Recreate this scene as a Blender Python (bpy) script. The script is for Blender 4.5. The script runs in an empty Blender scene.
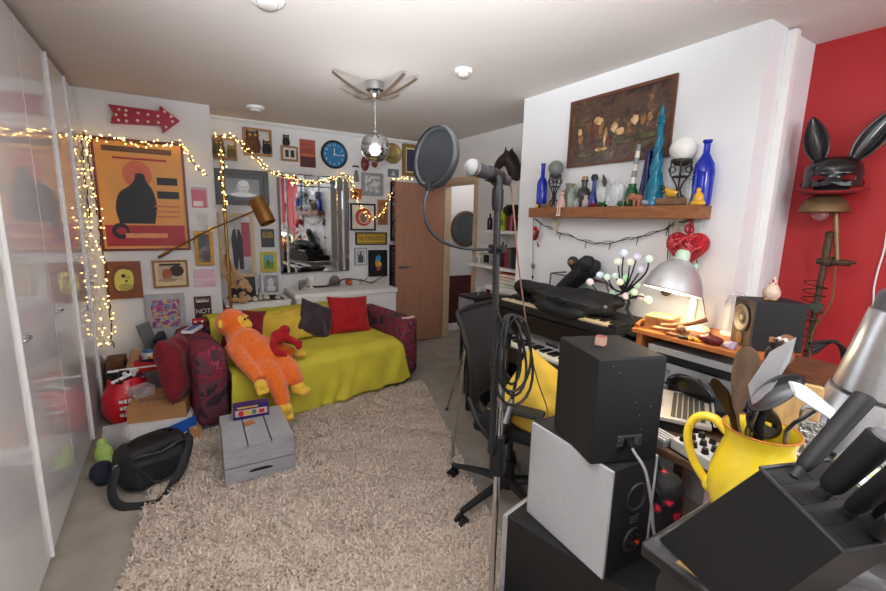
import bpy, bmesh, math, random
from mathutils import Vector, Matrix, Euler, noise
S = bpy.context.scene
COL = S.collection
PI = math.pi
rnd = random.Random(7)
R = math.radians

# ------------------------------------------------------------------ camera
W_, H_ = 886, 591
FPX, PITCH, YAW, ROLL, CZ = 427.786, .174123, .559413, -.023089, 1.55
fw = Vector((math.sin(YAW)*math.cos(PITCH), math.cos(YAW)*math.cos(PITCH), -math.sin(PITCH)))
rt0 = Vector((math.cos(YAW), -math.sin(YAW), 0)); dn0 = fw.cross(rt0)
rt = rt0*math.cos(ROLL)+dn0*math.sin(ROLL); dn = -rt0*math.sin(ROLL)+dn0*math.cos(ROLL)
CAM = Vector((0, 0, CZ))
cd = bpy.data.cameras.new('camera'); cam = bpy.data.objects.new('camera', cd); COL.objects.link(cam)
cd.sensor_fit = 'HORIZONTAL'; cd.sensor_width = 36; cd.lens = 36*FPX/W_; cd.clip_start = .02; cd.clip_end = 60
cam.matrix_world = Matrix(((rt.x, -dn.x, -fw.x, 0), (rt.y, -dn.y, -fw.y, 0), (rt.z, -dn.z, -fw.z, CZ), (0, 0, 0, 1)))
S.camera = cam

def on(px, py, ax, v):
    """point of the plane <ax>=v that the photograph shows at (px,py)"""
    d = rt*((px-W_/2)/FPX)+dn*((py-H_/2)/FPX)+fw
    i = 'xyz'.index(ax)
    return CAM+d*((v-CAM[i])/d[i])

# ------------------------------------------------------------------ materials
def lin(c):
    return tuple(((v/255)/12.92 if v/255 <= .04045 else ((v/255+.055)/1.055)**2.4) for v in c)
MC = {}
def M(name, rgb, rough=.5, metal=0., var=.12, vs=14., bump=0., bs=60., emit=0., alpha=1., trans=0., coat=0., rgb2=None, sheen=0., ior=1.45, aniso=None):
    """principled material whose colour wanders a little with object-space noise"""
    if name in MC: return MC[name]
    m = bpy.data.materials.new(name); m.use_nodes = True; MC[name] = m
    nt = m.node_tree; bs_ = nt.nodes['Principled BSDF']
    L = nt.links.new
    tc = nt.nodes.new('ShaderNodeTexCoord')
    nz = nt.nodes.new('ShaderNodeTexNoise'); nz.inputs['Scale'].default_value = vs; nz.inputs['Detail'].default_value = 4
    if aniso:
        mp = nt.nodes.new('ShaderNodeMapping'); mp.inputs['Scale'].default_value = aniso
        L(tc.outputs['Object'], mp.inputs[0]); L(mp.outputs[0], nz.inputs['Vector'])
    else: L(tc.outputs['Object'], nz.inputs['Vector'])
    rp = nt.nodes.new('ShaderNodeValToRGB')
    a = lin(rgb)
    if rgb2: lo, hi = lin(rgb2), a
    else: lo, hi = tuple(v*(1-var) for v in a), tuple(min(1, v*(1+var*.6)) for v in a)
    rp.color_ramp.elements[0].position = .32; rp.color_ramp.elements[1].position = .68
    rp.color_ramp.elements[0].color = (*lo, 1); rp.color_ramp.elements[1].color = (*hi, 1)
    L(nz.outputs['Fac'], rp.inputs[0]); L(rp.outputs[0], bs_.inputs['Base Color'])
    bs_.inputs['Roughness'].default_value = rough; bs_.inputs['Metallic'].default_value = metal
    bs_.inputs['IOR'].default_value = ior
    if coat: bs_.inputs['Coat Weight'].default_value = coat
    if sheen: bs_.inputs['Sheen Weight'].default_value = sheen
    if trans: bs_.inputs['Transmission Weight'].default_value = trans
    if emit:
        bs_.inputs['Emission Color'].default_value = (*a, 1); bs_.inputs['Emission Strength'].default_value = emit
    if alpha < 1: bs_.inputs['Alpha'].default_value = alpha
    if bump:
        n2 = nt.nodes.new('ShaderNodeTexNoise'); n2.inputs['Scale'].default_value = bs; n2.inputs['Detail'].default_value = 3
        L(tc.outputs['Object'], n2.inputs['Vector'])
        b = nt.nodes.new('ShaderNodeBump'); b.inputs['Strength'].default_value = bump; b.inputs['Distance'].default_value = .01
        L(n2.outputs['Fac'], b.inputs['Height']); L(b.outputs[0], bs_.inputs['Normal'])
    return m

def ramp_mat(name, tex, scale, stops, rough=.6, dist=0., const=True, bump=0., aniso=None, detail=3.):
    """noise / voronoi / wave through a colour ramp: pictures, printed cloth, wood"""
    if name in MC: return MC[name]
    m = bpy.data.materials.new(name); m.use_nodes = True; MC[name] = m
    nt = m.node_tree; p = nt.nodes['Principled BSDF']; L = nt.links.new
    tc = nt.nodes.new('ShaderNodeTexCoord'); mp = nt.nodes.new('ShaderNodeMapping')
    if aniso: mp.inputs['Scale'].default_value = aniso
    L(tc.outputs['Object'], mp.inputs[0])
    if tex == 'noise':
        t = nt.nodes.new('ShaderNodeTexNoise'); t.inputs['Detail'].default_value = detail; t.inputs['Distortion'].default_value = dist
    elif tex == 'voronoi': t = nt.nodes.new('ShaderNodeTexVoronoi')
    else:
        t = nt.nodes.new('ShaderNodeTexWave'); t.inputs['Distortion'].default_value = dist; t.inputs['Detail'].default_value = detail
    t.inputs['Scale'].default_value = scale
    if tex == 'voronoi' and dist:
        n = nt.nodes.new('ShaderNodeTexNoise'); n.inputs['Scale'].default_value = scale*.6
        L(mp.outputs[0], n.inputs['Vector'])
        mx = nt.nodes.new('ShaderNodeVectorMath'); mx.operation = 'MULTIPLY_ADD'
        mx.inputs[1].default_value = (dist,)*3
        L(n.outputs['Color'], mx.inputs[0]); L(mp.outputs[0], mx.inputs[2]); L(mx.outputs[0], t.inputs['Vector'])
    else: L(mp.outputs[0], t.inputs['Vector'])
    r = nt.nodes.new('ShaderNodeValToRGB'); r.color_ramp.interpolation = 'CONSTANT' if const else 'LINEAR'
    e = r.color_ramp.elements
    while len(e) < len(stops): e.new(.5)
    for i, (pos, c) in enumerate(stops): e[i].position = pos; e[i].color = (*lin(c), 1)
    L(t.outputs['Color' if tex == 'voronoi' and not dist else (0)], r.inputs[0]); L(r.outputs[0], p.inputs['Base Color'])
    p.inputs['Roughness'].default_value = rough
    if bump:
        b = nt.nodes.new('ShaderNodeBump'); b.inputs['Strength'].default_value = bump; b.inputs['Distance'].default_value = .01
        L(t.outputs[0], b.inputs['Height']); L(b.outputs[0], p.inputs['Normal'])
    return m

# ------------------------------------------------------------------ mesh builder
def catmull(pts, n=6):
    pts = [Vector(p) for p in pts]
    if len(pts) < 3: return pts
    out = []
    P = [pts[0]*2-pts[1]]+pts+[pts[-1]*2-pts[-2]]
    for i in range(1, len(P)-2):
        p0, p1, p2, p3 = P[i-1:i+3]
        for k in range(n):
            t = k/n
            out.append(.5*((2*p1)+(p2-p0)*t+(2*p0-5*p1+4*p2-p3)*t*t+(3*p1-p0-3*p2+p3)*t**3))
    out.append(pts[-1]); return out

def axis_m(d):
    d = Vector(d).normalized()
    return d.to_track_quat('Z', 'Y').to_matrix().to_4x4()

class B:
    def __init__(s): s.v = []; s.f = []; s.m = []; s.bevelled = False
    def add(s, vs, fs, mi=0, T=None):
        o = len(s.v)
        if T is not None: vs = [T @ Vector(v) for v in vs]
        s.v += [tuple(v) for v in vs]; s.f += [[i+o for i in f] for f in fs]; s.m += [mi]*len(fs)
        return s
    def bm(s, bm, mi=0, T=None):
        bm.verts.index_update()
        s.add([v.co.copy() for v in bm.verts], [[v.index for v in f.verts] for f in bm.faces], mi, T); bm.free(); return s
    def box(s, c, d, mi=0, rz=0, bev=0., T=None, rot=None, taper=None):
        """box centred at c, size d"""
        bm = bmesh.new(); bmesh.ops.create_cube(bm, size=1)
        for v in bm.verts:
            v.co = Vector((v.co.x*d[0], v.co.y*d[1], v.co.z*d[2]))
            if taper and v.co.z > 0: v.co.x *= taper; v.co.y *= taper
        if bev: s.bevelled = True; bmesh.ops.bevel(bm, geom=bm.edges[:], offset=bev, segments=2, affect='EDGES', profile=.5)
        X = Matrix.Translation(Vector(c)) @ (rot.to_4x4() if rot is not None else Matrix.Rotation(rz, 4, 'Z'))
        return s.bm(bm, mi, T @ X if T is not None else X)
    def hull(s, pts, mi=0, T=None):
        bm = bmesh.new()
        for p in pts: bm.verts.new(p)
        bmesh.ops.convex_hull(bm, input=bm.verts[:])
        return s.bm(bm, mi, T)
    def cyl(s, p0, p1, r0, r1=None, n=16, mi=0, caps=True, T=None):
        if r1 is None: r1 = r0
        p0, p1 = Vector(p0), Vector(p1); A = axis_m(p1-p0); L = (p1-p0).length
        vs = []; fs = []
        for z, r in ((0, r0), (L, r1)):
            for i in range(n):
                a = 2*PI*i/n; vs.append(p0+(A @ Vector((r*math.cos(a), r*math.sin(a), z))))
        for i in range(n): j = (i+1) % n; fs.append([i, j, n+j, n+i])
        if caps: fs.append(list(range(n))[::-1]); fs.append(list(range(n, 2*n)))
        return s.add(vs, fs, mi, T)
    def lathe(s, prof, c=(0, 0, 0), ax=(0, 0, 1), n=24, mi=0, T=None, sx=1., sy=1., arc=2*PI):
        """profile [(r,z)...] spun about ax through c"""
        A = Matrix.Translation(Vector(c)) @ axis_m(ax) if tuple(ax) != (0, 0, 1) else Matrix.Translation(Vector(c))
        vs = []; fs = []; full = arc > 6.28; k = n if full else n+1
        for r, z in prof:
            for i in range(k):
                a = arc*i/n; vs.append(A @ Vector((max(r, 1e-5)*math.cos(a)*sx, max(r, 1e-5)*math.sin(a)*sy, z)))
        for q in range(len(prof)-1):
            for i in range(n):
                j = (i+1) % k; fs.append([q*k+i, q*k+j, (q+1)*k+j, (q+1)*k+i])
        return s.add(vs, fs, mi, T)
    def ball(s, c, r, n=16, m=10, mi=0, T=None, rot=None):
        if not hasattr(r, '__len__'): r = (r, r, r)
        vs = []; fs = []
        Rm = rot if rot is not None else Matrix.Identity(3)
        c = Vector(c)
        for j in range(m+1):
            t = PI*j/m
            for i in range(n):
                a = 2*PI*i/n
                vs.append(c+Rm @ Vector((r[0]*math.sin(t)*math.cos(a)+(1e-6), r[1]*math.sin(t)*math.sin(a), r[2]*math.cos(t))))
        for j in range(m):
            for i in range(n): k = (i+1) % n; fs.append([j*n+i, (j+1)*n+i, (j+1)*n+k, j*n+k])
        return s.add(vs, fs, mi, T)
    def tube(s, pts, r, n=8, mi=0, smooth=0, T=None, flat=1.):
        """tube along pts; r a number or one per point; flat<1 squashes the section"""
        pts = [Vector(p) for p in pts]
        rs = list(r) if hasattr(r, '__len__') else None
        if smooth:
            m0 = len(pts); pts = catmull(pts, smooth)
            if rs: rs = [rs[min(int(i/smooth), m0-2)]*(1-(i/smooth-min(int(i/smooth), m0-2)))+rs[min(int(i/smooth), m0-2)+1]*(i/smooth-min(int(i/smooth), m0-2)) for i in range(len(pts))]
        vs = []; fs = []; up = Vector((0, 0, 1)); prev = None
        for i, p in enumerate(pts):
            d = (pts[min(i+1, len(pts)-1)]-pts[max(i-1, 0)])
            d = d.normalized() if d.length > 1e-9 else Vector((0, 0, 1))
            if prev is None: x = d.cross(up if abs(d.z) < .9 else Vector((1, 0, 0))).normalized()
            else:
                x = prev-d*prev.dot(d); x = x.normalized() if x.length > 1e-6 else d.orthogonal().normalized()
            prev = x; y = d.cross(x); rr = rs[i] if rs else r
            for k in range(n):
                a = 2*PI*k/n; vs.append(p+x*(rr*math.cos(a))+y*(rr*flat*math.sin(a)))
        for i in range(len(pts)-1):
            for k in range(n): j = (k+1) % n; fs.append([i*n+k, i*n+j, (i+1)*n+j, (i+1)*n+k])
        fs.append(list(range(n))[::-1]); fs.append([(len(pts)-1)*n+k for k in range(n)])
        return s.add(vs, fs, mi, T)
    def prism(s, poly, d0, d1, mi=0, plane='xz', T=None):
        """2-D polygon pushed from d0 to d1 along the axis normal to its plane"""
        n = len(poly)
        def P(a, b, d): return {'xz': (a, d, b), 'xy': (a, b, d), 'yz': (d, a, b)}[plane]
        vs = [P(a, b, d0) for a, b in poly]+[P(a, b, d1) for a, b in poly]
        fs = [list(range(n)), [n+i for i in range(n)][::-1]]+[[i, n+i, n+(i+1) % n, (i+1) % n] for i in range(n)]
        return s.add(vs, fs, mi, T)
    def torus(s, c, RR, r, ax=(0, 0, 1), n=28, m=8, mi=0, T=None, sx=1., sy=1.):
        A = Matrix.Translation(Vector(c)) @ axis_m(ax); vs = []; fs = []
        for i in range(n):
            a = 2*PI*i/n
            for k in range(m):
                b = 2*PI*k/m; q = RR+r*math.cos(b); vs.append(A @ Vector((q*math.cos(a)*sx, q*math.sin(a)*sy, r*math.sin(b))))
        for i in range(n):
            for k in range(m):
                i2, k2 = (i+1) % n, (k+1) % m; fs.append([i*m+k, i2*m+k, i2*m+k2, i*m+k2])
        return s.add(vs, fs, mi, T)
    def pillow(s, w, h, t, n=18, mi=0, T=None, seed=0, wr=.012):
        """plump square cushion lying in xz, thickness along y, corners drawn out"""
        vs = []; fs = []
        for side in (-1, 1):
            for j in range(n+1):
                for i in range(n+1):
                    u, v = i/n*2-1, j/n*2-1
                    e = max(0, (1-abs(u)**2.6))*max(0, (1-abs(v)**2.6))
                    pin = 1-.09*(1-abs(u))**1.0*(abs(v)**6)-.09*(1-abs(v))*(abs(u)**6)*0
                    x = w/2*u*(1-.07*(1-u*u)*0-.08*(1-v*v)*abs(u)**3+.0)
                    z = h/2*v*(1-.08*(1-u*u)*abs(v)**3)
                    y = side*(t/2*e**.45+ (wr*noise.noise(Vector((u*2.2+seed, v*2.2, side*1.7)))*e**.3 if e > 0 else 0))
                    vs.append((x, y, z))
        k = n+1; o = k*k
        for sd in (0, 1):
            for j in range(n):
                for i in range(n):
                    q = [sd*o+j*k+i, sd*o+j*k+i+1, sd*o+(j+1)*k+i+1, sd*o+(j+1)*k+i]
                    fs.append(q if sd == 0 else q[::-1])
        s.add(vs, fs, mi, T)
        return s
    def build(s, name, mats, parent=None, loc=None, rz=0, ang=40, rot=None, weld=False):
        me = bpy.data.meshes.new(name); me.from_pydata(s.v, [], s.f)
        if not isinstance(mats, (list, tuple)): mats = [mats]
        for m in mats: me.materials.append(m)
        me.polygons.foreach_set('material_index', s.m)
        bm = bmesh.new(); bm.from_mesh(me)
        if weld: bmesh.ops.remove_doubles(bm, verts=bm.verts[:], dist=1e-5)
        bmesh.ops.recalc_face_normals(bm, faces=bm.faces[:]); bm.to_mesh(me); bm.free()
        if ang:
            me.polygons.foreach_set('use_smooth', [True]*len(me.polygons))
            try: me.set_sharp_from_angle(angle=R(ang))
            except Exception: pass
        me.update()
        o = bpy.data.objects.new(name, me); COL.objects.link(o)
        if s.bevelled and ang: wn = o.modifiers.new('wn', 'WEIGHTED_NORMAL'); wn.keep_sharp = True
        if parent is not None: o.parent = parent
        if loc is not None: o.location = loc
        if rot is not None: o.rotation_euler = rot
        elif rz: o.rotation_euler = (0, 0, rz)
        return o

def tag(o, label=None, cat=None, group=None, kind=None):
    if label: o['label'] = label
    if cat: o['category'] = cat
    if group: o['group'] = group
    if kind: o['kind'] = kind
    return o
def thing(name, label, cat, loc=(0, 0, 0), rz=0, group=None, rot=None):
    o = bpy.data.objects.new(name, None); COL.objects.link(o); o.empty_display_size = .05
    o.location = loc; o.rotation_euler = rot if rot is not None else (0, 0, rz)
    return tag(o, label, cat, group)
def one(b, name, mats, label, cat, loc=(0, 0, 0), rz=0, group=None, ang=40, rot=None, weld=False):
    return tag(b.build(name, mats, None, loc, rz, ang, rot, weld), label, cat, group)
def struct(b, name, mats, ang=30):
    o = b.build(name, mats, ang=ang); o['kind'] = 'structure'; return o
def dup(root, loc, rz=None, label=None, group=None, rot=None, scale=None):
    r = root.copy(); COL.objects.link(r); r.location = loc
    if rz is not None: r.rotation_euler = (0, 0, rz)
    if rot is not None: r.rotation_euler = rot
    if scale is not None: r.scale = (scale,)*3
    if label: r['label'] = label
    if group: r['group'] = group
    for ch in list(root.children):
        c = ch.copy(); COL.objects.link(c); c.parent = r
        for g in ch.children:
            d = g.copy(); COL.objects.link(d); d.parent = c
    return r
def remesh(o, vox, smooth=4, fac=.5):
    """melt the overlapping solids of o into one skin"""
    md = o.modifiers.new('r', 'REMESH'); md.mode = 'VOXEL'; md.voxel_size = vox
    if smooth:
        ms = o.modifiers.new('s', 'SMOOTH'); ms.factor = fac; ms.iterations = smooth
    return bake(o)
def bake(o, smooth=True):
    for md in list(o.modifiers):
        if md.type == 'WEIGHTED_NORMAL': o.modifiers.remove(md)
    bpy.context.view_layer.update()
    dg = bpy.context.evaluated_depsgraph_get(); me = bpy.data.meshes.new_from_object(o.evaluated_get(dg))
    old = o.data; o.modifiers.clear(); o.data = me
    if old.users == 0: bpy.data.meshes.remove(old)
    if smooth: me.polygons.foreach_set('use_smooth', [True]*len(me.polygons))
    return o
def text(s, size, mat, parent, loc, rot=(PI/2, 0, 0), name='lettering', ext=.0006, sx=1., align='CENTER', label=None, shear=0.):
    cu = bpy.data.curves.new(name, 'FONT'); cu.body = s; cu.size = size; cu.extrude = ext
    cu.align_x = align; cu.align_y = 'CENTER'; cu.shear = shear
    t = bpy.data.objects.new(name+'_t', cu); COL.objects.link(t)
    bpy.context.view_layer.update()
    me = bpy.data.meshes.new_from_object(t.evaluated_get(bpy.context.evaluated_depsgraph_get()))
    bpy.data.objects.remove(t); bpy.data.curves.remove(cu)
    me.materials.clear(); me.materials.append(mat)
    o = bpy.data.objects.new(name, me); COL.objects.link(o); o.parent = parent
    o.location = loc; o.rotation_euler = rot; o.scale = (sx, 1, 1)
    if label: o['label'] = label
    return o

# wall frames: local x to the viewer's right, z up, the front looks along -y
RZ = {'back': 0., 'jut': 0., 'right': -PI/2, 'breast': -PI/2, 'red': -PI/2}
PL = {'back': ('y', 4.92), 'jut': ('y', 4.5), 'right': ('x', 2.96), 'breast': ('x', 2.41), 'red': ('x', 2.925)}
def wall_rect(wall, a, b, off=0.):
    """photo corners (top-left, bottom-right) on a wall -> centre, width, height"""
    ax, v = PL[wall]; v -= off
    p, q = on(a[0], a[1], ax, v), on(b[0], b[1], ax, v)
    w = abs(q.x-p.x) if ax == 'y' else abs(q.y-p.y)
    return (p+q)/2, w, abs(p.z-q.z)
def flat_shapes(b, w, h, shapes, y0, first=1):
    """thin raised inlays: ('e',cx,cy,rx,ry) ('r',cx,cy,w,h) ('p',[(x,y)..]) in units of the picture, each with a material number"""
    for k, (kind, mi, *a) in enumerate(shapes):
        d = .0007*(k+1)/2+.0004
        if kind == 'e': poly = [((a[0]+a[2]*math.cos(t))*w, (a[1]+a[3]*math.sin(t))*h) for t in [2*PI*i/22 for i in range(22)]]
        elif kind == 'r': poly = [((a[0]+sx*a[2]/2)*w, (a[1]+sz*a[3]/2)*h) for sx, sz in ((-1, -1), (1, -1), (1, 1), (-1, 1))]
        else: poly = [(x*w, z*h) for x, z in a[0]]
        b.prism(poly, y0-d, y0, mi)
def framed(wall, a, b, label, fmat, pmat, shapes=(), smats=(), fw_=.02, dep=.025, mount=0., mmat=None, name='framed_picture', cat='picture', group=None, tilt=0., off=.001):
    c, w, h = wall_rect(wall, a, b, dep)
    ax, v = PL[wall]
    c = Vector(c); c['xyz'.index(ax)] = v-off
    t = thing(name, label, cat, c, RZ[wall], group)
    if tilt: t.rotation_euler = (0, tilt, RZ[wall])
    if fw_:
        f = B()
        for s in (-1, 1):
            f.prism([(s*w/2, -h/2), (s*w/2, h/2), (s*(w/2-fw_), h/2-fw_), (s*(w/2-fw_), -h/2+fw_)], -dep, 0)
            f.prism([(-w/2, s*h/2), (w/2, s*h/2), (w/2-fw_, s*(h/2-fw_)), (-w/2+fw_, s*(h/2-fw_))], -dep, 0)
        f.build('frame', fmat, t, ang=0)
    iw, ih = w-2*fw_, h-2*fw_
    if mount:
        B().box((0, -dep*.25, 0), (iw, dep*.5, ih)).build('mount', mmat, t, ang=0)
    p = B(); pw, ph = iw-2*mount, ih-2*mount
    y0 = -dep*.5-(.0015 if mount else 0)
    p.box((0, y0/2 if not mount else y0+.0007, 0), (pw, abs(y0) if not mount else .0013, ph))
    flat_shapes(p, pw, ph, shapes, y0)
    p.build('print', [pmat]+list(smats), t, ang=0)
    return t, w, h
# ------------------------------------------------------------------ palette
WHITE_WALL = M('wall_paint', (228, 227, 227), .7, var=.03, vs=2.2, bump=.05, bs=40)
CEIL = M('ceiling_paint', (216, 209, 204), .8, var=.04, vs=.9)
REDWALL = M('red_wall_paint', (180, 42, 46), .5, var=.06, vs=1.5, bump=.06, bs=50)
FLOORM = M('grey_floor', (150, 142, 132), .7, var=.16, vs=6, bump=.15, bs=80)
WOODW = M('pale_wood', (196, 152, 104), .5, var=.25, vs=9, aniso=(1, 1, 8))
DOORM = M('door_veneer', (176, 128, 104), .45, var=.1, vs=7, aniso=(4, 4, .5))
FRAMEM = M('door_frame_paint', (205, 180, 150), .5)
GLOSS = M('gloss_white', (232, 232, 234), .06, var=.02, coat=.6)
WHITE = M('white_paint', (235, 234, 232), .45, var=.03)
BLACK = M('black_plastic', (22, 22, 24), .45, var=.2)
BLACKR = M('black_matt', (26, 26, 28), .8, var=.25, bump=.2, bs=200)
CHROME = M('chrome', (205, 205, 208), .15, 1., var=.05)
STEEL = M('brushed_steel', (170, 172, 176), .32, 1., var=.08, vs=30)
BRASS = M('brass', (176, 132, 66), .3, 1., var=.12)
GOLD = M('gold_leaf', (168, 124, 58), .4, .6, var=.3, vs=40)
GREYM = M('grey_plastic', (120, 122, 126), .5)
RED = M('red_plush', (176, 22, 30), .9, var=.25, vs=30, sheen=.5)
GLASS = M('clear_glass', (232, 240, 238), .04, var=.01, alpha=.3)
COBALT = M('cobalt_glass', (24, 50, 190), .05, var=.05, trans=.35)
CABLE = M('black_cable', (20, 20, 22), .5)

# ------------------------------------------------------------------ the room
CH = 2.5
struct(B().box((1.6, 1.6, -.03), (6.0, 7.4, .06)), 'floor', FLOORM)
struct(B().box((1.6, 1.6, CH+.03), (6.0, 7.4, .06)), 'ceiling', CEIL)
struct(B().box((1.68, 4.97, CH/2), (2.68, .1, CH)), 'wall_back', WHITE_WALL)
struct(B().box((-.455, 4.76, CH/2), (1.59, .52, CH)), 'wall_back_left', WHITE_WALL)
struct(B().box((-1.25, 1.35, CH/2), (.1, 6.5, CH)), 'wall_left', WHITE_WALL)
DY0, DY1, DZ = 4.08, 4.76, 2.0
b = B()
b.box((3.01, (2.7+DY0)/2, CH/2), (.1, DY0-2.7, CH)); b.box((3.01, (DY1+5.02)/2, CH/2), (.1, 5.02-DY1, CH))
b.box((3.01, (DY0+DY1)/2, (DZ+CH)/2), (.1, DY1-DY0, CH-DZ))
struct(b, 'wall_right', WHITE_WALL)
struct(B().box((2.685, 1.88, CH/2), (.55, 1.66, CH)), 'wall_chimney_breast', M('breast_paint', (232, 233, 235), .7, var=.025, vs=2.2, bump=.05, bs=40))
struct(B().box((2.975, -.43, CH/2), (.1, 2.96, CH)), 'wall_red', REDWALL)
# front wall with the window that lights the room
b = B(); wy = -1.85
b.box((-.5, wy, CH/2), (1.6, .1, CH)); b.box((2.79, wy, CH/2), (.28, .1, CH))
b.box((1.475, wy, .4), (2.35, .1, .8)); b.box((1.475, wy, 2.4), (2.35, .1, .2))
struct(b, 'wall_front', WHITE_WALL)
b = B()
for x in (.32, 1.475, 2.63): b.box((x, wy, 1.55), (.05, .08, 1.5))
for z in (.82, 2.28): b.box((1.475, wy, z), (2.35, .08, .05))
struct(b, 'window_1', WHITE)
# hall beyond the door
b = B(); b.box((3.8, 5.07, CH/2), (1.5, .1, CH)); b.box((4.5, 4.2, CH/2), (.1, 1.9, CH)); b.box((3.8, 3.3, CH/2), (1.5, .1, CH))
struct(b, 'wall_hall', WHITE_WALL)
struct(B().box((3.76, 5.005, .05), (1.36, .03, .10)), 'baseboard_hall', WHITE)
struct(B().box((3.76, 5.008, .44), (1.36, .024, .68)), 'trim_4', ramp_mat('hall_cloth', 'voronoi', 26, [(0, (42, 16, 18)), (.3, (98, 38, 36)), (.55, (60, 24, 24))], dist=.2))
struct(B().box((3.75, 3.37, 1.0), (.8, .04, 2.0)), 'unseen_dark_panel', M('unseen_panel_teal', (44, 62, 64), .5))  # unseen dark panel, added so the hall mirror has something dark to reflect
# door frame, coving, pipe boxing
b = B(); fx = 2.955
b.box((fx, DY0-.03, DZ/2+.03), (.03, .06, DZ+.06)); b.box((fx, DY1+.03, DZ/2+.03), (.03, .06, DZ+.06)); b.box((fx, (DY0+DY1)/2, DZ+.03), (.03, DY1-DY0, .06))
b.box((3.01, DY0+.012, DZ/2), (.1, .024, DZ)); b.box((3.01, DY1-.012, DZ/2), (.1, .024, DZ)); b.box((3.01, (DY0+DY1)/2, DZ-.012), (.1, DY1-DY0, .024))
struct(b, 'trim_1', FRAMEM)
b = B()
b.prism([(4.92, CH), (4.92, CH-.035), (4.905, CH-.03), (4.885, CH-.008), (4.885, CH)], .34, 2.96, plane='yz')
struct(b, 'trim_2', WHITE)
struct(B().box((2.61, 1.03, CH/2), (.05, .04, CH-.02), bev=.004), 'trim_3', WHITE)
struct(B().box((1.95, 4.905, .06), (2.0, .025, .12)), 'baseboard_back', WHITE)
# the open door: hinge side at the frame, leaf swung against the back wall
t = tag(thing('door_1', 'plain brown flush door standing open against the back wall', 'door', (2.93, 4.72, 0), R(180+2)), kind='structure')
B().box((.34, 0, 1.0), (.68, .04, 1.97), bev=.003).build('door_leaf', DOORM, t)
h = B(); h.cyl((.615, .02, .98), (.615, .03, .98), .026, n=18); h.cyl((.615, .02, .98), (.615, .07, .98), .009); h.tube([(.615, .066, .98), (.56, .07, .98), (.50, .066, .977)], .009, smooth=4)
h.build('handle', STEEL, t)
# hall mirror and red cloth
c = on(466, 229, 'y', 5.0)
t = thing('round_mirror', 'round mirror in dark wooden rim seen through the open doorway', 'mirror', (c.x, 5.018, c.z), 0)
b = B(); b.lathe([(.22, 0), (.25, .004), (.25, .02), (.22, .024)], ax=(0, -1, 0), n=40); b.build('rim', M('dark_rim_wood', (96, 66, 42), .5), t)
b = B(); b.lathe([(0, .012), (.222, .012)], ax=(0, -1, 0), n=40); b.build('mirror_glass', M('dark_tint_mirror', (116, 126, 130), .05, 1., var=.05), t)  # darker reflection put into the tint of the glass
# ------------------------------------------------------------------ wardrobes
def wardrobe(y0, ym, y1, open0, open1, label):
    t = thing('wardrobe', label, 'wardrobe', (-.575, y0, 0), 0, 'gloss white wardrobes along the left wall')
    L = y1-y0
    c = B(); c.box((-.31, L/2, 1.24), (.575, L-.004, 2.46)); c.build('carcass', WHITE, t, ang=0)
    for a, e, op in ((0, ym-y0, open0), (ym-y0, L, open1)):
        w = e-a-.004
        ang = 0.
        d = B().box((.0, -w/2, 1.245), (.022, w, 2.44), bev=.002).build('door', GLOSS, t, loc=(-.011+.002, e-.002, 0), rz=ang)
        if op: B().box((-.004, -w-.004, 1.245), (.02, .006, 2.44)).build('door_gap', M('gap_dark', (30, 30, 32), .8), t, loc=(-.009, e-.002, 0))
        B().box((.012 if op else .007, -w+.006, 1.245), (.022 if op else .002, .011, 2.44), bev=.001).build('edge_strip', WHITE, d)
        hz = 1.02
        q = B(); yy = -w+.05
        q.tube([(.011, yy-.03, hz), (.032, yy-.028, hz), (.036, yy, hz), (.032, yy+.05, hz), (.011, yy+.055, hz)], .005, smooth=3)
        q.build('handle', STEEL, d)
wardrobe(1.15, 1.75, 2.33, 0, .0, 'gloss white wardrobe nearest the camera at the left edge')
wardrobe(2.33, 2.96, 3.53, .009, .0, 'gloss white double wardrobe in the middle of the left wall')
wardrobe(3.53, 4.05, 4.49, .003, .003, 'gloss white wardrobe furthest from camera beside the fairy lights')

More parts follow.
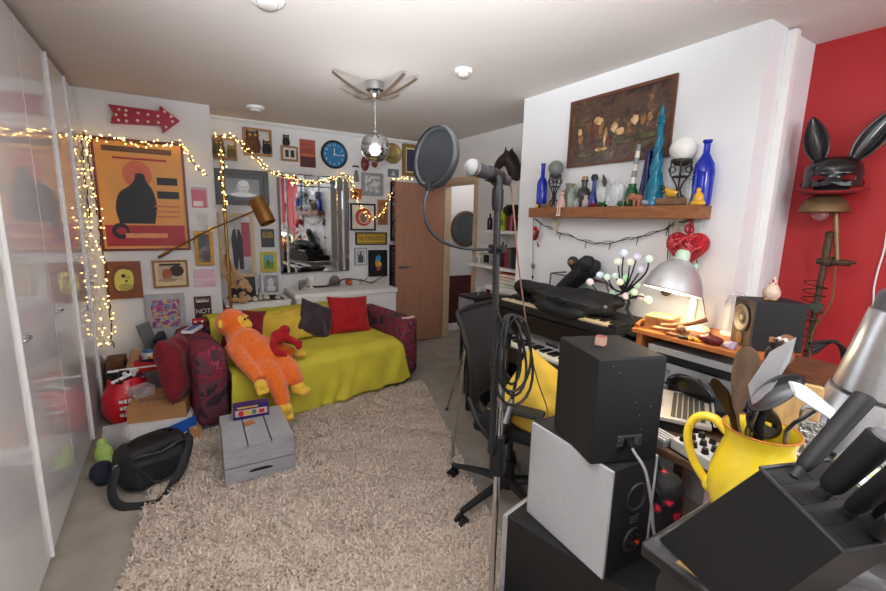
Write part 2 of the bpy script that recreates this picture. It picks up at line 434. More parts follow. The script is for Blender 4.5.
# ------------------------------------------------------------------ shag rug
def rug():
    x0, x1, y0, y1 = 0., 1., .55, 3.42
    def XX(u, y): k = (y-.55)/2.87; return (-.44+.30*k)*(1-u)+(.95+.98*k)*u
    v = []; f = []
    nx, ny = 60, 90
    for j in range(ny+1):
        for i in range(nx+1):
            y = y0+(y1-y0)*j/ny; x = XX(i/nx, y)
            v.append((x, y, .016+.008*noise.noise(Vector((x*9, y*9, 0)))))
    for j in range(ny):
        for i in range(nx): k = j*(nx+1)+i; f.append((k, k+1, k+nx+2, k+nx+1))
    r = random.Random(3)
    N = 60000
    for q in range(N):
        y = y1+.01-(y1-y0)*r.random()**1.0; x = XX(r.uniform(-.005, 1.005), y); z = .008
        a = 2*PI*noise.noise(Vector((x*5, y*5, 3)))+r.gauss(0, 1.7); l = r.uniform(.012, .024); hh = r.uniform(.016, .032)
        dx, dy = math.cos(a)*l, math.sin(a)*l; wx, wy_ = -math.sin(a)*.0033, math.cos(a)*.0033
        o = len(v)
        v += [(x-wx, y-wy_, z), (x+wx, y+wy_, z), (x+dx*.45+wx*1.2, y+dy*.45+wy_*1.2, z+hh*.75), (x+dx*.45-wx*1.2, y+dy*.45-wy_*1.2, z+hh*.75), (x+dx+wx*.5, y+dy+wy_*.5, z+hh*.8), (x+dx-wx*.5, y+dy-wy_*.5, z+hh*.8)]
        f += [(o, o+1, o+2, o+3), (o+3, o+2, o+4, o+5)]
    me = bpy.data.meshes.new('shag_rug'); me.from_pydata(v, [], f)
    m = bpy.data.materials.new('shag_wool'); m.use_nodes = True; nt = m.node_tree; p = nt.nodes['Principled BSDF']
    g = nt.nodes.new('ShaderNodeNewGeometry'); rp = nt.nodes.new('ShaderNodeValToRGB')
    e = rp.color_ramp.elements; e[0].color = (*lin((182, 165, 150)), 1); e[1].color = (*lin((222, 207, 193)), 1)
    nt.links.new(g.outputs['Random Per Island'], rp.inputs[0]); nt.links.new(rp.outputs[0], p.inputs['Base Color']); p.inputs['Roughness'].default_value = .95
    me.materials.append(m)
    me.polygons.foreach_set('use_smooth', [True]*len(me.polygons))
    o = bpy.data.objects.new('shag_rug', me); COL.objects.link(o)
    tag(o, 'beige shag pile rug covering the floor in front of the sofa', 'rug')
rug()
# ------------------------------------------------------------------ sofa
POP = ramp_mat('pop_print_cloth', 'noise', 5.2, [(0, (46, 26, 38)), (.40, (92, 52, 64)), (.50, (128, 34, 52)), (.56, (74, 46, 58)), (.61, (176, 54, 82)), (.645, (96, 28, 44))], .85, dist=1.6, detail=2.)
SO = (.05, 3.27, 0); SA = R(8)
sofa = thing('sofa', 'two-seat sofa with dark pink patterned arms under the yellow throw', 'sofa', SO, SA)
SW = 1.93
def soft_box(x0, x1, y0, y1, z0, z1, bev, nm, m, par, seed=0, puff=.012):
    b = B(); b.box(((x0+x1)/2, (y0+y1)/2, (z0+z1)/2), (x1-x0, y1-y0, z1-z0), bev=bev)
    o = b.build(nm, m, par, ang=80)
    sb = o.modifiers.new('s', 'SUBSURF'); sb.levels = 2; sb.render_levels = 2; sb.subdivision_type = 'SIMPLE'
    bake(o)
    for v in o.data.vertices:
        c = v.co; n = noise.noise(c*6+Vector((seed, 0, 0)))
        v.co += Vector((n*puff, noise.noise(c*6+Vector((seed, 9, 0)))*puff, noise.noise(c*6+Vector((seed, 0, 9)))*puff*.6))
    return o
soft_box(0, .22, 0, .88, .045, .63, .07, 'arm', POP, sofa, 1)
soft_box(SW-.22, SW, 0, .88, .045, .63, .07, 'arm', POP, sofa, 2)
soft_box(.21, SW-.21, .64, .88, .06, .66, .06, 'backrest', POP, sofa, 3)
soft_box(.215, SW-.215, .04, .65, .12, .41, .05, 'seat', POP, sofa, 4)
for x in (.06, SW-.06):
    for y in (.08, .8): B().cyl((x, y, 0), (x, y, .06), .022, .03, n=12).build('foot', GREYM, sofa)
# torn pale patch on the right arm
B().lathe([(0, .012), (.05, .01), (.06, 0)], (SW-.10, .06, .618), n=14, sx=1.3, sy=.6).build('torn_patch', M('torn_wadding', (226, 202, 178), .9, bump=.6), sofa)

# the throw
YEL = M('yellow_throw_cloth', (206, 194, 62), .9, var=.10, vs=5, bump=.35, bs=300)
prof = [(.895, .30), (.897, .5), (.895, .66), (.87, .685), (.78, .69), (.68, .688), (.645, .66), (.628, .56), (.60, .455), (.56, .43), (.42, .425), (.25, .425), (.10, .428), (.03, .415), (-.005, .38), (-.018, .30), (-.028, .2), (-.035, .11), (-.05, .025)]
pp = [Vector((0, y, z)) for y, z in prof]; pc = catmull(pp, 4)
vs = []; fs = []; nx = 90; nr = len(pc)
for j, p in enumerate(pc):
    t = j/(nr-1)
    fr = max(0, (t-.72)/.28)
    for i in range(nx+1):
        u = i/nx
        xa = .232-.05*fr; xb = SW-.232+.07*fr
        x = xa+(xb-xa)*u
        n1 = noise.noise(Vector((x*3.1+t*3, t*5, 1))); n2 = noise.noise(Vector((x*9-t*8, t*6, 5))); fold = math.sin(x*26+n1*5+t*3)*.5+.5
        y, z = p.y, p.z
        if fr > 0:
            y -= .02+fr*(.035*fold+.03*n1); z = max(.012, z+fr*(.02*n1)+ (fr**3)*(.05*max(0, u-.55)*2))
        else:
            z += .010*n2+.012*abs(n1)+.004; y -= .010*n2+(.012 if .3 < t < .5 else 0)
        if j == nr-1: z = max(.012, z)
        vs.append((x+.012*n2*fr, y, z))
for j in range(nr-1):
    for i in range(nx): k = j*(nx+1)+i; fs.append([k, k+1, k+nx+2, k+nx+1])
o = B().add(vs, fs).build('sofa_throw', YEL, None, SO, SA, ang=180)
md = o.modifiers.new('s', 'SOLIDIFY'); md.thickness = .005; md.offset = 1; bake(o)
tag(o, 'mustard yellow throw draped over the sofa back and seat', 'throw')

def cushion(label, c, w, h, t, m, rot, seed=1, group=None, name='cushion'):
    return one(B().pillow(w, h, t, seed=seed, wr=.03), name, m, label, 'cushion', c, ang=80, rot=rot, group=group, weld=True)
REDC = M('bright_red_plush', (172, 18, 28), .9, var=.22, vs=12, bump=.3, bs=160, sheen=.12)
DRED = M('dark_red_plush', (122, 20, 34), .9, var=.25, vs=12, bump=.3, bs=160, sheen=.12)
PURP = M('aubergine_velvet', (44, 22, 44), .6, var=.35, vs=7, bump=.15, sheen=.4)
MUST = M('mustard_cloth', (214, 178, 66), .9, var=.12, vs=10, bump=.3, bs=200)
def sp(x, y, z):
    return Vector((SO[0]+x*math.cos(SA)-y*math.sin(SA), SO[1]+x*math.sin(SA)+y*math.cos(SA), z))
cushion('bright red square cushion at the right end of the sofa', sp(1.46, .55, .605), .42, .38, .13, REDC, (R(-24), R(3), SA-.12), 2, 'loose cushions on the sofa')
cushion('dark purple cushion standing on its corner beside the bright red one', sp(1.11, .55, .60), .36, .34, .12, PURP, (R(-22), R(24), SA+.1), 5, 'loose cushions on the sofa')
cushion('mustard yellow oblong cushion between the plush monkey and purple cushion', sp(.80, .53, .575), .46, .31, .12, MUST, (R(-26), R(-6), SA+.05), 8, 'loose cushions on the sofa')
cushion('dark red cushion tucked behind the orange plush monkey', sp(.47, .545, .60), .34, .36, .13, DRED, (R(-22), R(12), SA-.1), 11, 'loose cushions on the sofa')
cushion('dark red plush cushion draped over the outer side of left sofa arm', (-.06, 3.50, .47), .36, .46, .17, DRED, (R(-8), R(4), SA+R(62)), 14)

# ------------------------------------------------------------------ plush monkey
ORA = M('orange_fur', (252, 116, 24), .95, var=.14, vs=60, bump=.8, bs=170, sheen=.5)
PYEL = M('yellow_plush', (244, 196, 62), .95, var=.15, vs=40, bump=.5, bs=170, sheen=.3)
mk = thing('plush_monkey', 'long orange plush monkey with yellow face sprawled on the sofa', 'plush toy', (0, 0, 0))
b = B()
hd = Vector((.325, 3.58, .735))
b.ball(hd, (.115, .11, .11))
spine = [Vector((.34, 3.56, .66)), Vector((.40, 3.47, .58)), Vector((.47, 3.39, .52)), Vector((.52, 3.33, .475))]
b.tube(spine, [.08, .125, .128, .105], 14, smooth=5); b.ball(spine[-1], .115); b.ball(spine[1], .132)
lg1 = [Vector((.49, 3.30, .47)), Vector((.53, 3.17, .42)), Vector((.565, 3.09, .30)), Vector((.575, 3.06, .21))]
lg2 = [Vector((.58, 3.36, .475)), Vector((.64, 3.25, .46)), Vector((.675, 3.15, .40)), Vector((.69, 3.13, .33))]
b.tube(lg1, [.078, .068, .06, .052], 12, smooth=5); b.tube(lg2, [.072, .065, .06, .052], 12, smooth=5)
ar1 = [Vector((.45, 3.50, .60)), Vector((.58, 3.47, .56)), Vector((.68, 3.44, .50)), Vector((.74, 3.41, .475))]
ar2 = [Vector((.31, 3.42, .60)), Vector((.35, 3.28, .52)), Vector((.40, 3.18, .46)), Vector((.43, 3.12, .41))]
b.tube(ar1, [.06, .052, .047, .042], 12, smooth=5); b.tube(ar2, [.062, .054, .048, .042], 12, smooth=5)
o = b.build('body', ORA, mk); remesh(o, .011, 3)
for v in o.data.vertices:
    v.co += v.normal*(.006*noise.noise(v.co*60)+.004*noise.noise(v.co*140))
def lump(nm, c, r, m, par, rot=None): return B().ball(c, r, rot=rot).build(nm, m, par, ang=180)
fdir = Vector((.80, -.60, .08)).normalized()
q = B(); q.ball(hd+fdir*.098+Vector((0, 0, -.025)), (.062, .045, .05)); q.ball(hd+fdir*.088+Vector((.018, .022, .025)), (.035, .03, .035)); q.ball(hd+fdir*.088+Vector((-.016, -.022, .025)), (.035, .03, .035))
face = q.build('face', PYEL, mk); remesh(face, .008, 4)
for dx in (-.022, .022): B().ball(hd+fdir*.121+Vector((dx*.6, dx*.8, .028)), .010, 10, 8).build('eye', BLACK, face)
q = B(); q.tube([hd+fdir*.139+Vector((-.02, -.026, -.036)), hd+fdir*.146+Vector((0, 0, -.045)), hd+fdir*.139+Vector((.02, .026, -.034))], .0035, 6, smooth=4); q.build('mouth', M('mouth_thread', (150, 40, 30), .8), face)
lump('ear', hd+Vector((-.085, -.07, .01)), (.02, .035, .037), PYEL, mk); lump('ear', hd+Vector((.06, .09, .01)), (.02, .035, .037), PYEL, mk)
def paw(nm, c, d, s=1.):
    d = Vector(d).normalized(); b = B(); b.ball(c, (.05*s, .05*s, .045*s))
    side = d.cross(Vector((0, 0, 1))).normalized()
    for k in (-1, 0, 1): b.tube([c+side*(.024*k*s), c+d*(.055*s)+side*(.03*k*s)], [.026*s, .019*s], 8); b.ball(c+d*(.058*s)+side*(.03*k*s), .02*s, 10, 8)
    o = b.build(nm, PYEL, mk); remesh(o, .008, 3)
paw('foot', Vector((.575, 3.05, .185)), (.1, -.5, -.8), 1.25); paw('foot', Vector((.70, 3.115, .30)), (.5, -.5, -.3), 1.1)
paw('hand', Vector((.775, 3.395, .475)), (.8, -.25, -.1), .8); paw('hand', Vector((.438, 3.095, .375)), (.2, -.5, -.7), .95)
# small red plush clinging to it
mr = thing('plush_toy', 'small red long-armed plush clinging to the orange monkey', 'plush toy', (0, 0, 0))
b = B(); c = Vector((.625, 3.375, .635))
b.ball(c, .06); b.ball(c+Vector((.045, -.01, .05)), .042); b.tube([c, c+Vector((-.05, -.06, -.03)), c+Vector((-.04, -.12, -.085)), c+Vector((.03, -.14, -.10))], .028, 10, smooth=5)
b.tube([c+Vector((.03, 0, .01)), c+Vector((.1, -.07, -.03)), c+Vector((.14, -.08, -.09))], .025, 10, smooth=5); b.tube([c+Vector((0, .02, -.02)), c+Vector((.1, .0, -.05)), c+Vector((.17, -.02, -.08))], .026, 10, smooth=5)
o = b.build('body', REDC, mr); remesh(o, .009, 3)
for dx in (-.012, .014): B().ball(c+Vector((.055+dx, -.047, .062+dx*.3)), .006, 8, 6).build('eye', BLACK, mr)
# things lying along the left arm
t = thing('magazine_pack', 'thin white and blue box lying on top of left sofa arm', 'box', sp(.10, .60, .632), SA+R(58))
B().box((0, 0, .012), (.20, .09, .022), bev=.003).build('tray', WHITE, t); B().box((0, 0, .0245), (.17, .05, .003)).build('blue_panel', M('blue_card', (54, 84, 168), .4), t)
t = thing('red_tin', 'small red round tin with white spots behind left sofa arm', 'tin', sp(.18, .78, .632), 0)
b = B(); b.cyl((-.05, 0, .03), (.05, 0, .03), .028, n=20); b.build('tin_body', M('red_lacquer', (170, 24, 34), .3), t)
for k in range(2): b = B(); b.lathe([(0, .0012), (.009, 0)], (-.025+.05*k, -.0285, .032), (0, -1, .0), n=10); b.build('spot', WHITE, t)

# ------------------------------------------------------------------ grey crate with a puzzle box on it
GRY = M('grey_painted_wood', (158, 160, 164), .55, var=.14, vs=12, bump=.2, aniso=(1, 6, 6))
cr = thing('wooden_crate', 'grey painted slatted wooden crate box on the shag rug', 'crate', (.345, 2.76, 0), R(-2))
def cratebox():
    w, d, h = .385, .48, .245
    for i in range(3): B().box(((i-1)*(w/3), 0, h-.011), (w/3-.007, d, .022), bev=.002).build('lid_slat', GRY, cr)
    f = B()
    for z in (.062, .176): f.box((0, -d/2+.009, z), (w, .018, .107), bev=.002)
    f.build('front_panel', GRY, cr)
    for z in (.062, .176):
        B().box((0, d/2-.009, z), (w, .018, .107), bev=.002).build('back_slat', GRY, cr)
        for s in (-1, 1): B().box((s*(w/2-.009), 0, z), (.018, d-.038, .107), bev=.002).build('side_slat', GRY, cr)
    g = B(); g.prism([(.045*math.cos(t)+(.022 if math.cos(t) > 0 else -.022), .009*math.sin(t)+.075+.004*math.sin(t)**2) for t in [2*PI*i/24 for i in range(24)]], -d/2-.0012, -d/2+.002)
    g.build('hand_slot', M('slot_dark', (10, 10, 10), .9), cr)
    B().box((0, 0, .012), (w-.04, d-.04, .014)).build('bottom_board', GRY, cr)
cratebox()
t = thing('puzzle_box', 'purple boxed game standing on the grey crate', 'box', (.345, 2.905, .247), R(-4))
B().box((0, 0, .048), (.215, .062, .094), bev=.002).build('box_body', M('purple_card', (52, 30, 104), .4), t)
b = B(); flat_shapes(b, .205, .085, [('r', 0, 0, -.08, .94, .5), ('e', 1, -.3, -.1, .08, .22), ('e', 2, -.12, -.1, .09, .2), ('e', 3, .08, -.08, .07, .2), ('r', 1, .3, -.1, .16, .3), ('r', 4, -.1, .36, .6, .12)], -.031)
for v in range(len(b.v)): b.v[v] = (b.v[v][0], b.v[v][1], b.v[v][2]+.048)
b.build('printed_front', [M('pale_card', (206, 178, 168), .4), M('card_red', (188, 40, 50), .4), M('card_yellow', (220, 180, 60), .4), M('card_green', (70, 130, 90), .4), M('card_gold', (214, 170, 80), .4)], t, ang=0)
one(B().box((0, 0, .004), (.06, .05, .007), bev=.001), 'wooden_coaster', M('raw_wood', (176, 112, 70), .6), 'small brown wooden tile lying on the grey crate lid', 'coaster', (.315, 2.80, .246), .3)

# ------------------------------------------------------------------ pile on the floor by the wardrobe
BOXB = M('cardboard', (176, 128, 82), .75, var=.08, vs=5, bump=.05)
t = thing('white_box', 'long white cardboard box under the brown toy box', 'box', (-.165, 3.56, 0), R(-7))
B().box((0, 0, .065), (.40, .38, .13), bev=.003).build('box_body', WHITE, t)
b = B(); b.prism([(-.198, .13), (.198, .13), (.198, .10), (.05, .10), (.03, .085), (-.03, .085), (-.05, .10), (-.198, .10)], -.1935, -.191); b.build('front_flap', WHITE, t, ang=0)
t = thing('toy_box', 'brown cardboard toy box with blue lettering on its lid', 'box', (-.165, 3.56, .132), R(-9))
B().box((0, .0, .055), (.35, .34, .11), bev=.003).build('box_body', BOXB, t)
B().box((0, -.003, .1125), (.355, .352, .004), bev=.001).build('lid', BOXB, t)
b = B(); b.prism([(-.05, .11), (.05, .11), (.045, .085), (-.045, .085)], -.1785, -.176); b.build('lid_tab', BOXB, t, ang=0)
text('playmobil', .075, M('blue_ink', (46, 62, 112), .5), t, (.02, -.06, .1147), (0, 0, PI), ext=.0003, sx=1.0)
t = thing('clear_tub', 'clear plastic tub of small things on the brown toy box', 'tub', (-.285, 3.615, .248), R(25))
PLA = M('clear_plastic', (226, 228, 232), .12, alpha=.32, var=.05)
b = B(); b.box((0, 0, .04), (.13, .11, .07), bev=.006, taper=1.08); b.build('tub_wall', PLA, t)
b = B()
for k in range(9): b.box((rnd.uniform(-.045, .045), rnd.uniform(-.035, .035), rnd.uniform(.02, .055)), (.025, .016, .016), k % 3, rz=rnd.random()*3)
tag(b.build('contents', [M('tub_red', (150, 50, 50), .5), GREYM, WHITE], t), kind='stuff')
t = thing('storage_crate', 'grey plastic crate behind the brown toy box', 'crate', (-.25, 4.23, 0), 0)
b = B(); b.box((0, 0, .15), (.31, .45, .30), bev=.012); b.build('crate_body', M('crate_grey', (118, 112, 112), .5), t)
# red carrier bag
t = thing('carrier_bag', 'bulging red plastic carrier bag with white print by the wardrobe', 'bag', (-.385, 3.81, 0), R(12))
b = B(); vs = []; fs = []; n, mrows = 30, 14
for j in range(mrows+1):
    tt = j/mrows; z = .36*tt
    rr = (.115+.055*math.sin(PI*min(1, tt*1.05)**.8))
    for i in range(n):
        a = 2*PI*i/n; k = 1+.10*noise.noise(Vector((math.cos(a)*2.2, math.sin(a)*2.2, tt*4)))+.03*math.sin(a*9+tt*5)
        vs.append((rr*k*math.cos(a)*.95, rr*k*math.sin(a)*.9, max(0, z+.012*noise.noise(Vector((a, tt*6, 2))))))
for j in range(mrows):
    for i in range(n): k = (i+1) % n; fs.append([j*n+i, j*n+k, (j+1)*n+k, (j+1)*n+i])
fs.append(list(range(n))[::-1])
o = b.add(vs, fs).build('bag_skin', M('red_polythene', (206, 26, 42), .28, var=.1, bump=.3, bs=25, coat=.3), t, ang=180)
md = o.modifiers.new('s', 'SOLIDIFY'); md.thickness = .003; bake(o)
for r_ in range(3):
    b = B()
    for k in range(7):
        a = -PI/2+.1+(k-3)*.155; z = .215-.05*r_
        rr = .181; wv = .012 if (k+r_) % 2 else .017
        p = Vector((rr*math.cos(a)*.95, rr*math.sin(a)*.9, z)); b.box(p, (wv*1.4, .012, .026 if (k % 3) else .018), rz=a+PI/2)
    b.build('white_print', WHITE, t)
b = B()
for k in range(8):
    a = rnd.random()*6.3; q = [Vector((rnd.uniform(-.11, .11), rnd.uniform(-.11, .11), .34+rnd.uniform(0, .05))) for _ in range(4)]
    b.tube(q, .008 if k < 5 else .012, 6, mi=k % 2, smooth=5)
tag(b.build('bag_contents', [WHITE, BLACK], t), kind='stuff')
one(B().tube([(-.12, 0, 0), (.0, -.006, .004), (.16, .01, .0)], .006, 8, smooth=5), 'white_rod', WHITE, 'thin white rod lying across the red carrier bag', 'rod', (-.32, 3.77, .415), R(-4))
# shoe box and the toys in it
t = thing('shoe_box', 'open red and navy shoe box on the crate behind the toy box', 'box', (-.225, 4.11, .302), R(6))
RB = M('red_card', (206, 48, 38), .5); NB = M('navy_card', (26, 30, 56), .5)
b = B(); w, d, h = .26, .17, .10
for s in (-1, 1): b.box((s*w/2, 0, h/2), (.004, d, h)); b.box((0, s*d/2, h/2), (w, .004, h))
b.box((0, 0, .003), (w, d, .006)); b.build('box_body', RB, t, ang=0)
b = B(); b.prism([(-w/2, h), (w/2, h), (w/2, h*.35)], -d/2-.0035, -d/2-.0022); b.build('navy_corner', NB, t, ang=0)
t = thing('toy_ball', 'white and blue toy ball in the shoe box', 'ball', (-.25, 4.14, .345))
b = B(); b.ball((0, 0, .055), .055, 20, 14); b.build('ball_skin', M('ball_white', (222, 226, 232), .4), t)
b = B(); b.lathe([(.056*math.sin(a), .055+.056*math.cos(a)) for a in (.15, .45, .75, .95)], n=20); b.build('blue_cap', M('ball_blue', (72, 116, 178), .4), t)
one(B().box((0, 0, .035), (.09, .06, .07), bev=.018), 'toy_brick', M('toy_yellow', (244, 178, 46), .45), 'orange yellow plastic toy against the ball in the shoe box', 'toy', (-.21, 4.075, .345), .5)
one(B().box((0, 0, .035), (.10, .05, .06), bev=.02), 'folded_cloth', M('pale_cloth', (206, 202, 196), .9), 'pale folded cloth sticking out of the shoe box', 'cloth', (-.155, 4.07, .345), .2)
one(B().lathe([(.0, 0), (.045, 0), (.03, .19), (.024, .19), (.0, .185)], n=18), 'card_tube', M('tan_card', (190, 146, 108), .8), 'tan tapered card tube leaning beside the shoe box', 'tube', (-.372, 4.06, .303), rot=(R(4), R(14), 0))
one(B().ball((0, 0, .03), (.05, .04, .03)).ball((.03, .02, .05), (.03, .03, .025)), 'black_pouch', BLACKR, 'small crumpled black pouch by the tan tube', 'pouch', (-.375, 4.25, .302))
t = thing('wicker_basket', 'brown wicker basket low behind the red carrier bag', 'basket', (-.49, 4.33, .0))
b = B(); b.box((0, 0, .18), (.13, .22, .36), bev=.01); b.build('basket_body', ramp_mat('wicker', 'wave', 30, [(0, (70, 44, 28)), (1, (136, 92, 60))], .8, dist=3, const=False, bump=.5), t)
# leaning dark panels
t = thing('leaning_canvas', 'big pale grey picture mount leaning on the wall, bright comic print on it', 'picture', (-.115, 4.43, .245), 0, rot=(R(-5), 0, 0))
B().box((0, 0, .335), (.30, .012, .545)).build('mount', M('mount_grey', (172, 172, 174), .6), t, ang=0)
b = B(); b.box((.0, -.0075, .43), (.215, .003, .25)); b.build('print', ramp_mat('comic_print', 'voronoi', 17, [(0, (84, 46, 128)), (.22, (196, 60, 84)), (.38, (84, 132, 176)), (.55, (212, 170, 80)), (.7, (118, 62, 150))], .4, dist=.12), t, ang=0)
one(B().box((0, 0, .17), (.10, .02, .34), bev=.002), 'grey_folder', M('folder_grey', (100, 100, 104), .6), 'dark grey board leaning in front of the comic print', 'board', (-.20, 4.30, .302), R(28), rot=(R(-10), R(-12), R(24)))
one(B().box((0, 0, .12), (.05, .20, .24), bev=.002), 'navy_folder', NB, 'navy blue folder standing by the left sofa arm', 'folder', (-.125, 4.26, .302), rot=(R(6), R(-12), R(-10)))
t = thing('blue_folder', 'bright blue folder standing behind the black shoulder bag', 'folder', (-.10, 3.27, 0), R(14))
B().prism([(-.14, 0), (.14, 0), (.14, .155), (-.14, .10)], 0, .012).build('folder_card', M('blue_plastic', (24, 88, 176), .4), t, ang=0)
t = thing('small_box', 'small brown cardboard box between the white box and sofa', 'box', (.02, 3.30, 0), R(8))
B().box((0, 0, .04), (.07, .12, .08), bev=.002).build('box_body', BOXB, t); B().box((0, 0, .0806), (.02, .118, .001)).build('tape', M('parcel_tape', (196, 160, 110), .3), t)
t = thing('display_case', 'clear plastic case with dark base left of white box', 'case', (-.425, 3.36, 0), R(5))
B().box((0, 0, .09), (.14, .14, .12), bev=.004).build('case_shell', PLA, t); B().box((0, 0, .015), (.15, .15, .03), bev=.003).build('case_base', M('case_dark', (96, 70, 70), .5), t); B().box((0, .0, .07), (.06, .02, .06), bev=.01).build('model', M('model_red', (120, 60, 60), .5), t)
o = one(B().ball((0, 0, .05), (.05, .07, .06)).ball((.02, -.05, .03), (.03, .05, .035)).ball((-.01, .05, .09), (.03, .035, .05)), 'green_bag', M('lime_mesh', (176, 206, 110), .7, var=.2), 'crumpled lime green bag by the wardrobe foot', 'bag', (-.48, 3.22, 0)); remesh(o, .01, 3)
o = one(B().ball((0, 0, .04), (.06, .09, .05)).ball((.02, -.08, .025), (.05, .05, .03)), 'navy_cloth', M('navy_cloth', (30, 32, 52), .9, bump=.4), 'navy cloth heap on the floor by wardrobe', 'cloth', (-.47, 3.02, 0)); remesh(o, .01, 3)
# black shoulder bag
NYL = M('black_nylon', (24, 24, 27), .65, var=.25, vs=8, bump=.25, bs=220)
t = thing('shoulder_bag', 'black nylon shoulder bag with a long strap on the floor', 'bag', (-.205, 2.86, 0), R(24))
b = B(); b.box((0, 0, .125), (.36, .20, .24), bev=.055); b.box((0, -.01, .22), (.30, .18, .07), bev=.03); b.box((.0, -.095, .10), (.27, .05, .16), bev=.02)
o = b.build('bag_body', NYL, t); remesh(o, .010, 4)
for v in o.data.vertices: v.co += v.normal*.010*noise.noise(v.co*11)
B().tube([(-.155, -.07, .19), (-.10, -.12, .225), (0, -.128, .215), (.11, -.12, .235), (.165, -.06, .19)], .007, 6, smooth=5).build('zip', M('zip_dark', (46, 46, 50), .4), t)
B().tube([(-.12, .02, .245), (-.08, -.01, .285), (0, -.02, .295), (.08, -.01, .285), (.12, .02, .245)], .013, 8, smooth=5, flat=.5).build('grab_handle', NYL, t)
B().tube([(-.12, -.118, .17), (-.05, -.128, .05), (.05, -.128, .05), (.13, -.118, .17)], .008, 6, smooth=5).build('pocket_piping', M('zip_dark', (46, 46, 50), .4), t)
B().tube([(-.185, -.02, .17), (-.235, -.08, .07), (-.225, -.17, .018), (-.12, -.27, .012), (-.06, -.27, .016), (.02, -.19, .03), (.10, -.155, .10), (.17, -.09, .20), (.175, -.02, .225)], .022, 8, smooth=7, flat=.22).build('strap', NYL, t)
for x, y, z in ((-.186, -.02, .165), (.178, -.03, .215)): B().torus((x, y, z), .016, .003, (0, 1, .3), 16, 6).build('ring', STEEL, t)
# ------------------------------------------------------------------ pictures on the wall left of the alcove
PALE = M('pale_paper', (226, 220, 206), .5); CREAM = M('cream_paper', (222, 204, 160), .5)
OAK = M('oak_frame', (170, 122, 78), .5, var=.2, aniso=(6, 6, 1)); WALN = M('walnut_frame', (118, 66, 40), .45, var=.25)
BLKF = M('black_frame', (22, 20, 20), .35); SILF = M('silver_frame', (158, 160, 164), .4, .3); GLDF = GOLD
INK = M('dark_ink', (34, 32, 36), .4); PINK = M('dusty_pink', (206, 112, 132), .5); POR = M('poster_red', (172, 40, 48), .4)
# arrow with little bulbs
pts = [(108.5, 104.5), (113.5, 113.5), (110.8, 123.2), (161, 125.8), (163.2, 133), (179.6, 121), (159.4, 105.5), (159.8, 111.5)]
P3 = [on(x, y, 'y', 4.47) for x, y in pts]; c0 = Vector((P3[0].x*.5+P3[5].x*.5, 4.499, P3[5].z))
ar = thing('arrow_sign', 'red arrow sign with white bulbs above the orange poster', 'sign', c0)
b = B(); b.prism([(p.x-c0.x, p.z-c0.z) for p in P3], -.045, 0); b.build('arrow_box', M('sign_red', (168, 30, 58), .35, var=.1), ar, ang=20)
BULB = M('sign_bulb', (246, 226, 206), .3)
for x, y in ((119, 109.5), (116, 114.5), (118.5, 120), (126, 110.5), (125.5, 115), (126.5, 121), (138, 113), (137.5, 120.5), (148, 114.5), (148, 121.8), (158, 116), (158.5, 122.5), (164.5, 111.5), (166, 127), (171, 116.5), (172.5, 121.5)):
    p = on(x, y, 'y', 4.45); B().ball((0, 0, 0), .011, 10, 8).build('bulb', BULB, ar, loc=(p.x-c0.x, -.05, p.z-c0.z))
# big poster: plain stand-in, same colours and masses
PO = M('poster_orange', (226, 160, 84), .45, var=.06, vs=5); POI = M('poster_dark', (40, 40, 46), .5); POP2 = M('poster_rose', (214, 112, 84), .5); POB = M('poster_brown', (104, 74, 50), .5)
body = [(-.30, -.26), (-.33, -.1), (-.27, .04), (-.15, .10), (-.09, .15), (-.07, .2), (.03, .2), (.05, .15), (.12, .05), (.14, -.1), (.11, -.26)]
body = [(p.x, p.y) for p in catmull([(-.30, -.26, 0), (-.33, -.12, 0), (-.28, .02, 0), (-.16, .09, 0), (-.09, .15, 0), (-.075, .2, 0), (-.02, .215, 0), (.03, .2, 0), (.05, .14, 0), (.12, .05, 0), (.15, -.1, 0), (.11, -.26, 0)], 4)]
framed('jut', (89, 135), (191, 250), 'large framed orange poster with a dark vase shape and red band', M('poster_frame_red', (112, 34, 38), .35), PO,
       [('e', 3, -.05, .20, .17, .13), ('p', 2, body), ('r', 1, 0, -.375, .94, .2), ('e', 2, -.3, -.33, .10, .075), ('e', 1, -.29, -.33, .06, .035), ('r', 4, -.02, .425, .8, .05), ('r', 1, .0, .345, .62, .018),
        ('r', 2, .30, .15, .25, .07), ('r', 2, .30, .02, .27, .07), ('r', 3, .28, -.09, .32, .016), ('r', 3, .28, -.14, .30, .016), ('r', 3, .28, -.19, .28, .016), ('r', 5, 0, -.375, .5, .045)],
       [POR, POI, POP2, POB, M('poster_ochre', (226, 150, 104), .5)], .018, .02, name='framed_poster', cat='poster')
G1 = 'small pictures left of the alcove'
framed('jut', (190.6, 187), (208.3, 208), 'small pink and white card above the white card', None, PINK, [('r', 1, -.1, -.3, .6, .25), ('r', 2, -.02, .44, .96, .1), ('r', 2, .46, 0, .08, .98)], [PALE, M('card_lilac', (190, 178, 190), .5)], 0, .006, name='picture_card', group=G1)
framed('jut', (194.4, 209.5), (210.4, 230), 'small plain white card under the pink card', None, M('white_card', (222, 222, 218), .5), [('r', 1, 0, 0, .7, .7)], [M('faint_grey', (200, 200, 196), .5)], 0, .006, name='picture_card', group=G1)
framed('jut', (193.2, 231), (214.7, 265), 'gold framed dark portrait beside the brass lamp pole', GOLD, ramp_mat('dark_portrait', 'noise', 14, [(0, (34, 34, 36)), (.5, (70, 68, 66)), (.62, (132, 122, 112))], .35, const=False), (), (), .03, .03, group=G1)
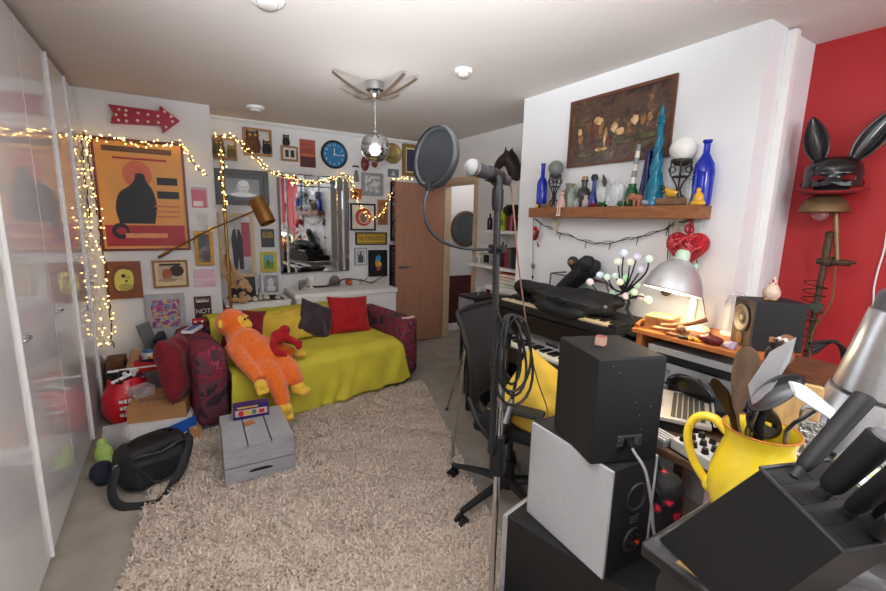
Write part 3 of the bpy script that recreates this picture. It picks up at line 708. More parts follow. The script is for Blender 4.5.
framed('jut', (193, 269.8), (216, 286.5), 'small unframed canvas of pink mist over grey', None, ramp_mat('pink_mist', 'noise', 5, [(.3, (176, 168, 182)), (.45, (216, 170, 188)), (.6, (226, 200, 208)), (.7, (160, 166, 176))], .6, const=False, aniso=(.4, 1, 3)), (), (), 0, .018, name='small_canvas', group=G1)
t, w, h = framed('jut', (193.6, 297), (212.6, 321), 'small brown sign of white family words in thin frame', M('thin_brown_frame', (120, 74, 60), .5), M('sign_brown', (62, 34, 38), .5), (), (), .006, .014, name='word_sign', cat='sign', group=G1)
lw = M('letter_white', (236, 230, 226), .5)
text('FAMILY', .044, lw, t, (0, -.0085, h*.34), sx=.78); text('NOT', .06, lw, t, (0, -.0085, -.02), sx=.95)
for z in (.06, -.085, -.12): B().box((0, -.008, z*h/.2), (w*.7, .001, .012)).build('small_print', lw, t, ang=0)
framed('jut', (103.5, 262), (143.6, 297.5), 'wide brown wooden frame around a bright yellow picture', M('red_brown_frame', (140, 80, 48), .4), M('picture_brown', (128, 84, 58), .5),
       [('e', 1, 0, 0, .46, .44), ('e', 1, .2, .1, .26, .3), ('e', 1, -.26, -.12, .2, .3), ('e', 2, .05, -.28, .34, .14), ('e', 3, -.02, .16, .1, .07), ('e', 3, .1, -.04, .06, .05), ('p', 3, [(.05, .12), (.2, .06), (.3, .14), (.18, .1)])], [M('picture_yellow', (228, 216, 104), .5), M('picture_olive', (190, 180, 84), .5), INK], .05, .03, group=G1)
framed('jut', (151.3, 260.8), (189.3, 286.6), 'gilt wood frame with cream picture of dark and rust shapes', M('gilt_wood', (152, 104, 56), .4, .2), CREAM,
       [('r', 1, 0, .03, .82, .66), ('e', 2, .2, .12, .24, .24), ('e', 3, -.12, -.02, .16, .24), ('e', 4, -.1, -.26, .3, .08), ('r', 2, 0, .40, .7, .09)], [M('picture_sand', (196, 178, 150), .5), M('picture_umber', (60, 42, 38), .5), M('picture_rust', (172, 92, 60), .5), M('picture_tan', (172, 140, 104), .5)], .018, .025, group=G1)

# ------------------------------------------------------------------ pictures on the alcove wall
def shadow_box(a, b_, label, items, group):
    t, w, h = framed('back', a, b_, label, OAK, PALE, (), (), .022, .05, group=group)
    t.children[-1].data.materials[0] = M('box_lining', (214, 210, 202), .6)
    return t, w, h
OWLB = M('owl_brown', (104, 66, 44), .7, var=.4, vs=60, bump=.4); OWLG = M('owl_olive', (112, 104, 62), .7, var=.4, vs=60, bump=.4); OWLK = M('owl_black', (38, 36, 36), .7, var=.4, vs=60, bump=.4)
def owl(par, x, z, s, m, y=-.045):
    o = B(); o.lathe([(0, 0), (.30*s, .02*s), (.36*s, .25*s), (.33*s, .55*s), (.27*s, .72*s), (.30*s, .85*s), (.22*s, .98*s), (0, 1.0*s)], n=16, sy=.45)
    for k in (-1, 1): o.hull([(k*.28*s, 0, .9*s), (k*.1*s, 0, .95*s), (k*.27*s, 0, 1.12*s), (k*.2*s, -.06*s, .92*s)])
    q = o.build('owl_figure', m, par, loc=(x, y, z))
    for k in (-1, 1):
        e = B(); e.lathe([(0, .02*s), (.05*s, .015*s), (.065*s, 0)], (k*.12*s, -.125*s, .82*s), (0, -1, 0), n=12); e.build('eye_disc', M('owl_eye', (206, 170, 90), .5), q)
    return q
GB = 'pictures on the alcove wall behind the sofa'
t, w, h = shadow_box((212.4, 136), (237.6, 160.6), 'oak box frame with two mottled owls at far left of alcove', (), GB)
owl(t, -.055, -h/2+.022, .16, OWLG); owl(t, .055, -h/2+.022, .115, OWLG)
t, w, h = shadow_box((242.7, 126.5), (272.6, 156.8), 'larger oak box frame with brown owl and a small dark owl', (), GB)
owl(t, -.05, -h/2+.022, .21, OWLB); owl(t, .085, -h/2+.022, .13, OWLK)
t, w, h = framed('back', (281, 145), (298.5, 161.8), 'smallest oak frame holding two dark pictures', OAK, PALE, [('r', 1, -.2, 0, .28, .66), ('r', 1, .22, 0, .3, .66)], [INK], .02, .03, group=GB)
c = on(286.5, 144.6, 'y', 4.885)
t = thing('owl_ornament', 'black pot-bellied owl ornament on the smallest oak frame', 'ornament', (c.x, 4.893, t.location.z+h/2+.001)); owl(t, 0, 0, .105, OWLK, 0)
framed('back', (299.5, 138.6), (316, 168), 'unframed dark red print beside the blue clock', None, ramp_mat('red_sky', 'noise', 3.2, [(.3, (80, 30, 34)), (.46, (150, 60, 46)), (.6, (206, 104, 60)), (.7, (96, 38, 44))], .5, const=False, aniso=(.5, 1, 2.4)), [('r', 1, 0, -.3, 1, .38)], [M('print_maroon', (84, 34, 42), .5)], 0, .012, name='print', group=GB)
# clock
c = on(335, 154.4, 'y', 4.88)
t = thing('wall_clock', 'round blue wall clock with white numerals and black rim', 'clock', (c.x, 4.919, c.z))
b = B(); b.lathe([(.128, 0), (.150, 0), (.155, .02), (.148, .038), (.134, .034), (.13, .02)], ax=(0, -1, 0), n=48); b.build('rim', BLKF, t)
b = B(); b.lathe([(0, .014), (.132, .014)], ax=(0, -1, 0), n=48); b.build('dial', M('clock_blue', (34, 122, 172), .35), t)
for k in range(12):
    a = R(30*(k+1)); text(str(k+1), .036, lw, t, (.103*math.sin(a), -.016, .103*math.cos(a)), name='numeral')
b = B(); b.box((0, -.020, .03), (.008, .002, .075)); b.build('hour_hand', lw, t); b = B(); b.box((.045, -.022, -.004), (.11, .002, .006)); b.build('minute_hand', lw, t)
b = B(); b.cyl((0, -.014, 0), (0, -.025, 0), .008, n=14); b.build('pin', lw, t)
# large monochrome photo
GREYP = ramp_mat('photo_grey', 'noise', 4, [(.3, (50, 50, 54)), (.5, (96, 96, 100)), (.65, (150, 150, 154))], .3, const=False)
framed('back', (213.8, 167.5), (269.6, 206), 'wide black framed black-and-white portrait photograph', BLKF, GREYP,
       [('e', 1, .02, -.42, .38, .14), ('e', 2, .02, .06, .19, .36), ('e', 3, .03, -.02, .13, .27), ('e', 1, .03, .25, .15, .16), ('e', 4, -.02, .02, .025, .02), ('e', 4, .08, .01, .025, .02), ('e', 4, .04, -.16, .04, .018)], [M('photo_white', (226, 226, 226), .3), M('photo_pale', (190, 190, 190), .3), M('photo_skin', (206, 206, 206), .3), M('photo_black', (40, 40, 42), .3)], .045, .03, .045, M('photo_mount_grey', (70, 72, 76), .4), group=GB)
# tall cream framed dark figure: a plain stand-in
framed('back', (216.9, 212.5), (256.6, 276.6), 'tall cream framed picture of a dark standing figure', M('cream_frame', (214, 190, 150), .5), ramp_mat('studio_grey', 'noise', 3, [(.35, (150, 150, 150)), (.5, (184, 184, 184)), (.62, (206, 204, 202))], .2, const=False),
       [('r', 3, .32, .1, .3, .6), ('p', 1, [(-.14, -.42), (-.20, .12), (-.13, .27), (.0, .3), (.12, .26), (.2, .1), (.2, -.42), (.06, -.42), (.03, -.2), (-.02, -.42)]), ('e', 2, 0, .345, .07, .07), ('p', 2, [(-.03, .28), (.03, .28), (0, .1)])],
       [INK, M('photo_face', (190, 180, 172), .4), M('studio_red', (176, 70, 86), .4)], .035, .025, group=GB)
# small square ones between it and the mirror
t, w, h = framed('back', (260.6, 229), (274.8, 247.2), 'small dark card with yellow two-line title', None, M('card_black', (52, 52, 56), .4), (), (), 0, .008, name='picture_card', group=GB)
yl = M('title_yellow', (224, 190, 60), .5); text('STAR', .045, yl, t, (0, -.0085, h*.26), sx=1.0); text('WARS', .045, yl, t, (0, -.0085, h*.08), sx=.9)
framed('back', (260.2, 252), (277.4, 271.6), 'small yellow framed picture of a green field', M('lemon_frame', (206, 186, 44), .5), M('picture_blue', (104, 170, 190), .5), [('r', 1, 0, -.26, 1, .48), ('e', 2, .0, -.05, .2, .22), ('e', 3, .1, .02, .08, .12)], [M('picture_green', (104, 150, 70), .5), M('picture_dark_green', (60, 92, 60), .5), POP2], .032, .02, group=GB)
# mirror with bevelled mirror-strip frame
c, w, h = wall_rect('back', (277, 172.5), (350.4, 271), .03)
MIR = M('mirror_silver', (215, 218, 220), .03, 1., var=.01)
t = thing('wall_mirror', 'large wall mirror with mirrored border strips behind the sofa', 'mirror', (c.x, 4.902, c.z), R(2.3))
B().box((0, -.006, 0), (w, .012, h)).build('backing', BLKF, t, ang=0)
B().box((0, -.014, 0), (w-.3, .004, h-.26)).build('mirror_glass', MIR, t, ang=0)
def strip(x0, x1, z0, z1):
    b = B(); v = [(x0, -.013, z0), (x1, -.013, z0), (x1, -.013, z1), (x0, -.013, z1)]
    d = .013; i = min(x1-x0, z1-z0)*.18
    u = [(x0+i, -.013-d, z0+i), (x1-i, -.013-d, z0+i), (x1-i, -.013-d, z1-i), (x0+i, -.013-d, z1-i)]
    b.add(v+u, [[4, 5, 6, 7], [0, 1, 5, 4], [1, 2, 6, 5], [2, 3, 7, 6], [3, 0, 4, 7]]); b.build('bevel_strip', MIR, t, ang=0)
for k in range(2):
    strip(-w/2+.078*k, -w/2+.076+.078*k, -h/2, h/2); strip(w/2-.076-.078*k, w/2-.078*k, -h/2, h/2)
    strip(-w/2+.156, w/2-.156, -h/2+.066*k, -h/2+.064+.066*k); strip(-w/2+.156, w/2-.156, h/2-.064-.066*k, h/2-.066*k)
# right of the mirror
def ornament(px, py, bld, label, mats, cat='ornament', y=4.918, name='wall_ornament', group=None):
    c = on(px, py, 'y', y); return one(bld, name, mats, label, cat, (c.x, y, c.z), group=group)
b = B(); b.ball((-.05, -.03, -.03), (.055, .03, .09)); b.ball((.065, -.025, .03), (.045, .03, .06)); b.ball((-.05, -.06, -.03), (.018, .01, .03), mi=1)
t = thing('carved_mask', 'dark red carved long mask hanging behind the mirror ball', 'mask', on(364, 164, 'y', 4.919))
b = B(); b.ball((0, -.03, 0), (.05, .03, .085)); b.build('face', M('mask_red', (128, 56, 48), .5), t)
b = B(); b.ball((-.018, -.055, .02), (.012, .006, .008)); b.build('eye', INK, t); b = B(); b.ball((.018, -.055, .02), (.012, .006, .008)); b.build('eye', INK, t); b = B(); b.ball((0, -.058, -.04), (.02, .006, .012)); b.build('mouth', INK, t)
t = thing('carved_mask', 'smaller red mask right of the dark red carved long one', 'mask', on(374, 163.5, 'y', 4.919))
b = B(); b.ball((0, -.025, 0), (.035, .025, .05)); b.build('face', M('mask_rust', (150, 66, 52), .5), t); b = B(); b.ball((0, -.046, .005), (.018, .006, .008)); b.build('eye_slit', INK, t)
b = B()
for k in (-1, 1): b.hull([(k*.03, -.006, .012), (k*.005, -.012, .004), (k*.045, -.006, -.012), (k*.018, -.012, -.008), (0, -.006, .01), (0, -.006, -.006)])
ornament(355.5, 166.5, b, 'tiny black bat-shaped ornament above the small grey figure', BLKF)
b = B(); b.hull([(-.025, 0, -.06), (.03, 0, -.06), (-.025, -.02, -.06), (.03, -.02, -.06), (-.03, -.01, .02), (.03, -.012, .02), (0, -.012, .065), (0, 0, .065)]); b.ball((0, -.015, .05), (.02, .012, .022))
ornament(356, 176.5, b, 'small slate grey relief figure left of the silver frame', M('slate_grey', (118, 120, 124), .6))
framed('back', (362, 172), (383.4, 196.4), 'silver framed pale engraving below the masks', SILF, ramp_mat('engraving', 'noise', 26, [(.4, (150, 148, 148)), (.5, (200, 198, 196)), (.6, (216, 214, 212))], .5, const=False), (), (), .035, .025, group=GB)
framed('back', (351, 188.3), (361.4, 199), 'tiny orange brown frame at the corner of mirror', M('orange_frame', (178, 96, 40), .5), M('amber_picture', (200, 130, 60), .5), [('e', 1, 0, 0, .3, .3)], [M('umber_dot', (90, 50, 34), .5)], .022, .02, group=GB)
framed('back', (350.6, 203), (375.8, 230.6), 'square black frame with a red disc on white', BLKF, PALE, [('e', 1, .02, .0, .37, .38), ('e', 2, .04, -.02, .26, .27), ('e', 3, .02, -.03, .15, .2)], [M('disc_red', (196, 72, 60), .4), M('disc_blush', (222, 160, 140), .4), M('disc_grey', (120, 110, 106), .4)], .018, .025, group=GB)
framed('back', (378, 199.5), (388, 225), 'narrow wooden framed brown picture beside the red disc', OAK, M('picture_wood', (140, 96, 66), .5), [('e', 1, 0, .0, .25, .3)], [M('picture_tea', (176, 140, 100), .5)], .018, .02, group=GB)
COMIC = ramp_mat('collage', 'voronoi', 14, [(0, (70, 46, 54)), (.2, (178, 150, 140)), (.36, (120, 60, 70)), (.5, (196, 186, 180)), (.66, (90, 80, 100))], .4, dist=.15)
framed('back', (391, 181), (412, 240.6), 'tall black framed collage partly behind the open door', BLKF, COMIC, (), (), .02, .025, group=GB)
framed('back', (390, 245), (407, 292), 'lower tall black frame half hidden by the open door', BLKF, ramp_mat('collage_dark', 'voronoi', 16, [(0, (40, 34, 44)), (.3, (120, 84, 90)), (.5, (64, 52, 60))], .4, dist=.15), (), (), .02, .025, group=GB)
t, w, h = framed('back', (355.6, 232.2), (387, 244.6), 'black framed yellow sign reading no fumadores', BLKF, M('sign_yellow', (208, 168, 58), .45), [('r', 1, 0, 0, .97, .86), ('r', 2, 0, 0, .94, .78)], [INK, M('sign_yellow', (208, 168, 58), .45)], .013, .02, name='word_sign', cat='sign', group=GB)
text('NO FUMADORES', .078, INK, t, (0, -.0122, 0), sx=.54)
framed('back', (354.6, 248), (367.2, 265), 'small pale framed photograph of a dark tower', SILF, M('photo_sky', (182, 190, 204), .4), [('p', 1, [(-.3, -.45), (-.3, .1), (-.1, .15), (-.05, .4), (.05, .4), (.1, .1), (.3, .05), (.3, -.45)])], [M('photo_slate', (74, 80, 96), .4)], .01, .02, .016, PALE, group=GB)
framed('back', (368.8, 250.3), (387.2, 275.8), 'black framed picture of a rainbow coloured figure', BLKF, INK, [('e', 1, .04, .22, .17, .13), ('r', 2, .0, .08, .34, .16), ('e', 3, .05, -.06, .2, .14), ('r', 4, .04, -.22, .22, .2), ('e', 5, -.05, .02, .1, .1)], [M('rain_blue', (60, 140, 200), .5), M('rain_teal', (60, 180, 170), .5), M('rain_yellow', (226, 196, 60), .5), M('rain_pink', (206, 80, 120), .5), M('rain_orange', (226, 140, 60), .5)], .02, .025, group=GB)
framed('back', (388, 168.6), (399, 177.6), 'small blue grey card with a pale triangle above the door', None, M('card_blue_grey', (104, 120, 128), .5), [('p', 1, [(-.2, -.3), (.2, -.3), (0, .35)])], [M('card_pale', (190, 196, 196), .5)], 0, .01, name='picture_card', group=GB)
t = thing('brass_dish', 'round beaten brass dish hung right of the mirror ball', 'dish', on(392, 153.6, 'y', 4.919))
b = B(); b.lathe([(0, .012), (.07, .012), (.085, .02), (.118, .024), (.122, .02), (.118, .016), (.085, .01), (0, .004)], ax=(0, -1, 0), n=36); b.build('plate', M('dish_gold', (170, 146, 96), .35, .5, var=.2), t)
b = B(); b.torus((0, -.017, 0), .06, .004, (0, -1, 0)); b.build('ring', M('dish_dark', (120, 96, 56), .4, .5), t)
framed('back', (403, 143.3), (433, 178), 'gold framed navy picture behind the pop filter', M('antique_gold', (150, 122, 70), .4, .4), M('picture_navy', (60, 58, 88), .5), [('e', 1, 0, .0, .14, .18), ('e', 2, .05, .1, .05, .06)], [M('picture_ochre', (176, 130, 60), .5), M('picture_cream', (206, 196, 160), .5)], .04, .03, .02, CREAM, group=GB)

# ------------------------------------------------------------------ chests under the pictures
t = thing('white_cabinet', 'low white cabinet at left behind sofa, ornaments on top', 'cabinet', (.66, 4.66, 0))
B().box((0, 0, .35), (.58, .48, .70), bev=.006).build('body', WHITE, t); B().box((0, 0, .709), (.60, .50, .018), bev=.003).build('top', WHITE, t)
B().box((0, .02, .7195), (.50, .36, .003)).build('runner', BLACKR, t)
for x in (-.145, .145): B().box((x, -.246, .36), (.28, .012, .64), bev=.002).build('door', WHITE, t)
CT = .7215
t = thing('white_chest', 'white chest with small label plate at right behind sofa', 'chest', (1.56, 4.64, 0))
B().box((0, 0, .36), (1.12, .48, .72), bev=.01).build('body', WHITE, t); B().box((0, 0, .748), (1.15, .50, .055), bev=.012).build('lid', WHITE, t)
c = on(314, 301, 'y', 4.39); b = B(); b.box((c.x-1.56, -.2415, .63), (.11, .004, .045), bev=.001); b.build('label_plate', M('plate_grey', (186, 186, 190), .4), t)
b = B(); b.box((c.x-1.56, -.2440, .635), (.09, .001, .009)); b.build('plate_print', INK, t)
LT = .7765
# on the left cabinet
t = thing('standing_frame', 'silver frame with grey photograph leaning on the white cabinet', 'picture', (.835, 4.80, CT), 0, rot=(R(-10), R(2), 0))
def free_frame(t, w, h, fm, pm, shapes, sm, fw_=.025):
    f = B()
    for s in (-1, 1): f.box((s*(w/2-fw_/2), 0, h/2), (fw_, .016, h)); f.box((0, 0, h/2+s*(h/2-fw_/2)), (w-2*fw_, .016, fw_))
    f.build('frame', fm, t, ang=0); p = B(); p.box((0, .003, h/2), (w-2*fw_, .006, h-2*fw_)); q = B(); flat_shapes(q, w-2*fw_, h-2*fw_, shapes, 0)
    p.add([(x, y, z+h/2) for x, y, z in q.v], q.f); p.m[6:] = q.m; p.build('print', [pm]+sm, t, ang=0)
free_frame(t, .20, .235, SILF, GREYP, [('e', 1, 0, .1, .2, .25), ('r', 1, 0, -.25, .5, .3), ('e', 2, .25, -.25, .1, .06)], [M('photo_pale', (190, 190, 190), .3), M('photo_warm', (214, 180, 130), .3)])
t = thing('black_tray', 'black square tray standing at the back of white cabinet', 'tray', (.57, 4.84, CT), 0, rot=(R(-8), 0, 0))
B().box((0, 0, .10), (.24, .02, .20), bev=.009).build('tray_board', BLACK, t); B().box((.0, -.011, .10), (.20, .003, .16), bev=.001).build('tray_inset', M('tray_inset', (34, 34, 36), .6), t)
SHE = M('shell', (212, 196, 170), .5, var=.25, vs=40)
for k, (x, y, s, lab) in enumerate(((.57, 4.56, .032, 'pale round shell left of the others on the black runner'), (.63, 4.53, .026, 'small pale shell second from the left on the runner'), (.74, 4.55, .030, 'pale shell right of the little grey figurine'), (.85, 4.54, .024, 'small shell at the right end of the black runner'))):
    b = B(); b.lathe([(0, 0), (s, .15*s), (s*1.05, .6*s), (s*.7, 1.2*s), (s*.25, 1.7*s), (0, 1.9*s)], n=14, sx=1.15); b.tube([(s*.9*math.cos(a), s*.9*math.sin(a), .35*s+.12*s*a) for a in [i*.5 for i in range(14)]], .15*s, 6)
    one(b, 'sea_shell', SHE, lab, 'shell', (x, y, CT), group='shells on the white cabinet')
t = thing('figurine', 'small grey seated figurine among the shells', 'figurine', (.69, 4.58, CT))
b = B(); b.lathe([(0, 0), (.04, 0), (.038, .02), (.022, .06), (.018, .075), (0, .08)], n=14); b.ball((0, 0, .09), .018); o = b.build('figure', M('pewter', (150, 150, 146), .4, .4), t)
# dried flowers hung from the lamp pole, broom head up
STRAW = M('dried_stems', (196, 156, 112), .9, var=.25, vs=30, bump=.4)
c = on(222, 262, 'y', 4.36)
t = thing('dried_flowers', 'hanging bunch of dried straw coloured flowers at wall corner', 'dried flowers', (.44, 4.385, .70))
b = B()
for k in range(26):
    a = rnd.random()*6.3; r0 = rnd.uniform(.01, .05); b.tube([(-.06+.01*math.cos(a), .01*math.sin(a), .50), (-.03+r0*1.3*math.cos(a), r0*math.sin(a), .34), (-.03+r0*.6*math.cos(a)+.02, r0*.5*math.sin(a), .2)], .004, 5)
b.build('stems', STRAW, t)
b = B()
for k in range(46):
    tt = rnd.random(); a = rnd.random()*6.3; rr = .035+.035*math.sin(tt*PI); p = Vector((.03+.07*(1-tt)*0+.03*math.sin(tt*4)+rr*math.cos(a), rr*.6*math.sin(a), .02+.30*tt)); s = rnd.uniform(.014, .024)
    for q in range(5):
        d = Vector((math.cos(q*1.256+a), math.sin(a+q)*.6, math.sin(q*1.256+a))); b.ball(p+d*s*.7, (s*.55, s*.4, s*.55), 7, 5)
tag(b.build('flower_heads', M('dried_petals', (206, 168, 126), .9, var=.25, vs=30), t), kind='stuff')
# on the right chest
t = thing('branch', 'long thin crooked twig lying along the white chest', 'branch', (0, 0, 0))
pts = [(300, 289.5), (312, 287.5), (326, 287), (336, 283.5), (343, 279.5), (352, 279), (364, 281), (372, 282.5), (381, 277.5), (389, 275)]
bp = [on(x, y, 'y', 4.74) for x, y in pts]
for p in bp: p.z = max(p.z, LT+.012)
b = B(); b.tube(bp, [.010, .012, .011, .010, .009, .008, .008, .008, .006, .004], 7, smooth=4); b.build('main_twig', M('bark', (74, 58, 46), .9, var=.3, bump=.5), t)
B().tube([bp[6], bp[6]+Vector((.06, 0, .05)), bp[6]+Vector((.09, 0, .09))], .004, 6).build('side_twig', M('bark', (74, 58, 46), .9), t)
def onchest(px, yy): q = on(px, 285, 'y', yy); return (q.x, yy, LT)
b = B(); b.lathe([(0, 0), (.06, 0), (.068, .03), (.055, .08), (.03, .11), (0, .118)], n=14, sy=.6)
o = one(b, 'grey_stone', M('stone', (116, 112, 104), .8, var=.3, vs=20, bump=.6), 'rounded grey stone standing behind the twig on white chest', 'stone', onchest(335, 4.83))
t = thing('pumpkin_ornament', 'small orange pumpkin ornament beside the grey stone', 'ornament', onchest(349, 4.80))
b = B()
for k in range(8): b.ball((.02*math.cos(k*.785), .02*math.sin(k*.785), .032), (.024, .024, .032), 10, 8)
b.build('pumpkin', M('pumpkin_orange', (186, 92, 40), .5), t); B().tube([(0, 0, .06), (.004, 0, .075), (.012, 0, .082)], .006, 6).build('stalk', M('bark', (74, 58, 46), .9), t)
t = thing('tea_light_holder', 'small white footed holder at the left of white chest', 'candle holder', onchest(311, 4.72))
b = B(); b.lathe([(.0, .0), (.035, 0), (.03, .012), (.01, .02), (.01, .06), (.035, .08), (.045, .13), (.04, .13), (.03, .085), (0, .08)], n=18); b.build('cup', WHITE, t); B().torus((.05, 0, .1), .02, .005, (0, 1, 0), 16, 6).build('handle', WHITE, t)
one(B().box((0, 0, .05), (.075, .06, .10), bev=.004), 'photo_block', ramp_mat('block_photo', 'noise', 18, [(.4, (96, 92, 86)), (.55, (176, 168, 156))], .5, const=False), 'small block with sepia photo at left end of white chest', 'picture', onchest(303, 4.66), .2)
one(B().lathe([(.0, 0), (.022, 0), (.018, .03), (.024, .06), (.0, .07)], n=12), 'glass_bead', GLASS, 'tiny clear glass ornament right of the pumpkin on chest', 'ornament', onchest(361, 4.80))

# ------------------------------------------------------------------ brass balanced-arm floor lamp
t = thing('floor_lamp', 'brass floor lamp with long balanced arm and tube shade', 'floor lamp', (.395, 4.33, 0))
LX, LY = .395, 4.33
B().lathe([(0, 0), (.12, 0), (.125, .01), (.115, .02), (.02, .025), (0, .03)], n=32).build('base', BRASS, t)
B().cyl((0, 0, .02), (0, 0, 2.14), .014, n=16).build('pole', BRASS, t)
jp = on(211.5, 229, 'y', 4.30); sh = on(259, 209, 'y', 4.05); en = on(158.5, 257.5, 'y', 4.42)
B().cyl((jp.x-LX, -.02, jp.z), (jp.x-LX, .02, jp.z), .022, n=16).build('pivot', BRASS, t)
O = Vector((LX, LY, 0)); d = (sh-jp)
B().tube([en-O, jp-O, sh-O], .0075, 8).build('arm', BRASS, t); B().cyl(en-O, en-O+(en-jp).normalized()*-.10, .013, n=12).build('counterweight', BRASS, t)
a0, a1 = on(256, 199, 'y', 4.05)-O, on(268, 223, 'y', 3.97)-O
dd = (a1-a0).normalized(); L = (a1-a0).length
b = B(); b.lathe([(.0, 0), (.05, .0), (.066, .006), (.068, L), (.062, L), (.06, .02), (0, .015)], a0, dd, n=32); b.build('shade', M('brass_satin', (158, 116, 66), .38, 1., var=.1), t)
b = B(); b.ball(a0+dd*(L*.72), .034); b.build('bulb', M('frosted_bulb', (240, 232, 214), .4), t)

# ------------------------------------------------------------------ ceiling fittings
c = on(375, 82, 'z', CH)
CX, CY = c.x, c.y
t = thing('ceiling_light', 'chrome ceiling light with curved flat arms like petals', 'ceiling light', (CX, CY, CH-.001))
B().lathe([(0, 0), (.062, 0), (.066, -.02), (.064, -.055), (.05, -.062), (0, -.062)], n=32).build('rose', CHROME, t)
FROST = M('petal_glass', (150, 132, 116), .25, .55, var=.08)
for px, py in ((332.5, 73.5), (341.5, 90.5), (355, 97.5), (398, 97), (404, 75.5), (416.5, 80.5)):
    e_ = on(px, py, 'z', CH-.03)-Vector((CX, CY, CH)); L_ = math.hypot(e_.x, e_.y); d = Vector((e_.x, e_.y, 0)).normalized(); s = Vector((-d.y, d.x, 0)); v = []; f = []
    for i in range(15):
        u = i/14; p = d*(.02+(L_-.02)*u)+Vector((0, 0, -.105+.085*u**1.7)); ww = .015*(1-.2*u)
        for sg, dz in ((-1, 0), (1, 0), (1, .007), (-1, .007)): v.append(p+s*(ww*sg)+Vector((0, 0, dz)))
    for i in range(14):
        for q in range(4): f.append([i*4+q, i*4+(q+1) % 4, i*4+4+(q+1) % 4, i*4+4+q])
    f += [[0, 1, 2, 3], [59, 58, 57, 56]]
    B().add(v, f).build('petal_arm', FROST, t, ang=30)
for k in range(4): a = k*PI/2+.4; B().cyl((.035*math.cos(a), .035*math.sin(a), -.055), (.035*math.cos(a), .035*math.sin(a), -.10), .007, n=10).build('post', CHROME, t)
B().lathe([(0, -.112), (.03, -.105), (.045, -.085), (.02, -.08), (0, -.08)], n=24).build('hub', CHROME, t)
bc = on(375.3, 147.6, 'y', CY); zb = bc.z
t = thing('mirror_ball', 'silver mirror ball hanging from the ceiling light', 'mirror ball', (bc.x, CY, zb))
RB_ = .104; b = B(); mm = 22
for j in range(mm):
    t0 = PI*j/mm; t1 = PI*(j+1)/mm; tm = (t0+t1)/2; n = max(4, int(2*mm*math.sin(tm)))
    for i in range(n):
        a0_, a1_ = 2*PI*(i+.04)/n, 2*PI*(i+.96)/n; u0, u1 = t0+.006, t1-.006
        jt = Vector((rnd.gauss(0, .0012), rnd.gauss(0, .0012), rnd.gauss(0, .0012)))
        q = [Vector((math.sin(u)*math.cos(a), math.sin(u)*math.sin(a), math.cos(u)))*RB_ for u, a in ((u0, a0_), (u1, a0_), (u1, a1_), (u0, a1_))]
        cm = (q[0]+q[1]+q[2]+q[3])/4; qr = Matrix.Rotation(rnd.gauss(0, .03), 3, 'Z') @ Matrix.Rotation(rnd.gauss(0, .03), 3, 'X')
        q = [cm+qr @ (p-cm) for p in q]; b.add(q, [[0, 1, 2, 3]], 0)
b.ball((0, 0, 0), RB_-.003, 24, 16, mi=1)
b.build('mirror_tiles', [MIR, M('ball_core', (90, 88, 88), .4)], t, ang=0)
b = B(); b.lathe([(0, RB_-.004), (.022, RB_-.004), (.02, RB_+.012), (.006, RB_+.016), (0, RB_+.016)], n=18); b.torus((0, 0, RB_+.022), .008, .002, (0, 1, 0), 14, 6); b.build('cap', CHROME, t)
b = B(); b.tube([(0, 0, RB_+.03), (CX-bc.x, 0, CH-zb-.112)], .0035, 6)
for k in range(14): u = k/14; b.torus((0+(CX-bc.x)*u, 0, RB_+.035+(CH-zb-.112-RB_-.035)*u), .006, .0018, (1 if k % 2 else 0, 0 if k % 2 else 1, 0), 10, 5)
b.build('chain', CHROME, t)
def detector(px, py, r, label):
    c = on(px, py, 'z', CH-.02)
    t = thing('smoke_detector', label, 'smoke detector', (c.x, c.y, CH-.0005))
    B().lathe([(0, 0), (r, 0), (r, -.014), (r*.93, -.022), (0, -.022)], n=32).build('base', WHITE, t)
    b = B(); b.lathe([(0, -.022), (r*.6, -.022), (r*.56, -.04), (r*.4, -.045), (0, -.045)], n=28)
    b.build('sensor', M('detector_grey', (206, 202, 198), .5), t)
detector(463.5, 73, .056, 'white smoke detector on the ceiling near chimney breast')
detector(255.5, 109, .075, 'white smoke detector on the ceiling over the owl frames')
detector(267, 1, .075, 'pale round ceiling fitting at the top edge of the view')

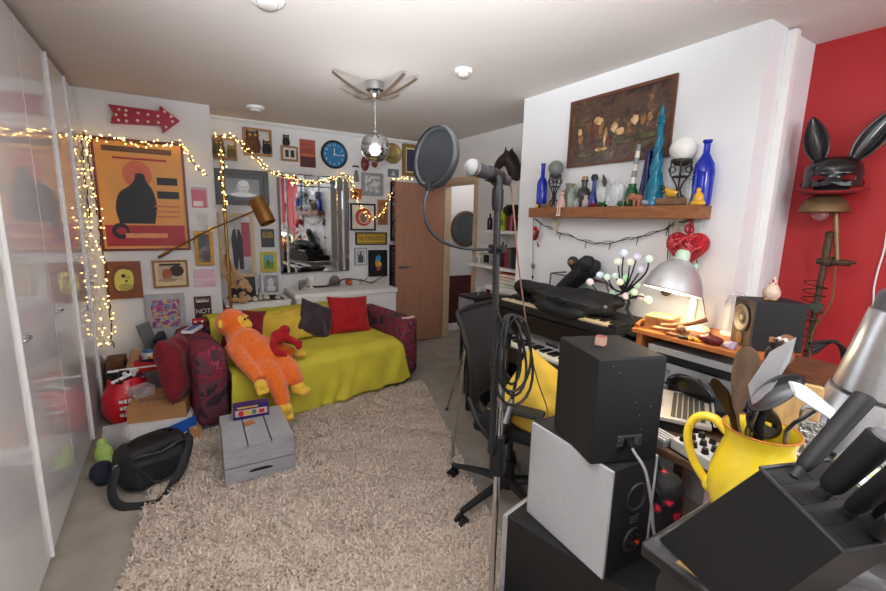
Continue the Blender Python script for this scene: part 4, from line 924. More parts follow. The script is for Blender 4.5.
# ------------------------------------------------------------------ strings of fairy lights
WARM = M('fairy_glow', (255, 206, 120), .4, emit=3.2, var=.0)
LEAD = M('fairy_lead', (58, 52, 40), .7)
bm_ = B().ball((0, 0, 0), .0085, 8, 6).build('fairy_bulb', WARM); FB = bm_.data; bpy.data.objects.remove(bm_)
def fairy(label, path, n, spread=.03, group='strings of warm fairy lights', bs=.72, jag=.02, r=.0028):
    path = [Vector(p) for p in path]; pc = catmull(path, 10)
    t = thing('fairy_lights', label, 'fairy lights', path[0], 0, group)
    O = path[0]
    b = B(); wig = []
    for i, p in enumerate(pc): wig.append(p-O+Vector((rnd.uniform(-1, 1)*jag*.4, 0, rnd.uniform(-1, 1)*jag*.4)))
    b.tube(wig, r, 5); b.tube([p+Vector((jag*.3*math.sin(i*1.3), -.004, jag*.3*math.cos(i*1.7))) for i, p in enumerate(wig)], r, 5)
    dl = [0]
    for i in range(1, len(pc)): dl.append(dl[-1]+(pc[i]-pc[i-1]).length)
    tips = []
    for k in range(n):
        s = dl[-1]*(k+.5)/n; i = max(q for q in range(len(dl)) if dl[q] <= s); i = min(i, len(pc)-2)
        u = (s-dl[i])/max(1e-6, dl[i+1]-dl[i]); p = wig[i]*(1-u)+wig[i+1]*u
        a = rnd.random()*6.3; tip = p+Vector((math.cos(a)*spread*rnd.uniform(.4, 1), -.006-.012*rnd.random(), math.sin(a)*spread*rnd.uniform(.4, 1)))
        b.tube([p, tip], r*.8, 4); tips.append(tip)
    b.build('wire', LEAD, t)
    for tip in tips:
        o = bpy.data.objects.new('fairy_bulb', FB); COL.objects.link(o); o.parent = t; o.location = tip; o.scale = (bs,)*3
    return t
def wp(pts, y): return [on(a, b, 'y', y) for a, b in pts]
fairy('fairy light strand hanging nearest the wardrobe edge', wp([(82, 132), (83, 160), (86, 190), (90, 230), (93, 270), (98, 320), (103, 352)], 4.46), 44, .045)
fairy('fairy light strand hanging over the left edge of the orange poster', wp([(88, 136), (90, 165), (96, 200), (100, 235), (106, 270), (110, 310), (113, 348)], 4.44), 48, .035)
fairy('fairy light strand hanging between wardrobe and orange poster', wp([(76, 134), (80, 170), (86, 205), (91, 250), (95, 290), (99, 335)], 4.45), 36, .04)
fairy('fairy lights along the top of the orange poster and on to corner', wp([(80, 135), (100, 139), (120, 140), (145, 144), (165, 143), (182, 143), (190, 158), (198, 168), (207, 175)], 4.44), 62, .03)
fairy('fairy lights wound down the brass lamp pole', [(LX-.02, LY-.02, 2.13), (LX+.02, LY-.02, 1.98), (LX-.02, LY-.02, 1.85), (LX+.02, LY-.02, 1.72), (LX, LY-.02, 1.58)], 24, .02)
fairy('fairy lights looping across the owl frames towards the mirror', wp([(213, 136), (225, 136), (236, 138), (244, 148), (252, 154), (262, 164), (272, 172), (285, 176), (297, 178)], 4.85), 54, .03)
fairy('fairy lights along the top of the wall mirror', wp([(292, 181), (305, 183), (318, 183), (330, 180), (342, 175), (350, 178), (352, 186)], 4.86), 44, .03)
fairy('fairy lights hanging over the red disc picture', wp([(350, 178), (353, 192), (357, 201), (363, 210), (368, 216), (376, 218), (383, 212), (387, 203), (390, 192)], 4.87), 34, .025)
fairy('fairy lights resting on top of the tall black collage', wp([(391, 180), (398, 179), (405, 178.5), (412, 178.5)], 4.86), 14, .02)
# ------------------------------------------------------------------ alcove right of the door
AW = 2.958
def shelf(p0, p1, x0, label, dep, th=.03):
    a = on(p0[0], p0[1], 'x', x0); c = on(p1[0], p1[1], 'x', x0); z = (a.z+c.z)/2; y1, y0 = a.y, 2.705
    t = thing('wall_shelf', label, 'shelf', (0, 0, 0), 0, 'white shelves beside the door')
    B().box(((x0+AW)/2, (y0+y1)/2, z-th/2), (AW-x0, y1-y0, th), bev=.003).build('board', WHITE, t)
    for y in (y0+.15, y1-.15): B().prism([(AW, z-th), (AW, z-th-.10), (AW-.012, z-th-.10), (AW-.14, z-th)], y-.008, y+.008, plane='xz').build('bracket', WHITE, t, ang=0)
    return z, y0, y1
z1, ya0, ya1 = shelf((484, 229), (518, 232.5), 2.75, 'topmost white wall shelf by the door, bottles and boxes on it', .2)
z2, yb0, yb1 = shelf((466, 263), (519, 270), 2.72, 'middle white wall shelf by the door, dark bottles and books on it', .24)
z3, yc0, yc1 = shelf((486, 285), (521, 291), 2.65, 'lowest white wall shelf by the door under a pile of books', .3, .05)
def ys(px, py, x): return on(px, py, 'x', x).y
def bottle(prof, mat, label, loc, cap=None, capm=None, name='bottle', cat='bottle', group=None, n=20, rz=0, mi2=None):
    t = thing(name, label, cat, loc, rz, group)
    B().lathe(prof, n=n).build('glass_body', mat, t)
    if cap: b = B(); b.lathe(cap, n=16); b.build('stopper', capm, t)
    return t
x = 2.84; gs = 'things on the topmost shelf by the door'
def std_prof(r, h, nr=.3, sh=.62): return [(0, 0), (r*.96, 0), (r, .006), (r, h*sh), (r*.8, h*(sh+.08)), (r*nr, h*(sh+.16)), (r*nr, h*.97), (r*nr*1.25, h*.98), (r*nr*1.25, h), (0, h)]
bottle(std_prof(.028, .17), M('plum_glass', (58, 26, 44), .2), 'small dark plum bottle at left end of topmost door shelf', (x, ys(490, 222, x), z1), group=gs)
one(B().box((0, 0, .085), (.03, .09, .17), bev=.003), 'packet', M('magenta_card', (176, 66, 120), .5), 'thin magenta packet standing on the topmost door shelf', 'packet', (x+.03, ys(495, 222, x), z1), group=gs)
t = thing('carton', 'bright yellow green carton on the topmost door shelf', 'box', (x, ys(504, 222, x), z1), 0, gs)
B().box((0, 0, .105), (.08, .10, .21), bev=.003).build('box_body', M('lime_card', (176, 196, 40), .5), t); B().box((-.041, 0, .08), (.002, .08, .06)).build('front_label', M('lime_dark', (96, 130, 40), .5), t)
t = thing('camera', 'small black camera on a stack on the topmost door shelf', 'camera', (x, ys(512, 222, x), z1), 0, gs)
B().box((0, 0, .07), (.07, .11, .14), bev=.01).build('lower_case', M('maroon_case', (96, 40, 50), .5), t); B().box((0, .01, .20), (.07, .12, .11), bev=.012).build('body', BLACK, t); B().cyl((-.03, .02, .2), (-.075, .02, .2), .035, n=20).build('lens', BLACK, t)
for k, (px, h, m, lab) in enumerate(((514.5, .16, M('pink_label', (190, 90, 120), .5), 'pink slim bottle at right end of topmost door shelf'), (517, .19, BLACK, 'black slim bottle at right end of topmost door shelf'))):
    bottle(std_prof(.022, h, .5, .7), m, lab, (x-.03, ys(px, 222, x), z1), group=gs)
x = 2.83; g2 = 'things on the middle shelf by the door'
t = thing('radio', 'small silver radio at left part of middle door shelf', 'radio', (x, ys(487, 262, x), z2), 0, g2)
B().box((0, 0, .06), (.08, .20, .12), bev=.01).build('case', M('radio_grey', (176, 176, 176), .4), t); B().box((-.042, -.04, .06), (.003, .09, .08)).build('speaker_grille', BLACKR, t); B().box((-.042, .06, .08), (.003, .06, .03)).build('dial', M('dial_cream', (220, 210, 180), .4), t)
for k, (px, r_, h, m, lab) in enumerate(((474, .022, .075, GLASS, 'short clear jar at left end of middle door shelf'), (479, .026, .06, STEEL, 'low metal tin beside the clear jar on middle door shelf'), (482, .018, .09, WHITE, 'small white pot beside the silver radio'))):
    bottle([(0, 0), (r_, 0), (r_, h*.8), (r_*.85, h*.85), (r_*.85, h), (0, h)], m, lab, (x-.03, ys(px, 262, x), z2), name='jar', cat='jar', group=g2)
for k, (px, h, m, lab) in enumerate(((500, .22, M('black_glass', (22, 22, 30), .15), 'first tall black bottle from left on the middle door shelf'), (503.4, .25, M('black_glass', (22, 22, 30), .15), 'second black bottle on the middle door shelf, the tallest'), (506.6, .23, M('ink_blue_glass', (26, 30, 54), .15), 'third black bottle on middle door shelf, beside the books'))):
    bottle(std_prof(.03, h, .35, .7), m, lab, (x-.02, ys(px, 265, x), z2), group=g2)
yb = ys(509, 265, x)
for k, (c_, h, lab) in enumerate((((150, 40, 44), .20, 'red spined book standing left among the shelf books'), ((90, 92, 96), .19, 'grey spined book standing beside the red one'), ((46, 42, 44), .21, 'black spined book standing in the middle of the shelf books'), ((130, 60, 50), .19, 'brick red spined book right of the black one'), ((60, 70, 66), .22, 'dark green spined book at the right end of shelf books'))):
    t = thing('book', lab, 'book', (x, yb-.03-.052*k, z2), 0, 'books standing on the middle door shelf')
    B().box((0, 0, h/2), (.14, .042, h), bev=.003).build('cover', M('book_%d' % c_[0]+'_cloth', c_, .6), t); B().box((.003, 0, h/2+.0015), (.132, .034, h-.004)).build('pages', PALE, t)
zz = z3
for k, (c_, th, w_, lab) in enumerate((((78, 118, 84), .028, .30, 'green book lying at the bottom of the pile'), ((214, 198, 160), .04, .33, 'thick cream book lying second in the pile'), ((196, 168, 104), .025, .31, 'tan book lying third in the pile'), ((176, 72, 62), .035, .34, 'red book lying on top of the pile'))):
    t = thing('book', lab, 'book', (2.80, ys(509, 283, 2.72), zz), R((-2, 3, -3, 2)[k]), 'books piled on the lowest door shelf')
    B().box((0, 0, th/2), (.22, w_, th), bev=.003).build('cover', M('pile_%d_cloth' % c_[0], c_, .6), t); B().box((-.004, 0, th/2), (.216, w_-.012, th-.010)).build('pages', PALE, t); zz += th+.0005
# dark horse head mounted high on the alcove wall
t = thing('horse_bust', 'dark brown carved horse head mounted high on alcove wall', 'wall mount', on(515, 167, 'x', 2.955), -PI/2)
DKB = M('dark_carving', (54, 40, 38), .6, var=.3, vs=30, bump=.4)
b = B(); b.tube([(.04, -.01, -.10), (.045, -.06, -.02), (.02, -.12, .07)], [.075, .07, .055], 14, smooth=5); b.tube([(.03, -.12, .08), (-.04, -.15, .04), (-.10, -.16, -.03)], [.06, .05, .035], 12, smooth=5); b.ball((-.105, -.16, -.04), (.035, .035, .03)); b.ball((.02, -.12, .085), .058)
for k in (-1, 1): b.cyl((.03, -.12+k*.035, .12), (.045, -.12+k*.05, .19), .018, .003, n=8)
o = b.build('head', DKB, t); remesh(o, .011, 3)
B().tube([(.06, -.12, .15), (.10, -.07, .06), (.115, -.03, -.06)], [.012, .02, .015], 8, smooth=5).build('mane', M('mane_black', (30, 24, 24), .8), t)
for k in (-1, 1): B().ball((-.01, -.135+k*.047, .075), .009, 8, 6).build('eye', BLACK, t)
B().lathe([(0, 0), (.09, 0), (.085, .012), (0, .014)], (.04, 0, -.05), (0, -1, 0), n=24).build('mount', DKB, t)

# black hi-fi below the shelves
t = thing('floor_speaker', 'black floor speaker with pale cone left of piano', 'speaker', (2.735, 3.60, 0), R(4))
B().box((0, 0, .21), (.34, .26, .42), bev=.006).build('cabinet', BLACK, t)
b = B(); b.lathe([(.075, 0), (.08, .008), (.065, .010), (.055, -.0), (.02, -.012), (0, -.006)], (-.171, -.02, .20), (-1, 0, 0), n=28); b.build('woofer', M('cone_grey', (170, 168, 164), .4), t)
b = B(); b.lathe([(.03, 0), (.03, .006), (.0, .008)], (-.171, -.02, .34), (-1, 0, 0), n=20); b.build('tweeter', GREYM, t)
t = thing('laser_printer', 'black boxy machine with grey front on the floor speaker', 'printer', (2.735, 3.60, .422), R(4))
B().box((0, 0, .18), (.37, .34, .35), bev=.012).build('case', BLACK, t)
B().box((-.187, .02, .19), (.006, .25, .27), bev=.003).build('front_panel', M('panel_silver', (150, 152, 156), .35), t); B().box((-.191, .02, .10), (.005, .20, .03), bev=.002).build('paper_tray', GREYM, t)
gl = 'little glasses on the black machine'
for px, h, lab in ((470, .09, 'stemmed clear glass left on top of the black machine'), (479, .07, 'red stained small glass right on top of the black machine')):
    p = on(px, 292, 'z', .775); p = (2.66 if px < 475 else 2.80, 3.56, .774)
    bottle([(0, 0), (.025, 0), (.02, .004), (.004, .01), (.004, h*.4), (.026, h*.6), (.03, h), (.027, h), (.022, h*.62), (0, h*.45)], GLASS if px < 475 else M('ruby_glass', (150, 40, 44), .08, alpha=.7), lab, p, name='glass', cat='glass', group=gl)
t = thing('waste_bin', 'white rounded bin between the black machine and piano', 'bin', (2.28, 2.95, 0))
b = B(); b.lathe([(0, 0), (.11, 0), (.12, .02), (.135, .60), (.145, .62), (.13, .70), (.08, .75), (0, .76)], n=28, sx=.85); b.build('bin_body', WHITE, t); B().torus((0, 0, .61), .139, .006, n=28, sx=.85).build('rim', GREYM, t)

# ------------------------------------------------------------------ mic stand, microphone, pop filter
SX, SY = .93, 1.088
st = thing('microphone_stand', 'tall chrome and black microphone stand in the middle', 'microphone stand', (SX, SY, 0))
b = B(); b.lathe([(0, 0), (.12, 0), (.125, .012), (.10, .028), (.03, .04), (0, .042)], n=36); b.build('round_base', M('cast_iron', (36, 36, 38), .6), st)
B().cyl((0, 0, .03), (0, 0, 1.16), .0115, n=18).build('lower_tube', CHROME, st)
b = B(); b.lathe([(0, -.07), (.024, -.07), (.03, -.05), (.03, .03), (.02, .05), (.02, .075), (0, .075)], (0, 0, .722), n=20)
b.box((-.014, 0, .76), (.05, .035, .05), bev=.006); b.build('clutch', BLACK, st)
p0, p1 = Vector((-.026, 0, .74)), Vector((-.053, 0, 1.605))
B().cyl(p0, p1, .0115, n=18).build('upper_rod', M('rod_black', (34, 34, 37), .35), st)
b = B(); b.lathe([(0, 0), (.034, 0), (.036, .006), (.036, .022), (.03, .028), (0, .028)], (.017, -.01, 1.21), (-.3, -1, .1), n=24); b.build('clamp_knob', BLACK, st)
b = B(); b.box((.006, 0, 1.17), (.036, .03, .09), bev=.006); b.build('joint', BLACK, st)
up = (p1-p0).normalized(); cl = p1
b = B(); b.lathe([(0, -.02), (.017, -.02), (.019, .0), (.019, .04), (.012, .06), (0, .06)], cl, up, n=18); b.build('thread_adapter', BLACK, st)
b = B(); b.lathe([(0, 0), (.0165, 0), (.0165, .05), (0, .05)], p0+up*.285, up, n=18); b.build('rod_collar', BLACK, st)
m0 = on(472.5, 167.5, 'y', SY); m1 = on(507, 180.5, 'y', SY+.03); md_ = (m1-m0).normalized(); ml = (m1-m0).length
mc = thing('microphone', 'hand microphone with pale grille clipped on the stand', 'microphone', m0)
b = B(); b.ball((0, 0, 0), (.0255, .0255, .0255), 24, 16); b.build('grille', M('grille_white', (206, 207, 210), .35, .2, bump=.9, bs=900), mc)
b = B(); b.lathe([(.0262, -.004), (.0268, .0), (.0262, .004)], (0, 0, 0), md_, n=24); b.build('grille_ring', STEEL, mc)
b = B(); b.lathe([(.021, .015), (.0225, .03), (.02, .06), (.0165, ml), (.0155, ml+.004), (0, ml+.004)], (0, 0, 0), md_, n=22); b.build('handle', M('mic_grey', (58, 60, 64), .4), mc)
cp = thing('microphone_clip', 'black plastic clip holding the microphone on its stand', 'clip', (SX+cl.x, SY+cl.y, cl.z+.06))
q = m0+md_*(ml*.62)-Vector((SX+cl.x, SY+cl.y, cl.z+.06))
b = B(); b.tube([(0, 0, -.01), (0, 0, .02), q+Vector((0, 0, -.025))], [.015, .013, .014], 12, smooth=3); b.build('stem', BLACK, cp)
b = B(); b.lathe([(.0215, -.035), (.024, -.033), (.0235, .03), (.0205, .032)], q, md_, n=20, arc=5.2); b.build('cradle', BLACK, cp)
# copper coloured cable from the mic
CUP = M('copper_cable', (146, 106, 94), .45, var=.1)
mcp = [m1+md_*.004]+[on(x, y, 'y', Y) for x, y, Y in ((511.5, 189, 1.2), (514, 215, 1.2), (518, 260, 1.2), (523, 300, 1.22), (530, 350, 1.25), (539, 385, 1.28), (548, 416, 1.30))]+[Vector((1.40, 1.30, .40)), Vector((1.42, 1.30, .03))]
t = thing('microphone_cable', 'copper pink cable running down from the microphone', 'cable', mcp[0])
B().tube([p-mcp[0] for p in mcp], 0.003, 8, smooth=6).build('lead', CUP, t); b = B(); b.lathe([(0, -.002), (.0095, -.002), (.0095, .035), (.006, .05), (0, .05)], (0, 0, 0), mcp[1]-mcp[0], n=14); b.build('plug', M('plug_copper', (150, 100, 84), .35, .5), t)
# pop filter
pc_ = on(435, 157.5, 'y', SY); pn = Vector((.97, .2, -.12)).normalized()
pf = thing('pop_filter', 'round black pop filter on a bent gooseneck arm', 'pop filter', pc_)
b = B(); b.torus((0, 0, 0), .0815, .0075, pn, 48, 10); b.lathe([(.085, -.012), (.088, -.008), (.088, .008), (.085, .012)], (0, 0, 0), pn, n=48); b.build('hoop', M('hoop_grey', (52, 54, 58), .4), pf)
b = B(); b.lathe([(0, .001), (.08, .001), (.08, -.001), (0, -.001)], (0, 0, 0), pn, n=48); b.build('mesh_screen', M('nylon_mesh', (36, 38, 42), .9, alpha=.95, bump=.4, bs=900), pf)
gp = [on(x, y, 'y', Y) for x, y, Y in ((429.5, 187, SY), (425, 199, SY), (424.5, 214, SY), (430, 230, SY-.0), (443, 242, SY), (462, 248, SY), (480, 249.5, SY), (493, 249, SY))]
b = B(); b.tube([p-pc_ for p in gp], .0048, 10, smooth=6); b.build('gooseneck', M('gooseneck_metal', (70, 72, 76), .3, .7), pf)
b = B(); b.box(gp[0]-pc_+Vector((0, 0, .004)), (.02, .02, .03), bev=.004); b.build('neck_joint', BLACK, pf)
b = B(); e = gp[-1]-pc_; b.box(e+Vector((.01, 0, 0)), (.035, .035, .03), bev=.004); b.cyl(e+Vector((.01, -.018, 0)), e+Vector((.01, -.045, 0)), .010, n=12); b.build('clamp', BLACK, pf)
# coiled black cable hung on the clamp knob
t = thing('coiled_cable', 'coiled black cable with silver plugs hung on the stand', 'cable', (SX-.02, SY-.05, 1.215))
for k in range(4):
    cx, w_, h_ = -.012+.008*k, .066+.014*(k % 3), .235+.030*((k*2) % 5)/2; pts = []
    for i in range(25):
        a = 2*PI*i/24; s = math.sin(a/2)**2
        pts.append((cx+.5*.055*k*0+w_*math.sin(a)*(.55+.45*s)-.02*s*(k-2)*.8, -.012-.006*k+.02*math.sin(a*1+k), .035-(h_)*s))
    B().tube(pts, .0048, 7).build('loop', CABLE, t)
for tx, a, c in ((-.03, (502, 384), (501.5, 408)), (.01, (512, 399), (505, 423))):
    A_ = on(a[0], a[1], 'y', SY-.05)-t.location; C_ = on(c[0], c[1], 'y', SY-.05)-t.location; d = C_-A_; L = d.length
    b = B(); b.lathe([(0, 0), (.0095, 0), (.0105, .01), (.0105, L), (.008, L), (0, L-.004)], A_, d, n=16); b.build('plug', STEEL, t)
    B().tube([A_+Vector((.0, 0, .16))+Vector((-.03 if tx < 0 else .03, 0, .05)), A_+Vector((-.01 if tx < 0 else .015, 0, .07)), A_+Vector((0, 0, .0))], [.0048, .0048, .0075], 7, smooth=5).build('loop', CABLE, t)

# ------------------------------------------------------------------ office chair
CHX, CHY = 1.60, 1.64; CB = M('chair_black', (26, 26, 28), .5); MESHM = M('chair_mesh', (40, 40, 43), .85, var=.2, vs=120, bump=.5, bs=400, alpha=.9)
ch = thing('office_chair', 'black mesh-backed office chair with armrests at the piano', 'chair', (CHX, CHY, 0), R(27))
base = Vector((-.08, .06, 0))
for k in range(5):
    a = R(162+72*k); d = Vector((math.cos(a), math.sin(a), 0)); e = base+d*.36
    l = B(); l.tube([base+Vector((0, 0, .115)), base+d*.16+Vector((0, 0, .11)), e+Vector((0, 0, .085))], [.034, .026, .018], 8, smooth=3, flat=.7); leg = l.build('leg', CB, ch)
    s = Vector((-d.y, d.x, 0)); w = B()
    for q in (-1, 1): w.cyl(e+s*(q*.008)+Vector((0, 0, .03)), e+s*(q*.026)+Vector((0, 0, .03)), .03, n=18)
    w.cyl(e+Vector((0, 0, .03)), e+Vector((0, 0, .09)), .009, n=8); w.build('castor', BLACK, leg)
b = B(); b.cyl(base+Vector((0, 0, .07)), base+Vector((0, 0, .24)), .03, n=18); b.cyl(base+Vector((0, 0, .24)), base+Vector((0, 0, .40)), .016, n=14); b.build('gas_lift', CB, ch)
b = B(); b.box(base*.6+Vector((0, 0, .405)), (.18, .24, .06), bev=.012); b.cyl((-.12, .02, .40), (.14, .02, .40), .012, n=10); b.cyl((-.03, -.08, .40), (-.03, -.08, .36), .03, n=14); b.build('tilt_mechanism', GREYM, ch)
b = B(); b.box((0, -.01, .47), (.49, .47, .075), bev=.032); b.build('seat', M('seat_cloth', (30, 30, 33), .9, bump=.3, bs=300), ch, ang=70)
v = []; f = []; nx, nz = 12, 14
def backp(u, w):
    z = .56+.50*w; x = (u-.5)*(.45+.03*math.sin(PI*w)); y = .24+.05*w+.05*w*w+.05*(1-(2*u-1)**2)*.8-.03*math.sin(PI*w)
    return Vector((x, y, z))
for j in range(nz+1):
    for i in range(nx+1): v.append(backp(i/nx, j/nz))
for j in range(nz):
    for i in range(nx): k = j*(nx+1)+i; f.append([k, k+1, k+nx+2, k+nx+1])
o = B().add(v, f).build('backrest', MESHM, ch, ang=180); md = o.modifiers.new('s', 'SOLIDIFY'); md.thickness = .008; bake(o)
b = B(); ed = [backp(0, w/8) for w in range(9)]+[backp(u/8, 1) for u in range(1, 9)]+[backp(1, 1-w/8) for w in range(1, 9)]+[backp(1-u/8, 0) for u in range(1, 9)]
b.tube(ed, .013, 8, smooth=2); b.build('back_frame', CB, ch)
b = B(); b.tube([backp(.5, .25)+Vector((0, .02, 0)), Vector((0, .34, .56)), Vector((0, .27, .44)), Vector((0, .08, .40))], [.02, .028, .03, .026], 10, smooth=5); b.build('back_stem', CB, ch)
for s in (-1, 1):
    b = B(); b.box((s*.29, -.04, .645), (.085, .28, .03), bev=.012); b.build('armrest', M('armrest_black', (40, 40, 43), .6), ch)
    b = B(); b.tube([(s*.12, .05, .40), (s*.25, .06, .395), (s*.295, .03, .46), (s*.293, .0, .60), (s*.29, -.02, .635)], [.018, .022, .024, .022, .02], 8, smooth=4)
    b.tube([(s*.25, .06, .395), (s*.27, .16, .50), (s*.235, .25, .62)], [.02, .018, .014], 8, smooth=4); b.build('arm_support', CB, ch)
cushion('mustard yellow square cushion standing on the office chair seat', (1.535, 1.50, .655), .39, .39, .13, MUST, (R(-16), R(36), R(-32)), 21, name='cushion')
# slender stand by the chair
t = thing('tripod_stand', 'slender metal tripod stand behind the office chair', 'stand', (1.86, 2.62, 0))
top = Vector((0, 0, .60)); LM = M('stand_metal', (150, 140, 128), .35, .7)
for e in ((-.44, -.50, .012), (.12, -.12, .012), (-.05, .17, .012)):
    l = B(); l.tube([top, Vector(e)], .008, 8); q = l.build('leg', LM, t); b = B(); b.ball(e, (.014, .014, .012), 10, 8); b.build('foot', BLACK, q)
b = B(); b.cyl((0, 0, .56), (0, 0, .64), .016, n=14); b.cyl((0, 0, .2), (0, 0, .74), .008, n=10); b.build('hub', BLACK, t)
# ------------------------------------------------------------------ chimney breast: painting, beam shelf and what stands on it
PAINT = ramp_mat('old_oil', 'noise', 6.5, [(.30, (40, 30, 30)), (.40, (66, 46, 42)), (.47, (92, 66, 50)), (.53, (60, 50, 38)), (.60, (112, 84, 60)), (.66, (74, 58, 46)), (.72, (150, 116, 84))], .3, const=False, dist=1.6, detail=6.)
SKINP = ramp_mat('oil_pale', 'noise', 22, [(.35, (150, 104, 66)), (.5, (206, 170, 118)), (.65, (222, 192, 146))], .35, const=False); OIL2 = ramp_mat('oil_ochre', 'noise', 20, [(.35, (84, 54, 40)), (.6, (160, 112, 70))], .35, const=False); OIL3 = ramp_mat('oil_moss', 'noise', 16, [(.35, (58, 50, 34)), (.6, (104, 96, 60))], .35, const=False); OIL4 = ramp_mat('oil_wine', 'noise', 18, [(.35, (60, 32, 32)), (.6, (112, 58, 48))], .35, const=False)
sh_ = []
for cx, cy, sx, sz, mi, k in ((-.24, -.02, .05, .26, 4, 1), (-.19, .14, .055, .07, 1, 2), (-.15, .0, .022, .13, 2, 3), (-.10, -.12, .018, .14, 1, 4), (-.01, .0, .035, .09, 1, 5), (.01, .09, .018, .035, 2, 6), (.05, -.08, .05, .05, 1, 7), (.14, -.06, .022, .10, 2, 8), (.19, .06, .035, .07, 1, 9), (.2, .14, .016, .03, 4, 10), (.27, .02, .028, .08, 2, 11), (.33, .05, .02, .06, 1, 12), (.42, .0, .025, .10, 2, 13), (.12, -.22, .16, .05, 3, 14), (-.39, .02, .025, .07, 1, 15), (-.38, -.1, .03, .06, 2, 16), (-.14, -.31, .06, .03, 1, 17), (.28, -.2, .12, .045, 3, 18), (-.3, -.36, .11, .04, 3, 19), (-.06, -.2, .03, .08, 4, 20), (.38, -.3, .08, .04, 3, 21)):
    pl_ = []
    for i in range(20):
        a = 2*PI*i/20; w_ = 1+.45*noise.noise(Vector((math.cos(a)*1.4+k*3, math.sin(a)*1.4, k*1.7))); pl_.append((cx+sx*w_*math.cos(a), cy+sz*w_*math.sin(a)))
    sh_.append(('p', mi, pl_))
framed('breast', (571, 102.5), (668.8, 156.5), 'large brown framed dark oil painting with pale shapes above shelf', M('mahogany_frame', (98, 60, 44), .4, var=.2), PAINT, sh_, [SKINP, OIL2, OIL3, OIL4], .020, .016, name='framed_painting', cat='painting')
BEAM = ramp_mat('beam_oak', 'noise', 5, [(.3, (104, 62, 34)), (.48, (150, 96, 54)), (.58, (128, 78, 44)), (.72, (166, 110, 66))], .6, const=False, aniso=(6, .8, 6), bump=.25, dist=.6)
SZ = 1.657
t = thing('beam_shelf', 'thick rustic oak beam shelf on the chimney breast', 'shelf', (2.345, 1.83, SZ-.07), 0)
b = B(); b.box((0, 0, .035), (.13, 1.25, .07), bev=.004); b.build('beam', BEAM, t)
for y in (-.48, .44): b = B(); b.box((.055, y, -.02), (.012, .04, .04)); b.box((.02, y, -.005), (.08, .04, .010)); b.build('bracket', M('cream_string', (206, 196, 170), .8), t)
def sy(px, x): return on(px, 205, 'x', x).y
def hz(px, py, x): return on(px, py, 'x', x).z-SZ
GS = 'glass and ornaments on the beam shelf'
def XM(x): return 2.398-(2.398-x)*.52
def P_(x, px): x = XM(x); return (x, sy(px, x), SZ)
bottle(std_prof(.038, hz(541, 164, XM(2.3)), .38, .55), COBALT, 'cobalt blue bottle at the left end of beam shelf', P_(2.3, 541), name='bottle', group=GS)
IRON = M('wrought_iron', (70, 66, 62), .5, .6)
def globe_lamp(px, x, ptop, pjoint, label, gm):
    H = hz(px, ptop, XM(x)); J = hz(px, pjoint, XM(x)); r = (H-J)/2*1.03
    t = thing('globe_candle_holder', label, 'candle holder', P_(x, px), 0, GS)
    B().ball((0, 0, J+r*.97), r, 24, 16).build('globe', gm, t)
    b = B(); b.lathe([(r*.55, J-.0), (r*.7, J+.012), (r*.72, J+.0), (r*.5, J-.02)], n=18)
    for k in range(4):
        a = k*PI/2+.5; d = Vector((math.cos(a), math.sin(a), 0))
        b.tube([d*r*.72+Vector((0, 0, J+.01)), d*r*.74+Vector((0, 0, J*.75)), d*r*.5+Vector((0, 0, J*.62)), d*.012+Vector((0, 0, J*.45)), d*.012+Vector((0, 0, J*.3)), d*r*.7+Vector((0, 0, .006))], .0045, 6, smooth=5)
        b.torus(d*r*.62+Vector((0, 0, J*.82)), .016, .0035, (d.y, -d.x, 0), 14, 6); b.torus(d*r*.35+Vector((0, 0, J*.17)), .014, .003, (d.y, -d.x, 0), 14, 6)
    b.torus((0, 0, J*.66), r*.6, .004, n=20); b.build('iron_stand', IRON, t)
globe_lamp(553.5, 2.31, 161, 176, 'grey globe on a curly iron stand near left shelf end', M('smoky_globe', (120, 122, 118), .35))
globe_lamp(676.5, 2.31, 138, 162, 'large white globe on a curly iron stand on the shelf', M('egg_white', (232, 230, 226), .5))
one(B().ball((0, 0, .018), .018, 14, 10), 'marble', M('bottle_green', (50, 64, 52), .15), 'dark green glass ball at the left tip of the shelf', 'ball', P_(2.23, 538), group=GS)
one(B().ball((0, 0, .012), .012, 12, 8), 'marble', M('toy_yellow', (236, 188, 50), .4), 'tiny yellow ball at the left tip of beam shelf', 'ball', P_(2.205, 537), group=GS)
one(B().box((0, 0, .014), (.04, .09, .028), bev=.006), 'wooden_block', M('old_wood', (120, 90, 66), .7, var=.3), 'low brown wooden block in front of grey globe stand', 'block', P_(2.24, 547), group=GS)
t = thing('sitting_figure', 'pale pink doll sitting with legs over the shelf edge', 'doll', (2.287, sy(561.5, 2.287), SZ), 0, GS)
PD = M('doll_pink', (206, 172, 164), .6)
b = B(); b.lathe([(0, 0), (.025, 0), (.028, .02), (.016, .06), (.010, .075), (0, .08)], n=12); b.build('dress', PD, t); B().ball((0, 0, .092), .017, 12, 8).build('head', M('doll_skin', (222, 190, 168), .6), t)
b = B(); b.ball((.004, 0, .098), .017, 12, 8); b.build('hair', M('doll_hair', (150, 110, 80), .7), t)
for k in (-1, 1):
    l = B(); l.tube([(-.005, k*.010, .012), (-.022, k*.010, .010), (-.026, k*.010, -.05)], .005, 6, smooth=3); q = l.build('leg', M('doll_skin', (222, 190, 168), .6), t); b = B(); b.ball((-.028, k*.010, -.054), (.009, .006, .006), 8, 6); b.build('shoe', WHITE, q)
    B().tube([(-.002, k*.016, .062), (-.012, k*.026, .035), (-.022, k*.018, .02)], .004, 6, smooth=3).build('arm', M('doll_skin', (222, 190, 168), .6), t)
OLIVE = M('olive_glass', (122, 128, 104), .08, alpha=.72); DKG = M('dark_bottle_glass', (56, 58, 50), .08, alpha=.86); CORK = M('cork', (176, 132, 90), .9)
